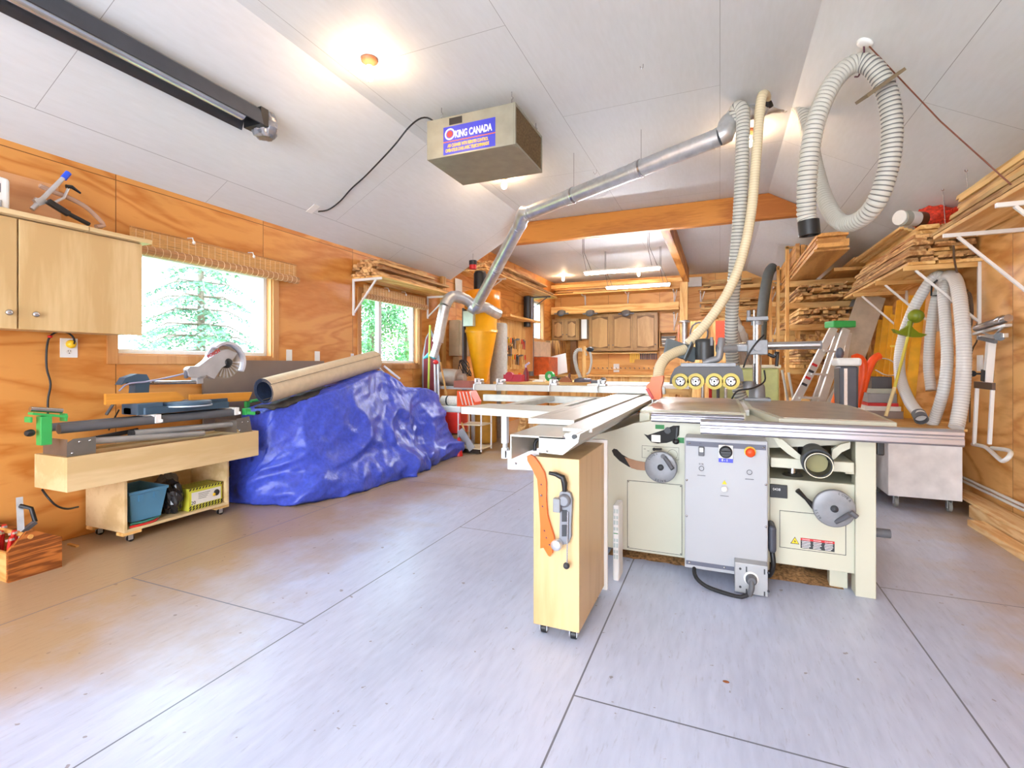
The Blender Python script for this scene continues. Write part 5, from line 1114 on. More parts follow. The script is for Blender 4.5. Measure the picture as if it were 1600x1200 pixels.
m = MB(); m.box(-3.90, -3.88, 6.95, 7.15, 2.14, 2.52); tag(m.build('paper_notice', paper), 'white sheet fixed on the wall behind the cyclone motor', 'sheet')
t = thing('red_lantern', 'small red and black lantern at the ceiling edge above the cyclone', 'lantern', Pd(739, 418, 7.0)-Vector((0, 0, .05)))
p = Pd(739, 414, 7.0); m = MB(); m.cyl(p-Vector((0, 0, .06)), p, .05, n=14); m.build('body', red, t); MB().cyl(p, p+Vector((0, 0, .06)), .055, n=14).build('cap', black, t); MB().tube([p+Vector((0, 0, .06)), p+Vector((0, 0, .16))], .004, 5).build('wire', steel, t)
t = thing('electrical_cabinet', 'large beige electrical panel box on the wall left of the cyclone', 'electrical box', (-3.8, 7.1, 1.3))
a = PX(697, 555, -3.9); m = MB(); m.box(-3.915, -3.74, 6.78, 7.30, 1.28, 1.84); m.build('box', mat('beige panel', (204, 182, 146), .5), t, bevel=.004)
m = MB(); m.box(-3.9, -3.72, 6.80, 7.28, 1.3, 1.82); m.box(-3.72, -3.715, 7.16, 7.18, 1.45, 1.6); m.build('door', mat('beige panel', (204, 182, 146), .5), t, bevel=.002)
m = MB(); m.box(-3.915, -3.8, 6.9, 7.12, 1.0, 1.27); tag(m.build('junction_box', mat('tan box', (196, 162, 116), .6), bevel=.003), 'small tan box under the beige electrical panel', 'box')
m = MB(); m.box(-3.915, -3.86, 6.50, 6.60, 1.1, 2.48); m.box(-3.915, -3.875, 6.62, 6.9, 2.05, 2.12); tag(m.build('wall_stud', pineZ), 'upright pine stud on the wall past the far window', 'stud')
# long-handled things leaning past the far window
def pole(a, b, r, mt, label, name='broom_handle', head=None):
    t = thing(name, label, 'broom', (Vector(b))); MB().cyl(a, b, r, n=10).build('handle', mt, t)
    if head: head(t)
    return t
def brush(p, w, d, h, mt):
    def f(t): m = MB(); m.box(p.x-w/2, p.x+w/2, p.y-d/2, p.y+d/2, p.z, p.z+h); m.build('brush_head', mt, t, bevel=.01)
    return f
F0 = lambda u, d: Vector((Pd(u, 570, d).x, Pd(u, 570, d).y, .002))
pole(Pd(672, 508, 6.65), F0(667, 6.6), .014, mat('lime pole', (186, 196, 70), .5), 'lime green pole leaning by the far window', 'broom')
pole(Pd(679, 566, 6.62), F0(682, 6.6), .012, white, 'white pole leaning left of the red knob', 'mop')
pole(Pd(684, 566, 6.62), F0(688, 6.6), .012, white, 'white pole leaning right beside its twin', 'mop')
pole(Pd(688, 566, 6.62), F0(713, 7.0), .012, pineZ, 'pine stick slanting down to the right of the white poles', 'broom')
m = MB(); m.ball(Pd(681, 566, 6.56), .038, (1, 1, .8)); tag(m.build('pole_clamp', red), 'red knob clamping the two white poles together', 'knob')
t = thing('ironing_board', 'grey and dark red padded board standing on end past the window', 'ironing board', F0(671, 6.9))
o = F0(671, 6.98); m = MB(); pts = [(-.10, 0), (.13, 0), (.15, 1.2), (.10, 1.48), (.02, 1.64), (-.05, 1.52), (-.10, 1.25)]
m.prism(pts, o+Vector((0, 0, 0)), (.9, .3, 0), (0, 0, 1), .03); m.build('board', mat('grey padded cloth', (150, 150, 156), .8), t, bevel=.008)
m = MB(); m.prism([(x*.7, y*.98) for x, y in pts], o-Vector((0, .02, 0)), (.9, .3, 0), (0, 0, 1), .01); m.build('cover', mat('dark red cloth', (122, 44, 50), .8), t)
m = MB(); m.tube([Pd(662, 560, 6.72), Pd(672, 553, 6.72), Pd(680, 560, 6.7)], .05, 8, rfun=lambda k: (.01, .05, .02)[k]); tag(m.build('dust_pan', mat('turquoise plastic', (60, 170, 180), .4)), 'turquoise scoop hung by the poles beside the far window', 'scoop')
m = MB(); p = Pd(705, 588, 7.0); m.cyl(p+Vector((-.32, 0, 0)), p+Vector((.12, .0, -.02)), .12, n=24); m.cyl(p+Vector((.12, 0, -.02)), p+Vector((.22, 0, -.02)), .06, n=20)
tag(m.build('air_tank', mat('taupe tank', (150, 128, 112), .5)), 'taupe drum-shaped tank lying behind the leaning poles', 'tank')
m = MB(); m.box(-3.88, -3.1, 6.05, 6.2, .80, .84); m.box(-3.86, -3.82, 6.08, 6.12, 0, .8); m.box(-3.16, -3.12, 6.08, 6.12, 0, .8); tag(m.build('side_table', mat('grey laminate', (176, 176, 178), .4), bevel=.002), 'narrow grey-topped stand behind the red cooler', 'stand')
m = MB(); p = Pd(724, 590, 6.55); m.box(p.x-.12, p.x+.12, p.y-.05, p.y+.1, .84, .93); tag(m.build('wooden_block', mat('maroon wood', (150, 84, 66), .6), bevel=.004), 'reddish wooden block on the grey-topped stand', 'block')
m = MB(); p = Pd(725, 575, 7.2)
for i in range(4): m.tube([p+Vector((.09*math.cos(a+i), .02*i, .12*math.sin(a+i*.3))) for a in [k*.6 for k in range(11)]], .006, 6)
tag(m.build('wire_coil', black), 'tangle of black wire hanging left of the yellow cone', 'wire')
# cooler, roll, crate, orange rack, wire trolley, push broom
cp = Pd(705, 570, 6.5); cx, cy = cp.x, cp.y
t = thing('cooler', 'red cooler with a white lid beside the tarp', 'cooler', (cx, cy, .245))
m = MB(); m.box(cx-.16, cx+.14, cy-.02, cy+.20, .245, .52); m.build('body', mat('cooler red', (222, 52, 36), .4), t, bevel=.012)
m = MB(); m.box(cx-.17, cx+.15, cy-.03, cy+.21, .52, .60); m.build('lid', white, t, bevel=.012)
m = MB(); m.box(cx-.16, cx+.14, cy-.01, cy+.005, 0, .24); m.box(cx-.16, cx-.14, cy-.01, cy+.2, 0, .24); m.box(cx+.12, cx+.14, cy-.01, cy+.2, 0, .24); m.box(cx-.16, cx+.14, cy-.01, cy+.2, .225, .242); tag(m.build('wooden_crate', pineX), 'orange pine crate the red cooler stands on', 'crate')
m = MB(); m.cyl((cx-.18, cy+.08, .665), (cx+.12, cy+.08, .665), .062, n=20); t = thing('bed_roll', 'striped white roll with black straps on the cooler lid', 'roll', (cx, cy+.08, .60)); m.build('roll', mat('striped ticking', (222, 214, 200), .8, 0, .1, 60), t)
m = MB()
for x in (-.1, .08): m.cyl((cx+x, cy+.08, .665), (cx+x+.02, cy+.08, .665), .065, n=20)
m.build('strap', black, t)
cp = Pd(731, 570, 6.4); X0, Y0 = cp.x, cp.y
t = thing('orange_rack', 'orange slotted tray on the pale trolley', 'rack', (X0, Y0, .6))
m = MB(); m.prism([(-.14, .60), (.10, .60), (.12, .66), (.04, .80), (-.14, .80)], (X0-.02, Y0+.1, 0), (1, 0, 0), (0, 0, 1), .2); m.build('tray', mat('bright orange red', (236, 90, 40), .4), t, bevel=.004)
m = MB()
for i in range(4): m.bar((X0-.12+.05*i, Y0-.004, .79), (X0-.07+.05*i, Y0-.004, .62), .012, .01)
m.build('file_bar', paper, t)
t = thing('trolley', 'pale open trolley with shelves behind the push broom', 'trolley', (X0+.02, Y0+.2, 0))
m = MB()
for x in (-.14, .19):
    for y in (-.02, .28): m.box(X0+x, X0+x+.015, Y0+y, Y0+y+.015, .03, .59)
m.build('frame', whitep, t)
for z in (.06, .36, .58): m = MB(); m.box(X0-.14, X0+.205, Y0-.02, Y0+.295, z, z+.012); m.build('shelf', mat('cream laminate', (224, 206, 170), .5), t)
m = MB(); m.bar((X0-.10, Y0-.03, .30), (X0+.08, Y0-.03, .06), .10, .012, (0, 1, 0)); m.build('side_plate', mat('grey laminate', (176, 176, 178)), t)
pb = PZ(735, 707, .0); t = thing('push_broom', 'push broom with a wide dark brush head on the floor', 'broom', pb)
m = MB(); d = Vector((.95, -.28, 0)).normalized(); m.bar(pb-d*.17+Vector((0, 0, .035)), pb+d*.17+Vector((0, 0, .035)), .06, .065); m.build('brush_head', mat('dark bristles', (58, 48, 42), .9, 0, .3, 80), t, bevel=.006)
MB().cyl(pb+Vector((0, 0, .06)), Pd(721, 660, 6.4), .012, n=10).build('handle', pineZ, t)
m = MB(); p = F0(717, 6.2); m.lathe(p, [(.05, 0), (.02, .22), (.01, .23)], 14); tag(m.build('funnel', red), 'little red cone on the floor by the orange crate', 'cone')

# ---------------------------------------------------------------- rear workbench and its clutter
t = thing('workbench', 'wooden workbench with clutter behind the crosscut fence', 'bench', (-2.0, 7.2, 0))
m = MB(); m.box(-3.02, -1.62, 6.50, 7.7, .865, .90); m.build('top', pineX, t, bevel=.004)
for x in (-2.95, -1.72):
    for y in (6.62, 7.55): m = MB(); m.box(x, x+.07, y, y+.07, 0, .865); m.build('leg', pineZ, t)
m = MB(); m.box(-2.63, -1.72, 6.7, 7.5, .28, .30); m.build('low_shelf', pineX, t)
for i in range(12):
    x = -2.66+.08*i; h = rnd.uniform(.35, .62); w = rnd.uniform(.05, .12)
    m = MB(); m.bar((x, 6.60, .006), (x+rnd.uniform(-.08, .12), 6.72, h), w, .018, (0, 1, .1)); tag(m.build('offcut', (pineZ, rough, card)[i % 3]), 'offcut leaning under the rear workbench', 'board', 'offcuts leaning under the rear workbench')
Z = .90
def on(u, d): p = Pd(u, 570, d); return Vector((p.x, p.y, Z))
p = on(805, 7.1); m = MB(); m.box(p.x-.16, p.x+.12, p.y-.06, p.y+.1, Z, Z+.10); m.cyl(p+Vector((-.07, -.07, .08)), p+Vector((-.07, .0, .08)), .06, n=16)
tag(m.build('router_case', mat('crimson case', (178, 40, 56), .4), bevel=.004), 'crimson power tool lying on the rear workbench', 'power tool')
t = thing('glue_bottle', 'tall red bottle with a white pistol top on the rear workbench', 'bottle', on(822, 7.15)); p = on(822, 7.15)
MB().lathe(p, [(.035, 0), (.04, .02), (.04, .13), (.018, .18), (.014, .2)], 18).build('body', mat('dark red plastic', (130, 32, 40), .35), t); m = MB(); m.tube([p+Vector((0, 0, .19)), p+Vector((-.01, 0, .23)), p+Vector((.05, 0, .27))], .014, 10); m.build('spout', mat('lilac plastic', (190, 180, 214), .4), t)
t = thing('tape_spool', 'round green spool on the rear workbench', 'spool', on(858, 7.2)-Vector((0, 0, 0))); p = on(858, 7.2)+Vector((0, 0, .075))
m = MB(); m.ring(p, p+Vector((.01, .05, 0)), .072, .03, 26); m.build('flange', green, t); MB().cyl(p+Vector((0, .01, 0)), p+Vector((.01, .045, 0)), .029, n=18).build('core', paper, t)
for u, d, s, mt, nm, lb in ((812, 7.3, (.06, .05, .12), orange, 'spray_can', 'orange can among the red tools on the rear bench'), (842, 7.0, (.16, .10, .03), paper, 'paper_stack', 'loose papers flat on the rear workbench'), (873, 7.3, (.12, .10, .05), black, 'sander', 'black tool right of the green spool'), (884, 7.25, (.10, .08, .04), mat('deep blue plastic', (36, 60, 130), .4), 'drill_case', 'small blue case right of the green spool'), (795, 7.4, (.08, .08, .10), mat('pink plastic', (220, 110, 120), .4), 'plastic_jar', 'pinkish jar at the left end of the rear bench')):
    p = on(u, d); m = MB()
    if nm in ('spray_can', 'plastic_jar'): m.lathe(p, [(s[0]/2, 0), (s[0]/2, s[2]*.8), (s[0]/3, s[2]*.9), (s[0]/3, s[2])], 16)
    else: m.box(p.x-s[0]/2, p.x+s[0]/2, p.y-s[1]/2, p.y+s[1]/2, Z, Z+s[2]*.6); m.box(p.x-s[0]/3, p.x+s[0]/2.5, p.y-s[1]/3, p.y+s[1]/3, Z+s[2]*.6, Z+s[2])
    tag(m.build(nm, mt, bevel=.003), lb, {'spray_can': 'can', 'paper_stack': 'paper', 'sander': 'power tool', 'drill_case': 'case', 'plastic_jar': 'jar'}[nm])
# white-topped table and vacuum stand
t = thing('work_table', 'white-topped table standing behind the saw, below the clamp rack', 'table', (-.9, 6.4, 0))
m = MB(); m.box(-1.50, -.32, 5.95, 6.95, .865, .905); m.build('top', mat('white laminate', (232, 228, 220), .35), t, bevel=.003)
m = MB(); m.box(-.62, -.32, 5.93, 5.95, .80, .865); m.box(-1.5, -.62, 5.96, 5.98, .80, .865); m.build('apron', pineX, t)
for x in (-1.46, -.40):
    for y in (6.0, 6.84): m = MB(); m.box(x, x+.06, y, y+.06, 0, .865); m.build('leg', pineZ, t)
q_ = Pd(911, 599, 6.9); q_.z = .90; B_ = lambda u, v, d=6.9: Pd(u, v, d)
t = thing('scroll_saw', 'grey looped vacuum hose on a wooden upright at the bench end', 'vacuum hose', (q_.x, q_.y, .90))
m = MB(); m.lathe(q_, [(.13, 0), (.12, .04), (.05, .06)], 24); m.build('base', mat('slate base', (86, 84, 96), .4), t)
MB().hose([q_+Vector((-.03, 0, .05)), B_(901, 575), B_(898, 556), B_(903, 547), B_(912, 548), B_(915, 556)], .026, .02, .003).build('hose_body', [hosem, hosed], t)
m = MB(); m.bar(B_(913, 600), B_(912, 541), .05, .05); m.build('upright', pineZ, t)
MB().tube([B_(915, 545), B_(921, 548), B_(924, 565), B_(920, 582), B_(914, 585)], .016, 8, step=.03).build('thin_hose', hosem, t)
MB().ball(B_(922, 546), .045, (1.2, 1, .8)).build('nozzle', black, t)
p = B_(890, 590); m = MB(); m.lathe(Vector((p.x, p.y, .90)), [(.035, 0), (.03, .04), (.012, .06), (.02, .09), (.014, .12), (.001, .13)], 14); tag(m.build('hand_plane', mat('walnut', (110, 60, 34), .4)), 'dark turned wooden tool standing left of the looped hose', 'tool')
p = B_(884, 598); m = MB(); m.prism([(-.09, 0), (.09, 0), (.06, .05), (.0, .08), (-.07, .05)], (p.x, p.y, .9), (1, 0, 0), (0, 0, 1), .06); tag(m.build('wood_jig', mat('red brown wood', (150, 84, 40), .5), bevel=.003), 'reddish brown wooden jig by the looped hose', 'jig')
p = B_(935, 596, 6.3); m = MB(); m.box(p.x-.09, p.x+.05, p.y-.04, p.y+.04, .905, .945); m.cyl((p.x+.06, p.y-.04, .945), (p.x+.06, p.y+.04, .945), .035, n=14); tag(m.build('router', dgrey, bevel=.003), 'small grey router on the white-topped table', 'power tool')
p = B_(929, 591, 6.5); m = MB(); m.box(p.x-.05, p.x+.05, p.y-.03, p.y+.03, .905, .925); tag(m.build('red_block', red, bevel=.004), 'red block behind the grey router', 'block')
# more bench clutter and boards in the far left corner
for u, d, s, mt, nm, lb, ct in ((800, 7.15, (.05, .05, .09), red, 'paint_can', 'red can at the left of the rear bench clutter', 'can'), (830, 7.35, (.20, .14, .03), card, 'cutting_board', 'flat tan board on the rear bench behind the bottle', 'board'), (848, 7.5, (.10, .06, .09), paper, 'parts_box', 'small pale box left of the green spool', 'box'), (866, 7.1, (.07, .05, .07), dgrey, 'block_plane', 'grey plane in front of the green spool', 'tool'), (879, 7.05, (.09, .05, .04), green, 'green_tray', 'small green tray right of the spool', 'tray')):
    p = on(u, d); m = MB(); m.box(p.x-s[0]/2, p.x+s[0]/2, p.y-s[1]/2, p.y+s[1]/2, Z, Z+s[2]); tag(m.build(nm, mt, bevel=.006), lb, ct)
m = MB(); m.bar((-3.5, 11.0, .903), (-3.6, 11.2, 1.35), .55, .02, (0, 1, 0)); tag(m.build('white_sheet', white), 'white sheet leaning in the far left corner above the counter', 'sheet')
m = MB(); m.box(-3.9, -3.5, 11.3, 11.8, 1.32, 1.72); tag(m.build('slatted_crate', wood('dark crate', (186, 130, 60), (110, 66, 28), 2, 14, .6, .1)), 'slatted wooden crate under the corner cabinet', 'crate')
m = MB(); m.box(-3.45, -3.30, 12.0, 12.18, .91, 1.74); tag(m.build('upright_board', mat('dark upright', (120, 80, 40), .6)), 'dark upright board under the small corner cabinet', 'board')
# ---------------------------------------------------------------- rear left wall: tool cabinet, pipe, post
t = thing('tool_cabinet', 'open wooden tool cabinet full of hand tools on the rear left wall', 'cabinet', (-3.8, 9.5, 1.1))
m = MB(); m.box(-3.915, -3.90, 8.6, 10.05, 1.05, 2.05); m.build('backboard', pineZ, t)
m = MB(); m.box(-3.915, -3.62, 8.55, 10.25, 2.05, 2.09); m.build('top_shelf', pine, t)
m = MB(); m.box(-3.915, -3.74, 10.05, 10.09, 1.0, 2.05); m.build('end_panel', trimw, t)
G = 'hand tools hanging in the rear tool cabinet'
tools = ['chisel', 'screwdriver', 'pliers', 'saw', 'square', 'hammer']
for i in range(34):
    y = 8.68+.098*(i % 14)+rnd.uniform(-.02, .02); z = (1.25, 1.58, 1.86)[i//14 if i < 28 else 2] if i < 28 else 1.42; k = i % 6; n_ = tools[k]
    o = thing(n_, {'chisel': 'thin chisel hanging in the rear tool cabinet', 'screwdriver': 'screwdriver with a coloured grip in the rear tool cabinet', 'pliers': 'pair of pliers hanging open in the rear tool cabinet', 'saw': 'small dark saw blade in the rear tool cabinet', 'square': 'steel try square in the rear tool cabinet', 'hammer': 'hammer hanging in the rear tool cabinet'}[n_], 'tool', (-3.87, y, z), G)
    x = -3.87
    if k in (0, 1):
        MB().bar((x, y, z-.10), (x, y, z), .008, .008).build('shaft', steel, o); MB().cyl((x, y, z), (x, y, z+.10), .016, .012, n=10).build('grip', (pineZ, red, yellowp, orange)[i % 4], o)
    elif k == 2:
        MB().tube([(x, y, z+.06), (x, y-.02, z), (x, y-.035, z-.11)], .009, 6).build('handle', red if i % 4 else black, o); MB().tube([(x+.01, y, z+.06), (x+.01, y+.02, z), (x+.01, y+.035, z-.11)], .009, 6).build('handle', red if i % 4 else black, o)
        MB().tube([(x, y, z+.06), (x, y, z+.10)], .014, 6).build('jaw', dgrey, o)
    elif k == 3:
        m = MB(); m.prism([(-.04, 0), (.04, 0), (.02, -.2), (-.0, -.2)], (x, y, z+.08), (0, 1, 0), (0, 0, 1), .004); m.build('blade', dgrey, o); MB().bar((x, y-.03, z+.1), (x, y+.03, z+.13), .03, .03).build('handle', pineZ, o)
    elif k == 4:
        MB().bar((x, y-.03, z-.12), (x, y-.03, z+.08), .03, .004, (1, 0, 0)).build('blade', steel, o); MB().bar((x, y-.04, z+.08), (x, y+.07, z+.08), .02, .03).build('stock', dgrey, o)
    else:
        MB().cyl((x, y, z-.16), (x, y, z+.08), .012, n=8).build('handle', pineZ, o); MB().bar((x+.0, y-.05, z+.09), (x, y+.05, z+.09), .03, .03).build('head', dgrey, o)
m = MB(); m.cyl((-3.80, 10.15, 0.9), (-3.80, 10.15, 2.60), .055, n=20); tag(m.build('downpipe', mat('dull pipe', (112, 112, 116), .4, .5)), 'tall grey pipe standing just before the small rear window', 'pipe')
m = MB(); m.cyl((-3.80, 9.9, 1.95), (-3.80, 9.9, 2.60), .075, n=20); tag(m.build('stove_pipe', black), 'short black flue pipe under the high rear shelf', 'pipe')
m = MB(); m.box(-3.915, -3.70, 10.45, 11.2, 1.32, 1.66); tag(m.build('wall_box', mat('pale tan box', (216, 190, 158), .6), bevel=.004), 'pale tan box directly below the small rear window', 'box')
m = MB(); m.box(-3.90, -3.45, 10.3, 10.95, .90, 1.31); t = tag(m.build('spice_cupboard', mat('red stained wood', (196, 84, 30), .5, 0, .15, 12), bevel=.004), 'red-stained wooden cupboard under the tan box', 'cupboard')
# ---------------------------------------------------------------- far wall: cabinets, shelves, clamps
def arched_cabinet(x0, x1, y, z0, z1, n, label, grp=None, dep=.30, faceX=None):
    t = thing('wall_cabinet', label, 'cabinet', ((x0+x1)/2, y+dep/2, z0), grp)
    m = MB(); m.box(x0, x1, y+.02, y+dep, z0, z1); m.build('body', oak, t, bevel=.003)
    w = (x1-x0)/n
    for i in range(n):
        a, b = x0+w*i+.03, x0+w*(i+1)-.03; m = MB(); m.box(a, b, y, y+.019, z0+.03, z1-.03); d = m.build('door', oak, t, bevel=.003)
        f = MB(); e = .055; pts = []
        N = 14; wi = (b-a-2*e)/2; cxm = (a+b)/2; zt = z1-.03-e; zb_ = z0+.03+e
        top = [(cxm-wi+2*wi*k/N, zt-.05+.05*(math.cos((k/N-.5)*2*PI)*.5+.5)) for k in range(N+1)]
        bot = [(cxm+wi-2*wi*k/N, zb_+.03-.03*(math.cos((k/N-.5)*2*PI)*.5+.5)) for k in range(N+1)]
        f.prism(top+bot, (0, y-.004, 0), (1, 0, 0), (0, 0, 1), .012); f.build('raised_panel', wood('oak raised panel', (196, 154, 98), (176, 134, 80), 2, 8, .45, .03, figure=.4), d, bevel=.004)
        f = MB(); f.box(a+.042, b-.042, y-.0015, y, z0+.066, z1-.066); f.build('groove', mat('door groove', (120, 86, 48), .6), d)
        MB().lathe((b-.02 if i % 2 == 0 else a+.02, y, z0+.14), [(.006, 0), (.014, .012), (.012, .02), (.001, .022)], 10, (0, -1, 0)).build('knob', dgrey, d)
    return t
arched_cabinet(-2.95, -1.33, 11.88, 1.47, 2.36, 3, 'brown three-door cabinet with arched panels on the far wall')
arched_cabinet(-3.90, -3.20, 11.86, 1.75, 2.28, 2, 'small brown two-door cabinet in the far left corner')
m = MB(); m.box(-3.16, -3.02, 11.95, 12.19, 1.78, 2.26); tag(m.build('white_box', white, bevel=.004), 'white box squeezed between the two brown cabinets', 'box')
m = MB(); m.box(-2.9, -1.35, 11.9, 12.19, 1.40, 1.43); tag(m.build('ledge', pineX), 'thin pine ledge just below the three-door cabinet', 'shelf')
m = MB(); m.box(-3.86, -.85, 11.72, 12.19, 2.42, 2.455); m.box(-3.86, -.85, 11.70, 11.72, 2.38, 2.56); tag(m.build('wall_shelf', pineX, bevel=.003), 'long pine shelf above the brown cabinets', 'shelf')
m = MB(); m.box(-3.86, -.85, 11.72, 12.19, 2.86, 2.89); m.box(-3.86, -.75, 11.70, 11.72, 3.02, 3.10); tag(m.build('wall_shelf', pineX, bevel=.003), 'topmost pine shelf under the ceiling on the far wall', 'shelf')
for i, x in enumerate((-3.1, -2.05, -.98)):
    bracket((x, 12.19, 2.86), (x, 11.76, 2.86), ('white bracket below the top far shelf, left of three', 'white bracket below the top far shelf, middle of three', 'white bracket below the top far shelf, right of three')[i], .36)
# horizontal boards stacked along X
def boardx(x0, x1, y0, y1, z0, tk, mt, label, grp):
    m = MB(); m.box(x0, x1, y0, y1, z0, z0+tk); return tag(m.build('board', mt), label, 'board', grp)
for L_ in range(5):
    for r_ in range(3):
        x0 = -3.8+rnd.uniform(0, .5); x1 = x0+rnd.uniform(1.6, 2.6); boardx(x0, min(x1, -.9), 11.74+.14*r_, 11.86+.14*r_, 2.893+.022*L_, .02, (pineX, rough_x, mat('dark strip', (130, 84, 60), .6, 0, .2, 20, stretch=(.1, 1, 1)))[rnd.randrange(3)], 'board on the topmost shelf of the far wall', 'boards on the topmost far shelf')
for L_ in range(4):
    for r_ in range(3):
        x0 = -3.8+rnd.uniform(0, 1.9)*(L_ > 0); x1 = x0+rnd.uniform(.9, 2.0); boardx(x0, min(x1, -.9), 11.74+.14*r_, 11.86+.14*r_, 2.458+.030*L_, .028, (pineX, rough_x)[rnd.randrange(2)], 'board on the long shelf over the brown cabinets', 'boards on the shelf over the brown cabinets')
for i, u in enumerate((877, 922, 978)):
    p = PY(u, 489, 11.68); m = MB(); m.lathe(p, [(.10, 0), (.11, .01), (.06, .03)], 20, (0, -.5, .3)); m.box(p.x-.18, p.x+.18, p.y-.01, p.y+.03, p.z-.03, p.z+.0); tag(m.build('fan_blade', dgrey), 'dark winged fitting on the front of the pine shelf, %s' % ('leftmost of three', 'middle one of three', 'rightmost of three')[i], 'fitting')
# spring clamps in a row under the cabinet
m = MB(); m.box(-2.0, -1.36, 12.0, 12.03, 1.36, 1.39); tag(m.build('clamp_rail', pineX), 'rail under the three-door cabinet holding the row of clamps', 'rail')
for i in range(16):
    u = 985+2.7*i; p = PY(u, 551, 11.93); yl_ = i < 6
    o = thing('hand_clamp', ('yellow' if yl_ else 'black')+' hand clamp hanging in the row below the brown cabinet', 'clamp', (p.x, p.y, p.z-.2), 'clamps in a row under the far cabinet' if yl_ else 'black clamps in a row under the far cabinet')
    L2 = .24 if i < 3 else .16; mt = yellowp if yl_ else black
    MB().bar(p, p-Vector((0, .02, L2)), .022, .01).build('bar', mt, o); MB().bar(p-Vector((0, 0, .02)), p-Vector((0, .10, .03)), .014, .014).build('jaw', mt, o)
outl = thing('electrical_outlet', 'white double outlet plate on the far wall below the clamps', 'outlet', PY(963, 575, 12.19)); p = PY(963, 575, 12.19); m = MB(); m.box(p.x-.07, p.x+.07, 12.19, 12.2, p.z-.1, p.z+.1); m.build('cover_plate', white, outl, bevel=.003)
m = MB()
for dz in (.04, -.04): m.box(p.x-.03, p.x+.03, 12.186, 12.19, p.z+dz-.015, p.z+dz+.015)
m.build('sockets', paper, outl)
m = MB(); m.box(-3.2, -1.1, 12.16, 12.19, 1.02, 1.04); 
o = tag(m.build('peg_rail', pineX), 'peg rail low on the far wall above the benches', 'rail')
for i in range(18): m = MB(); m.cyl((-3.1+.11*i, 12.16, 1.05), (-3.1+.11*i, 12.08, 1.07), .010, n=6); m.build('peg', dgrey, o)
# far counter along the wall
t = thing('wall_counter', 'pine counter running along the far wall', 'counter', (-2.4, 11.9, 0)); m = MB(); m.box(-3.9, -.9, 11.55, 12.19, .86, .90); m.build('top', pineX, t); m = MB(); m.box(-3.88, -.92, 11.62, 12.18, .08, .86); m.build('cupboards', pineZ, t)
# small shelf of papers and post-side bits
m = MB(); m.box(-1.28, -.92, 11.95, 12.19, 1.88, 1.90); m.box(-1.28, -.92, 11.95, 12.19, 1.54, 1.56); m.box(-1.30, -1.28, 11.95, 12.19, 1.54, 1.92); tag(m.build('wall_rack', pineX), 'small two-level rack right of the brown cabinets', 'rack')
for i in range(5): m = MB(); z = 1.565+.05*i; m.box(-1.26+rnd.uniform(0, .02), -.95, 11.97, 12.17, z, z+.035); tag(m.build('sandpaper_pack', (mat('grey pack', (120, 118, 116), .7), paper)[i % 2]), 'flat pack in the small rack right of the brown cabinets', 'pack', 'packs in the small rack')
bracket((-.98, 12.19, 2.36), (-.98, 12.0, 2.36), 'white bracket to the right of the three-door cabinet', .42)
m = MB(); m.cyl((-.70, 11.25, 1.45), (-.70, 11.25, 2.05), .055, n=18); m.lathe((-.70, 11.25, 2.05), [(.12, 0), (.12, .03), (.05, .05)], 18); tag(m.build('vise_column', galv), 'steel column hung on the pine post', 'column')
m = MB(); m.bar((-.828, 11.32, 1.55), (-.828, 11.32, 2.0), .05, .03); tag(m.build('level', orange), 'orange level hanging left of the pine post', 'level')
p = PY(1085, 441, 12.1); m = MB(); m.box(p.x-.16, p.x+.16, 12.1, 12.19, p.z-.1, p.z+.12); tag(m.build('wall_fan', whitep, bevel=.01), 'small white grille box high on the far wall by the post', 'grille')
# hanging tube lights and far bulbs
def tube_light(y, xa, xb, z, label):
    t = thing('tube_light', label, 'lamp', ((xa+xb)/2, y, z)); 
    m = MB(); m.box(xa, xb, y-.04, y+.04, z+.03, z+.055); m.build('housing', white, t, bevel=.003)
    m = MB(); m.cyl((xa+.02, y-.018, z+.014), (xb-.02, y-.018, z+.014), .015, n=12); m.build('tube', tubem, t); m = MB(); m.cyl((xa+.02, y+.022, z+.014), (xb-.02, y+.022, z+.014), .015, n=12); m.build('tube', tubem, t)
    for x in (xa+.04, xb-.12): m = MB(); m.tube([(x, y, z+.05), (x-.06, y, z+.35), (x-.06, y, ZF)], .004, 6); m.tube([(x+.08, y, z+.05), (x-.04, y, z+.35), (x-.04, y, ZF)], .004, 6); m.build('hanger', dgrey, t)
tube_light(7.5, -1.94, -.80, 2.53, 'hanging tube light nearer the wide beam'); tube_light(9.1, -1.94, -.80, 2.53, 'hanging tube light farther back, above the brown cabinets')
for i, (u, v, d) in enumerate(((880, 437, 11.6), (998, 427, 11.0), (805, 393, 7.6))):
    p = Pd(u, v, d); t = thing('light_bulb', ('small bulb on the rear ceiling near the far left corner', 'small bulb on the rear ceiling behind the tube lights', 'small bulb on the ceiling just behind the wide beam')[i], 'lamp', (p.x, p.y, ZF))
    MB().lathe((p.x, p.y, ZF-.03), [(.06, .03), (.055, .01), (.025, 0)]).build('socket', white, t); MB().lathe((p.x, p.y, ZF-.03), [(.014, 0), (.03, -.04), (.032, -.06), (.02, -.09), (.001, -.1)]).build('bulb', bulbm, t)

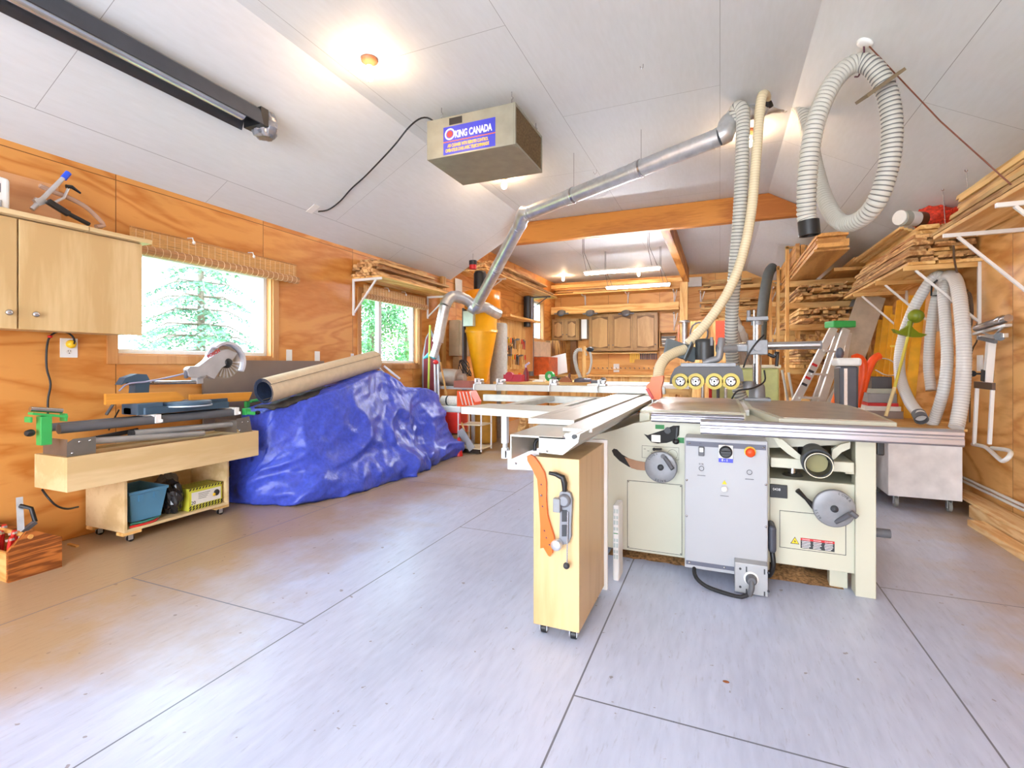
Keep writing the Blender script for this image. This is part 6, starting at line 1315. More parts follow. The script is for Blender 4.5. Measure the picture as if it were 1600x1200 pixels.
# ---------------------------------------------------------------- far right wall: shelves of lumber, tools
for z, lb in ((2.80, 'upper pine shelf on the far wall right of the post'), (2.10, 'lower pine shelf on the far wall right of the post')):
    m = MB(); m.box(-.45, 1.15, 11.8, 12.19, z, z+.035); tag(m.build('wall_shelf', pineX, bevel=.002), lb, 'shelf')
for i, x in enumerate((-.40, 1.05)):
    bracket((x, 12.19, 2.80), (x, 11.85, 2.80), ('white bracket holding the upper right far shelf near the post', 'white bracket holding the upper right far shelf by the rack')[i], .34); bracket((x, 12.19, 2.10), (x, 11.85, 2.10), ('white bracket holding the lower right far shelf near the post', 'white bracket holding the lower right far shelf by the rack')[i], .6)
for s_, z in enumerate((2.836, 2.136)):
    for L_ in range(5+5*s_):
        for r_ in range(2):
            x0 = -.42+rnd.uniform(0, .5); x1 = min(1.1, x0+rnd.uniform(.5, 1.2)); zz = z+.046*L_
            if zz > 3.0 and s_ == 0: continue
            boardx(x0, x1, 11.82+.18*r_, 11.97+.18*r_, zz, .04, (pineX, rough_x)[rnd.randrange(2)], 'short board on the %s right far shelf' % ('upper', 'lower')[s_], 'boards on the %s right far shelf' % ('upper', 'lower')[s_])
# plastic-wrapped bundle and tall grey tubes leaning
lump(Vector((PY(1170, 560, 11.4).x-.25, 11.4, .002)), (.30, .2, 1.12), 4, 'plastic_sheet', mat('cloudy plastic sheet', (196, 192, 180), .25, 0, .08, 8), 'cloudy plastic sheet bundled behind the power feeder', 'plastic sheet', sub=24)
m = MB(); a = Pd(1190, 600, 8.0); b = Pd(1190, 490, 8.0); m.tube([Pd(1188, 540, 8.0), Pd(1192, 480, 8.0), Pd(1200, 430, 8.1), Pd(1207, 418, 8.2)], .08, 14, step=.1); tag(m.build('rolled_mat', mat('slate rubber mat', (98, 104, 104), .6)), 'long slate grey roll standing on end by the lumber rack', 'roll')
# ---------------------------------------------------------------- lumber rack on the right
def post(x, y, z0, z1, w=.04, d=.09): m = MB(); m.box(x, x+w, y-d/2, y+d/2, z0, z1); return m
t = thing('lumber_rack', 'tall pine lumber rack standing against the right wall', 'rack', (1.3, 8.7, 0))
frames_y = (7.83, 9.0, 10.3)
for y in frames_y:
    post(.84, y, 0, 2.78 if y < 8 else 2.72).build('upright', pineZ, t, bevel=.002); post(1.78, y, 0, 2.44).build('upright', pineZ, t, bevel=.002)
    if y > 7.9: post(.95, y, 0, 2.6).build('upright', pineZ, t, bevel=.002)
    for z in (2.25, 1.95, 1.65, 1.05, .35):
        m = MB(); m.box(.882, 1.86, y-.045-.02, y-.045, z-.04, z+.04); m.build('crossbar', pineX, t, bevel=.002)
    m = MB(); m.box(.84, 1.10, y-.045, y-.02, 2.74, 2.77) if y < 8 else m.box(.84, .98, y-.045, y-.02, 2.66, 2.69); m.build('top_tie', pineX, t)
def stack(x0, x1, z0, z1, yn, yf, label, grp, tk=(.02, .04), w=(.06, .14), jit=.35, mts=(pine, rough), yaw=.03, cnt=999, xs=None):
    z = z0; k = 0
    while z < z1-.015 and k < cnt:
        tt = rnd.uniform(*tk); x = x0+rnd.uniform(0, .04)
        while x < x1-.04 and k < cnt:
            ww = rnd.uniform(*w)
            if x+ww > x1: break
            ya = yn-rnd.uniform(0, jit); board(x, x+ww, ya, yf+rnd.uniform(-.5, .2), z+.001, tt-.002, mts[rnd.randrange(len(mts))], label, grp, live=0, yaw=rnd.uniform(-yaw, yaw), roll=rnd.uniform(-.03, .03)); x += ww+.012+abs(rnd.gauss(0, .015)); k += 1
        z += tt+.006
stack(.92, 1.75, 1.995, 2.17, 7.55, 9.6, 'thin board on the second tier of the lumber rack', 'boards on the second tier of the rack')
stack(.92, 1.75, 1.695, 1.88, 7.55, 9.6, 'thin board on the third tier of the lumber rack', 'boards on the third tier of the rack', w=(.05, .12))
stack(.92, 1.65, 1.095, 1.36, 7.65, 9.0, 'offcut on the fourth tier of the lumber rack', 'offcuts on the fourth tier of the rack', w=(.05, .14), tk=(.025, .05))
stack(.92, 1.65, .395, .62, 7.6, 9.0, 'offcut on the lowest tier of the lumber rack', 'offcuts on the lowest tier of the rack', w=(.06, .16), tk=(.03, .06), yaw=.06)
# bins of short offcuts stood on end
for i in range(26):
    x = .93+.032*i; h = rnd.uniform(.12, .26); m = MB(); m.bar((x, 7.9, 1.37), (x+rnd.uniform(-.12, .12), 7.86, 1.37+h), rnd.uniform(.03, .07), .02, (0, 1, 0)); tag(m.build('offcut', (pineZ, orange if 0 else rough, pineZ)[i % 3]), 'short offcut tipped upright on the fourth tier pile', 'board', 'short offcuts on the fourth tier pile')
# wide planks on the top tier, ends towards the camera
for i, (x0, x1, z0, tk, yn, yf) in enumerate(((1.30, 1.62, 2.30, .04, 7.2, 9.3), (.89, 1.20, 2.30, .022, 5.9, 9.0), (.91, 1.18, 2.324, .04, 5.82, 9.0), (.90, 1.19, 2.366, .038, 5.86, 9.0), (.92, 1.17, 2.406, .03, 5.9, 9.0), (.91, 1.18, 2.438, .035, 5.84, 9.0))):
    if i in (2, 3, 4, 5, 6): yn += .0
    board(x0, x1, yn, yf, z0, tk, wood('amber plank', (224, 168, 94), (192, 134, 66), 1, 6, .5, .14, figure=.8), 'wide amber plank on the top tier of the rack', 'wide planks on the top tier of the rack')
for i in range(2):
    m = MB(); m.box(.90+.055*i, .945+.055*i, 7.3, 9.2, 2.48, 2.70-.02*i); tag(m.build('board', wood('amber plank', (224, 168, 94), (192, 134, 66), 1)), ('wide plank standing on edge at the rack upright', 'second plank on edge leaning beside the planks')[i], 'board')
m = MB(); m.box(1.45, 1.80, 6.9, 9.2, 2.345, 2.40); tag(m.build('board', wood('amber plank', (224, 168, 94), (192, 134, 66), 1)), 'dark wide plank on the top tier near the wall', 'board')

# ---------------------------------------------------------------- right wall shelves with rough lumber
def arms(y, z, xi, label, zd=.50, arm=.04):
    return bracket((XR, y, z), (xi, y, z), label, zd, arm=arm)
m = MB(); m.box(1.42, 1.60, 5.0, 7.3, 1.955, 1.98); m.box(1.62, XR-.002, 5.0, 7.3, 1.955, 1.98); tag(m.build('lumber_shelf', pine, bevel=.002), 'lower plank shelf on the right wall above the hanging hoses', 'shelf')
for y, lb in ((5.04, 'bracket at the near end of the lower right shelf'), (5.85, 'bracket under the middle of the lower right shelf'), (6.7, 'bracket at the far end of the lower right shelf')): arms(y, 1.955, 1.40, lb)
m = MB(); m.box(1.40, 1.62, 2.2, 4.42, 2.03, 2.055); m.box(1.64, XR-.002, 2.2, 4.42, 2.03, 2.055); tag(m.build('lumber_shelf', pine, bevel=.002), 'near plank shelf high on the right wall', 'shelf')
for y, lb in ((4.25, 'bracket at the far end of the near right shelf'), (3.55, 'bracket under the middle of the near right shelf')): arms(y, 2.03, 1.40, lb, arm=.026)
def rstack(xa, z0, z1, yn, yf, lb, G):
    z = z0; k = 0
    while z < z1:
        tt = rnd.uniform(.022, .036); x = xa+.012*k+rnd.uniform(-.01, .01)
        lim = min(XR-.02, XCR+(ZF-(z+tt))/.5515-.02)
        while x < lim-.05:
            w = min(rnd.uniform(.09, .17), lim-x); board(x, x+w, yn+rnd.uniform(-.05, .05), yf+rnd.uniform(-.18, .06)-.04*k, z+.001, tt-.002, (rough, pine, rough)[rnd.randrange(3)], lb, G, live=.012); x += w+.01
        z += tt+.003; k += 1
rstack(1.40, 1.982, 2.26, 5.05, 7.2, 'rough sawn board stacked on the lower right shelf', 'rough boards on the lower right shelf')
rstack(1.40, 2.057, 2.27, 2.25, 4.44, 'rough-edged board stacked on the near right shelf', 'rough boards on the near right shelf')
# sticks and battens slanting up on the lower stack
for i in range(9):
    y0 = 5.15+.06*i; x = 1.42+.045*i; m = MB(); m.bar((x, y0, 2.30+.002*i), (x-.02, y0+1.5, 2.312+.002*i), .03, .02); tag(m.build('batten', pine), 'thin batten laid on top of the lower right stack', 'board', 'battens on the lower right stack')
# red mesh bag and white cap jar
t = thing('mesh_bag', 'red mesh bag with a white-capped jar end on the right lumber stack', 'bag', Pd(1460, 355, 4.3))
a, b = Pd(1405, 340, 4.3), Pd(1432, 342, 4.35); m = MB(); m.cyl(a, b, .062, n=24); m.build('jar_cap', white, t, bevel=.004)
m = MB(); m.cyl(Pd(1409, 341, 4.29), Pd(1418, 341, 4.3), .0635, n=24); m.build('cap_label', mat('grey label', (170, 172, 160), .6), t)
m = MB(); m.cyl(b, Pd(1442, 343, 4.36), .065, n=24); m.build('jar_neck', mat('brown jar', (96, 60, 40), .4), t)
mb = MB(); c = Pd(1460, 342, 4.38); n = 40; vs = []
for j in range(21):
    for i in range(n):
        d = Vector((math.cos(PI*j/20), math.sin(PI*j/20)*math.cos(2*PI*i/n), math.sin(PI*j/20)*math.sin(2*PI*i/n))); q_ = 1+.22*noise.noise(d*3)+.08*noise.noise(d*11)
        vs.append(c+Vector((d.x*.16*q_, d.y*.12*q_, d.z*.105*q_)))
mb.add(vs, [(j*n+i, j*n+(i+1) % n, (j+1)*n+(i+1) % n, (j+1)*n+i) for j in range(20) for i in range(n)], True)
mb.build('mesh_body', mat('orange red net', (240, 66, 40), .6, 0, .35, 45, bump=.8), t)
MB().tube([c+Vector((.13, 0, .02)), Pd(1494, 328, 4.2), Pd(1508, 322, 4.05)], .03, 10, step=.05, rfun=lambda k: max(.008, .045-.006*k)).build('mesh_tail', mat('orange red net', (240, 66, 40)), t)
m = MB(); m.obox(Pd(1484, 338, 4.36), (.05, .1, .12), (0, .5, 0)); m.build('buckle', mat('grey buckle', (130, 136, 140), .4), t, bevel=.01)
for (u1, v1, u2, v2, lb) in ((1473, 296, 1468, 330, 'short wire hanging from the right ceiling slope'), (1510, 266, 1488, 330, 'longer wire hanging from the right ceiling slope')):
    def rs(u, v): d = Pd(u, v, 1)-Vector((0, 0, CH)); k = (ZF+.5515*XCR-CH)/(d.z+.5515*d.x); return Vector((0, 0, CH))+d*k
    a = rs(u1, v1); m = MB(); m.tube([a, Vector((a.x+.01, a.y-.02, 2.30))], .003, 5); m.ball(a, .012, n=8); tag(m.build('hanging_wire', steel), lb, 'wire')

# ---------------------------------------------------------------- hanging hoses, trimmer, coil, roller stand on the right wall
t = thing('hose_hook', 'black wall hook holding the pale hoses under the right shelf', 'hook', (1.75, 5.0, 1.6))
m = MB(); m.tube([PX(1464, 438, 1.66), PX(1456, 444, 1.66), PX(1455, 462, 1.66), PX(1465, 462, 1.70)], .007, 8); m.build('rod', black, t)
R = lambda u, v, x=1.72: PX(u, v, x)
hs = [hosel, hoseld]
t = thing('dust_hose', 'pale hose over the wall hook slanting down to the left with a dark cuff', 'hose', R(1440, 655, 1.5))
H(t, [R(1478, 470, 1.78), R(1474, 436, 1.76), R(1462, 432, 1.72), R(1446, 450, 1.66), R(1424, 490, 1.58), R(1408, 540, 1.52), R(1406, 585, 1.48), R(1420, 625, 1.46), R(1438, 650, 1.46)], .043, hs, .024, .0012)
MB().ring(R(1435, 646, 1.46), R(1440, 656, 1.46), .047, .041).build('cuff', dgrey, t)
t = thing('dust_hose', 'pale hose hanging straight, shortest and farthest of the wall hoses', 'hose', R(1455, 600))
H(t, [R(1484, 470, 1.80), R(1472, 452, 1.78), R(1462, 470, 1.74), R(1454, 520, 1.72), R(1451, 570, 1.72), R(1455, 610, 1.72)], .040, hs, .024, .0012)
t = thing('dust_hose', 'pale ribbed hose hanging in the middle and curving left at its foot', 'hose', R(1455, 640))
H(t, [R(1490, 470, 1.80), R(1482, 446, 1.76), R(1474, 452, 1.70), R(1477, 500, 1.68), R(1480, 560, 1.66), R(1474, 610, 1.62), R(1462, 650, 1.60), R(1456, 664, 1.58)], .040, hs, .022, .002)
t = thing('dust_hose', 'pale ribbed hose hanging nearest, reaching down to the white cart', 'hose', R(1495, 655))
H(t, [R(1470, 452, 1.82), R(1480, 432, 1.78), R(1492, 436, 1.74), R(1500, 470, 1.70), R(1506, 540, 1.68), R(1504, 610, 1.66), R(1497, 655, 1.62), R(1494, 668, 1.60)], .047, hs, .022, .0025)
m = MB()
for i in range(9):
    c = R(1519+i*.8, 485+i*1.5, 1.84); m.tube([c+Vector((.040*math.cos(a)-.02, .045*math.cos(a)+.01*i, (.145-.008*i)*math.sin(a))) for a in [k*PI/8 for k in range(17)]], .007, 6)
m.tube([R(1490, 385, 1.62), R(1492, 410, 1.7), R(1500, 440, 1.8), R(1512, 455, 1.84)], .007, 6, step=.03); m.tube([R(1526, 505, 1.86), R(1527, 530, 1.87), R(1517, 560, 1.87), R(1515, 660, 1.87)], .006, 6, step=.03)
tag(m.build('cable_coil', mat('brown grey cable', (104, 84, 70), .5)), 'coil of brown cable hung on the right wall beside the hoses', 'cable')
t = thing('string_trimmer', 'green and yellow trimmer leaning with its head up, before the hoses', 'trimmer', Pd(1385, 645, 4.35))
T_ = lambda u, v, d=4.3: Pd(u, v, d)
m = MB(); m.tube([T_(1424, 505), T_(1420, 520), T_(1410, 560), T_(1398, 605), T_(1385, 648)], .012, 10); 
m.build('shaft', mat('yellow shaft', (206, 186, 60), .4), t); MB().tube([T_(1398, 605, 4.29), T_(1384, 650, 4.29)], .014, 10).build('lower_grip', mat('cream wrap', (232, 208, 150), .6), t)
m = MB(); c = T_(1431, 494); m.lathe(c, [(.052, -.03), (.06, 0), (.05, .03), (.03, .035)], 22, (-.6, -.7, -.1)); m.lathe(c+Vector((-.03, -.04, 0)), [(.042, 0), (.03, .015), (.001, .018)], 20, (-.6, -.7, -.1)); m.build('head', olive, t)
m = MB(); o = T_(1418, 530); pp = lambda u, v: ((u-1418)/F*4.3, -(v-530)/F*4.3)
m.prism([pp(1394, 514), pp(1404, 518), pp(1414, 512), pp(1420, 506), pp(1426, 514), pp(1434, 520), pp(1447, 523), pp(1438, 527), pp(1424, 527), pp(1410, 524), pp(1398, 520)], o, (CS, SN, 0), (0, 0, 1), .03); m.build('guard', olive, t, bevel=.004)
m = MB(); m.tube([T_(1422, 502), T_(1420, 512), T_(1418, 526)], .02, 10); m.build('neck', olive, t)
# roller stand
t = thing('roller_stand', 'white folding roller stand hanging on the right wall', 'stand', PX(1545, 700, 1.80))
K2 = lambda u, v, x=1.80: PX(u, v, x)
m = MB(); m.bar(K2(1549, 530), K2(1543, 600), .045, .045, (1, 0, 0)); m.build('post', whitep, t, bevel=.003)
m = MB(); m.cyl(K2(1526, 513, 1.80), K2(1576, 497, 1.82), .026, n=18); m.cyl(K2(1562, 501, 1.815), K2(1568, 499, 1.82), .032, n=18); m.build('roller', steel, t)
m = MB(); m.bar(K2(1524, 522, 1.80), K2(1576, 508, 1.82), .04, .02); m.bar(K2(1530, 528, 1.79), K2(1572, 524, 1.82), .03, .03); m.tube([K2(1536, 520), K2(1552, 526), K2(1566, 512)], .008, 6); m.build('roller_bracket', galv, t, bevel=.002)
m = MB(); m.bar(K2(1530, 528, 1.78), K2(1556, 534, 1.78), .02, .025); m.cyl(K2(1562, 526, 1.84), K2(1562, 526, 1.80), .03, n=16); m.build('knob_plate', dgrey, t)
m = MB(); m.bar(K2(1543, 578), K2(1542, 596), .055, .055, (1, 0, 0)); m.lathe(K2(1521, 584, 1.76), [(.02, 0), (.024, .012), (.02, .03)], 12, (0, 1, 0)); m.bar(K2(1524, 584, 1.76), K2(1540, 584, 1.79), .015, .015); m.build('clamp_collar', black, t)
m = MB(); m.bar(K2(1524, 601, 1.79), K2(1553, 604, 1.77), .02, .05); m.build('brown_plate', mat('dark brown plate', (84, 62, 50), .4), t, bevel=.002)
for a, b in ((K2(1527, 603), K2(1522, 694)), (K2(1551, 606, 1.78), K2(1546, 694, 1.78))): MB().bar(a, b, .022, .022, (1, 0, 0)).build('leg', whitep, t, bevel=.003)
m = MB(); m.tube([K2(1520, 694, 1.82), K2(1540, 699, 1.78), K2(1560, 716, 1.72), K2(1568, 720, 1.70), K2(1578, 712, 1.72), K2(1576, 704, 1.76), K2(1550, 700, 1.80)], .014, 10, step=.02); m.build('foot_loop', whitep, t)
MB().box(*(lambda a, b: (1.86, 1.87, a.y, b.y, b.z, a.z))(PX(1526, 555, 1.86), PX(1534, 580, 1.86))).build('white_tag', white, t)
# conduit and floor lumber along the right wall
m = MB(); m.cyl((XR-.03, 2.2, .17), (XR-.03, 5.6, .17), .011, n=10); m.cyl((XR-.03, 2.2, .20), (XR-.03, 5.6, .20), .011, n=10); tag(m.build('conduit', whitep), 'pair of white conduit pipes low on the right wall', 'conduit')
for i, (x0, x1, y0, y1, z, tk, lb) in enumerate(((1.72, 1.86, 3.2, 4.75, .001, .09, 'pine beam on the floor against the right wall'), (1.62, 1.71, 3.1, 4.5, .001, .04, 'thinner pine board on the floor in front of the beam'), (1.74, 1.88, 3.0, 5.9, .092, .02, 'flat board lying on the floor beam by the right wall'))):
    board(x0, x1, y0, y1, z, tk, wood('knotty pine', (244, 208, 152), (224, 174, 114), 1, 9, .6, .12, figure=1.4), lb, None)
# white cart on casters
t = thing('rolling_cart', 'white cart on casters with a wooden top, right of the saw', 'cart', (1.48, 5.0, 0))
m = MB(); m.box(1.235, 1.70, 4.80, 5.42, .10, .635); m.build('body', mat('white melamine', (236, 232, 230), .4), t, bevel=.003)
m = MB(); m.box(1.05, 1.72, 4.77, 5.44, .635, .655); m.build('top', pineX, t, bevel=.002)
for x in (1.30, 1.64):
    for y in (4.86, 5.35): caster((x, y, .10), t, .04, mat('grey caster tyre', (150, 148, 142), .6))
# corner equipment: stove pipe strips, ladder, slabs, yellow forms, orange arms, electronics
t = thing('step_ladder', 'aluminium folding ladder with a green cap leaning by the rack', 'ladder', Pd(1215, 735, 5.3))
top_, bot_ = Pd(1312, 512, 5.3), Pd(1218, 735, 5.15); ax_ = (bot_-top_).normalized(); side = Vector((CS, SN, 0)); side = (side-ax_*side.dot(ax_)).normalized(); fw = ax_.cross(side)
lal = mat('ladder aluminium', (222, 220, 214), .4, .35)
for k, (w, o_) in enumerate(((.13, 0), (.13, 1))):
    pass
for s_, ua, va, ub in ((-1, 1303, 512, 1184), (1, 1322, 514, 1244)):
    a, b = Pd(ua, va, 5.3), Pd(ub, 741, 5.13); MB().bar(a, b, .078, .03, fw).build('rail', lal, t, bevel=.003)
    a2, b2 = Pd(1318+9*s_, 520, 5.42), Pd(1262+28*s_, 735, 5.38); MB().bar(a2, b2, .05, .02, fw).build('rear_rail', lal, t, bevel=.002)
for k in range(1, 6):
    p = Pd(1303, 512, 5.3).lerp(Pd(1184, 741, 5.13), k/6.2); p2_ = Pd(1322, 514, 5.3).lerp(Pd(1244, 741, 5.13), k/6.2); MB().bar(p, p2_, .08, .02, (0, 0, 1)).build('step', lal, t, bevel=.002)
m = MB(); m.bar(Pd(1295, 507, 5.3), Pd(1330, 507, 5.3), .16, .07, (0, 0, 1)); m.build('cap', green, t, bevel=.01)
p = top_.lerp(bot_, .47)+fw*.02
for i, mt in enumerate((rl, ink, rl, ink)):
    q_ = Pd(1303, 512, 5.27).lerp(Pd(1184, 741, 5.1), .26+.045*i); m = MB(); m.bar(q_-side*.028, q_+side*.028, .025, .006, fw); m.build('warning_label', mt, t)
m = MB(); a, b = Pd(1362, 462, 5.95), Pd(1300, 640, 5.7); b = a+(b-a)*((a.z-.01)/(a.z-b.z)); m.bar(a, b, .28, .035, (0, -1, .2)); tag(m.build('slab', mat('greyed plank', (188, 172, 150), .7, 0, .12, 8)), 'broad greyed plank leaning behind the ladder', 'board')
m = MB(); a, b = Pd(1338, 470, 6.5), Pd(1268, 640, 6.3); b = a+(b-a)*((a.z-.01)/(a.z-b.z)); m.bar(a, b, .10, .03, (0, -1, .2)); tag(m.build('batten', mat('silver grey batten', (150, 146, 140), .6)), 'narrow grey batten between the ladder and the broad plank', 'board')
for i in range(4):
    a, b = Pd(1300+14*i, 575-4*i, 5.6), Pd(1268+10*i, 640, 5.5); m = MB(); m.bar(a, b, .035, .02, (0, -1, .2)); tag(m.build('batten', (lal, pineZ)[i % 2]), ('silver', 'pale pine', 'second silver', 'second pale pine')[i]+' strip leaning in the bundle right of the ladder', 'strip')
for i in range(7):
    u = 1378+10*i; a = PX(u, (500, 478, 492, 470, 474, 462, 466)[i], 1.84-.01*i); b = PX(u-18, 640, 1.70-.01*i); b = a+(b-a)*((a.z-.003)/(a.z-b.z)); m = MB(); m.bar(a, b, .08, .02, (0, -1, .1)); m.bar(a+Vector((.03, -.02, -.05)), a+Vector((.03, -.02, -.5)), .012, .01) if i % 2 else None
    tag(m.build('form_board', mat('yellow painted board', (238, 176, 40), .5, 0, .12, 8)), 'yellow painted board leaning in the row behind the trimmer', 'board', 'yellow boards leaning behind the trimmer')
m = MB(); m.bar(PX(1393, 541, 1.70), PX(1412, 540, 1.70), .03, .02); tag(m.build('cross_strip', yellowp), 'short yellow strip tying two yellow boards', 'strip')
def arm_(pts, label, d=4.55):
    t = thing('pool_noodle', label, 'tube', Pd(*pts[-1], d)); MB().tube([Pd(u, v, d) for u, v in pts], .034, 14, step=.03).build('tube', mat('orange vinyl', (244, 84, 24), .45), t); return t
arm_([(1334, 560), (1341, 558), (1348, 566), (1349, 580), (1346, 600), (1342, 618), (1338, 636)], 'left orange curved tube sticking up behind the saw table')
arm_([(1374, 556), (1366, 560), (1360, 570), (1354, 585), (1350, 600), (1347, 612)], 'right orange curved tube leaning to meet its twin')
t = thing('equipment_shelf', 'low pine shelf unit carrying electronics by the right wall', 'shelf', (1.45, 5.7, 0))
m = MB(); m.box(.95, 1.86, 5.45, 5.95, .60, .64); m.box(.95, 1.86, 5.45, 5.95, .10, .13); m.box(.95, .98, 5.45, 5.95, 0, .60); m.box(1.83, 1.86, 5.45, 5.95, 0, .60); m.build('frame', pineX, t, bevel=.002)
def item(u0, u1, v0, v1, y, dep, z0, mt, name, label, cat, **k):
    a, b = PY(u0, v1, y), PY(u1, v0, y); m = MB(); h = b.z-a.z; m.box(a.x, b.x, y, y+dep, z0, z0+h); return tag(m.build(name, mt, **k), label, cat), z0+h
zz = .641
o, zz = item(1356, 1412, 622, 634, 5.48, .35, zz, mat('taupe case', (150, 132, 122), .4), 'amplifier', 'flat taupe box at the bottom of the electronics pile', 'device', bevel=.006)
o, zz = item(1352, 1408, 615, 621, 5.48, .34, zz+.001, paper, 'magazine', 'magazines lying on the taupe box', 'magazine')
o, zz = item(1356, 1404, 611, 615, 5.48, .34, zz+.001, red, 'magazine', 'red folder lying over the magazines', 'folder')
o, zz = item(1356, 1402, 597, 611, 5.50, .30, zz+.001, mat('grey device', (150, 148, 146), .4), 'video_player', 'grey player above the red folder', 'device', bevel=.004)
o, zz = item(1360, 1400, 590, 597, 5.50, .30, zz+.001, mat('olive silver', (176, 178, 160), .4), 'tuner', 'slim silvery tuner on the grey player', 'device', bevel=.003)
o, zz = item(1362, 1394, 572, 590, 5.50, .25, zz+.001, mat('charcoal case', (70, 66, 66), .4), 'radio', 'black-fronted radio at the top of the electronics pile', 'radio', bevel=.004)
t = thing('grey_appliance', 'white-rimmed grey appliance standing behind the orange tubes', 'appliance', Pd(1325, 640, 4.9))  # grey appliance with a white top shell, not a lamp
a, b = PY(1312, 632, 5.05), PY(1342, 572, 5.05); m = MB(); m.box(a.x, b.x, 5.05, 5.30, .62, b.z); m.build('body', mat('graphite body', (78, 78, 86), .4), t, bevel=.02)
m = MB(); m.box(a.x-.02, b.x+.02, 5.03, 5.32, b.z, b.z+.07); m.build('top_shell', white, t, bevel=.02)
m = MB(); m.box(a.x+.03, a.x+.055, 5.04, 5.05, .66, b.z-.02); m.build('chrome_strip', steel, t)
m = MB(); m.box(a.x-.03, b.x+.10, 5.0, 5.34, .56, .62); m.box(a.x, a.x+.04, 5.02, 5.3, 0, .56); m.box(b.x, b.x+.04, 5.02, 5.3, 0, .56); tag(m.build('low_stool', whitep, bevel=.01), 'low white stool under the graphite appliance', 'stool')
m = MB(); m.tube([Pd(1346, 570, 4.9), Pd(1375, 560, 5.0), Pd(1396, 566, 5.0), Pd(1400, 584, 5.0), Pd(1384, 586, 5.0), Pd(1368, 578, 5.0)], .006, 6, step=.03); tag(m.build('white_cable', white), 'loop of white cable over the electronics pile', 'cable')
t = thing('paint_stirrer', 'grey paddle tool standing up left of the graphite appliance', 'tool', Pd(1312, 640, 4.7)); MB().cyl(F0(1311, 4.7), Pd(1312, 560, 4.7), .012, n=10).build('shaft', galv, t); MB().ball(Pd(1312, 552, 4.7), .04, (.9, .9, 1.4)).build('head', mat('slate paddle', (96, 98, 110), .5), t)
t = thing('sprayer', 'orange and white nozzle tool between the ladder and appliance', 'tool', Pd(1304, 640, 4.5)); MB().cyl(Pd(1303, 632, 4.5), Pd(1309, 608, 4.5), .03, .02, n=12).build('body', orange, t); MB().cyl(Pd(1309, 607, 4.5), Pd(1316, 596, 4.5), .018, n=12).build('nozzle', white, t)
# things behind the feeder: lime tub, crutch tubes
p = PY(1190, 600, 6.3); t = thing('lime_bin', 'pale lime plastic bin behind the feeder column', 'bin', (p.x-.15, 6.4, 0)); m = MB(); m.box(p.x-.55, p.x+.18, 6.35, 6.75, .42, 1.10); m.build('body', mat('pale lime plastic', (214, 222, 150), .5), t, bevel=.02); m = MB(); m.box(p.x-.57, p.x+.2, 6.33, 6.77, 1.10, 1.14); m.build('lid', mat('cream lid', (236, 232, 206), .5), t, bevel=.01)
m = MB(); m.box(p.x-.57, p.x+.2, 6.34, 6.76, 0, .42); tag(m.build('tool_chest', mat('grey chest', (130, 130, 136), .4), bevel=.006), 'grey chest below the pale lime bin', 'chest')
for i, (a, b) in enumerate(((Pd(1222, 578, 6.0), Pd(1248, 640, 5.9)), (Pd(1232, 582, 6.05), Pd(1256, 640, 5.95)))): m = MB(); m.cyl(a, Vector((b.x, b.y, .003)), .014, n=10); tag(m.build('white_tube', whitep), ('left thin white tube leaning behind the saw', 'right thin white tube leaning behind the saw')[i], 'tube')
for i, (u, v, r) in enumerate(((1105, 500+22, 0), (1140, 505, 0))): pass
m = MB(); p = PY(1092, 520, 10.2); 
for i in range(7): a = i*.9; m.tube([p+Vector((.16*math.cos(a+k*.5), .02*i, .20*math.sin(a+k*.5)*1.0)) for k in range(5)], .016, 6)
tag(m.build('clamp_cluster', dgrey), 'dark cluster of cast clamps hanging behind the cream hose', 'clamps')
m = MB(); m.box(PY(1078, 540, 10.35).x, PY(1150, 540, 10.35).x, 10.35, 10.4, 0.0, 2.0); tag(m.build('plywood_sheet', pineZ), 'pine panel standing behind the power feeder', 'board')
m = MB(); p = PY(1125, 520, 10.3); m.box(p.x-.08, p.x+.10, 10.25, 10.35, 1.45, 1.98); tag(m.build('red_board', mat('red orange board', (214, 82, 44), .5)), 'red-orange board between the two hanging hoses', 'board')
for i, u in enumerate((1098, 1110, 1122, 1134)):
    p = PY(u, 610, 6.2); m = MB(); m.cyl((p.x, 6.2, .0), (p.x, 6.2, 1.02), .018, n=8); m.lathe((p.x, 6.2, 1.02), [(.03, 0), (.03, .04), (.01, .05)], 10); tag(m.build('clamp_bar', (galv, red, dgrey, galv)[i]), ('steel', 'red', 'dark grey', 'second steel')[i]+' clamp bar standing under the feeder wheels', 'clamp')
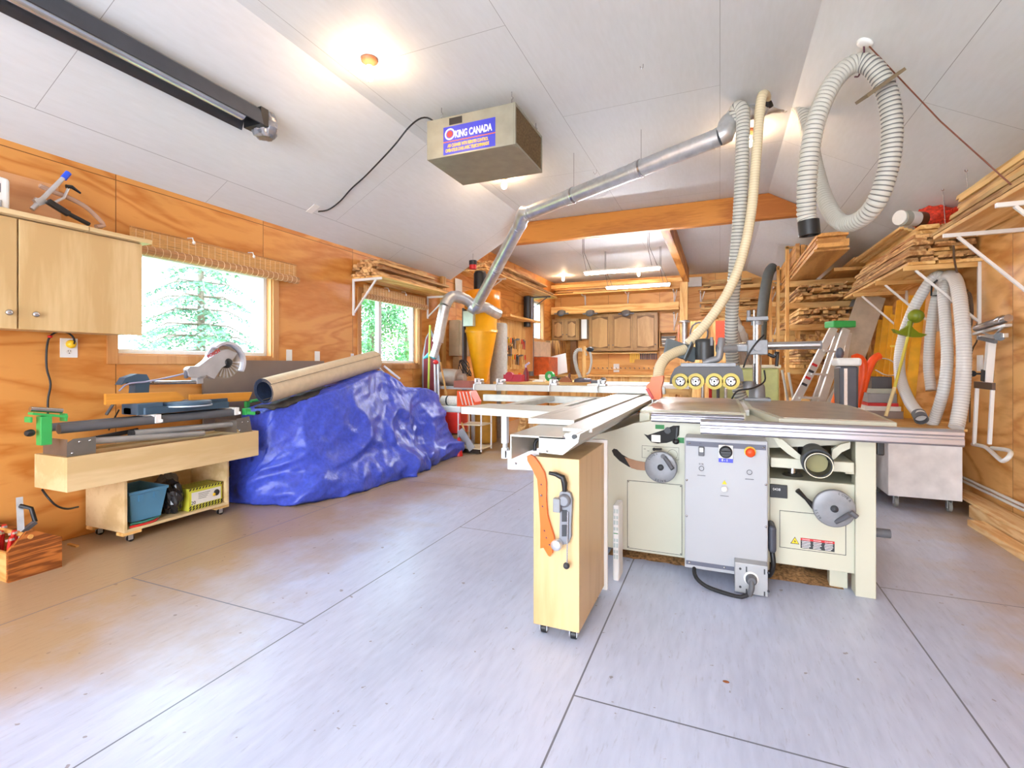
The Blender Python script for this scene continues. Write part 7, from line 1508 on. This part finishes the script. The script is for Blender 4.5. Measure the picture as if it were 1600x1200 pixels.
# ---------------------------------------------------------------- outside the windows
leafm = mat('spruce needles', (112, 158, 130), .7, 0, .3, 3); leaf2 = mat('broad leaves', (126, 176, 92), .6, 0, .35, 1.5); leaf3 = mat('dark leaves', (90, 146, 92), .6, 0, .35, 1.5)
bark = mat('grey bark', (128, 116, 106), .9, 0, .3, 12, bump=.5)
m = MB(); m.box(-60, XL-.5, -15, 45, -.9, -.5); g = struct(m, 'ground', mat('meadow grass', (150, 170, 100), .9, 0, .3, 2))
def spruce(x, y, z0, h, r, seed, label):
    rr = random.Random(seed); t = thing('spruce_tree', label, 'tree', (x, y, z0))
    MB().cyl((x, y, z0), (x, y, z0+h), .10, .02, n=10).build('trunk', bark, t)
    b = MB(); f = MB(); z = 1.0
    while z < h-.1:
        L = r*(1-z/h)**.8+.1; k = 5 if L > .5 else 3; a0 = rr.random()*6
        for i in range(k):
            a = a0+i*2*PI/k+rr.uniform(-.3, .3); l = L*rr.uniform(.7, 1.1); d = Vector((math.cos(a), math.sin(a), 0)); p = Vector((x, y, z0+z)); pts = [p, p+d*l*.5+Vector((0, 0, -.02*l)), p+d*l+Vector((0, 0, -.28*l))]
            b.tube(pts, .012, 5, rfun=lambda q: (.018, .012, .004)[q]); n = int(18*l)+4; sd = Vector((-d.y, d.x, 0))
            for j in range(n):
                s_ = .12+.88*j/n; q_ = pts[0].lerp(pts[2], s_)+Vector((0, 0, .08*l*math.sin(s_*PI)))
                for sg in (-1, 1):
                    w = (.28*l*(1-s_*.75)+.05)*rr.uniform(.6, 1.2); e = q_+sd*sg*w+d*w*.5+Vector((0, 0, -w*rr.uniform(.2, .9)))
                    nn = max(2, int(w*22))
                    for c_ in range(nn):
                        c1 = q_.lerp(e, (c_+.2)/nn); o1 = Vector((rr.uniform(-.05, .05), rr.uniform(-.05, .05), rr.uniform(-.06, .01))); f.add([c1, c1+o1, c1+(e-q_).normalized()*.06], [(0, 1, 2)])
        z += rr.uniform(.16, .26)*(1 if L > .4 else .8)
    b.build('branches', bark, t); f.build('needles', leafm, t); return t
spruce(-7.4, PX(314, 500, -7.4).y, -.5, 4.2, 1.75, 3, 'thin spruce tree standing right outside the big window')
def leafy(x, y, z0, h, r, seed, label, mt, n=9000):
    rr = random.Random(seed); t = thing('leafy_tree', label, 'tree', (x, y, z0))
    MB().cyl((x, y, z0), (x, y, z0+h*.6), .12, .05, n=8).build('trunk', bark, t); f = MB()
    cl = [(Vector((x+rr.gauss(0, r*.45), y+rr.gauss(0, r*.45), z0+h*rr.uniform(.12, .95))), r*rr.uniform(.2, .42)) for _ in range(34)]
    for i in range(n):
        c_, q_ = cl[rr.randrange(len(cl))]; v = Vector((rr.gauss(0, 1), rr.gauss(0, 1), rr.gauss(0, 1))).normalized()*q_*rr.uniform(.75, 1.05); p = c_+v; s_ = .09
        u_ = Vector((rr.uniform(-1, 1), rr.uniform(-1, 1), rr.uniform(-1, 1))).normalized(); w_ = u_.cross(v).normalized() if u_.cross(v).length > .01 else Vector((1, 0, 0))
        f.add([p, p+u_*s_*.5+w_*s_*.3, p+u_*s_, p+u_*s_*.5-w_*s_*.3], [(0, 1, 2, 3)])
    f.build('leaves', mt, t); return t
leafy(-8.6, 12.4, -.5, 4.6, 1.7, 5, 'bright leafy tree filling the right half of the far window', leaf2)
leafy(-8.2, 10.3, -.5, 4.4, 1.4, 6, 'darker leafy tree in the left half of the far window', leaf3)
leafy(-11.5, 8.0, -.5, 1.9, 2.2, 8, 'low bushes behind the spruce outside the big window', leafm, 3800)
leafy(-9.5, 26.0, -.5, 4.5, 2.0, 10, 'tree showing through the small rear window', leaf3, 2600)
# ---------------------------------------------------------------- the lamps' own light
def ceiling_bulb(p, label, zc=ZF):
    t = thing('light_bulb', label, 'lamp', (p[0], p[1], zc))
    MB().lathe((p[0], p[1], zc-.03), [(.055, .03), (.055, .012), (.03, 0), (.024, -.02)]).build('socket', mat('brown porcelain', (176, 110, 74), .4), t)
    MB().lathe((p[0], p[1], zc-.05), [(.014, 0), (.016, -.02), (.03, -.05), (.031, -.07), (.02, -.092), (.001, -.1)]).build('bulb', bulbm, t)
    return t
ceiling_bulb((-2.21, 2.75), 'bare glowing bulb in a copper-coloured ceiling socket, nearest the camera')
ceiling_bulb((-2.2, 5.02), 'lit bulb showing just under the hanging air cleaner')
ceiling_bulb((.24, 4.9), 'lit bulb glowing behind the two hanging hoses')
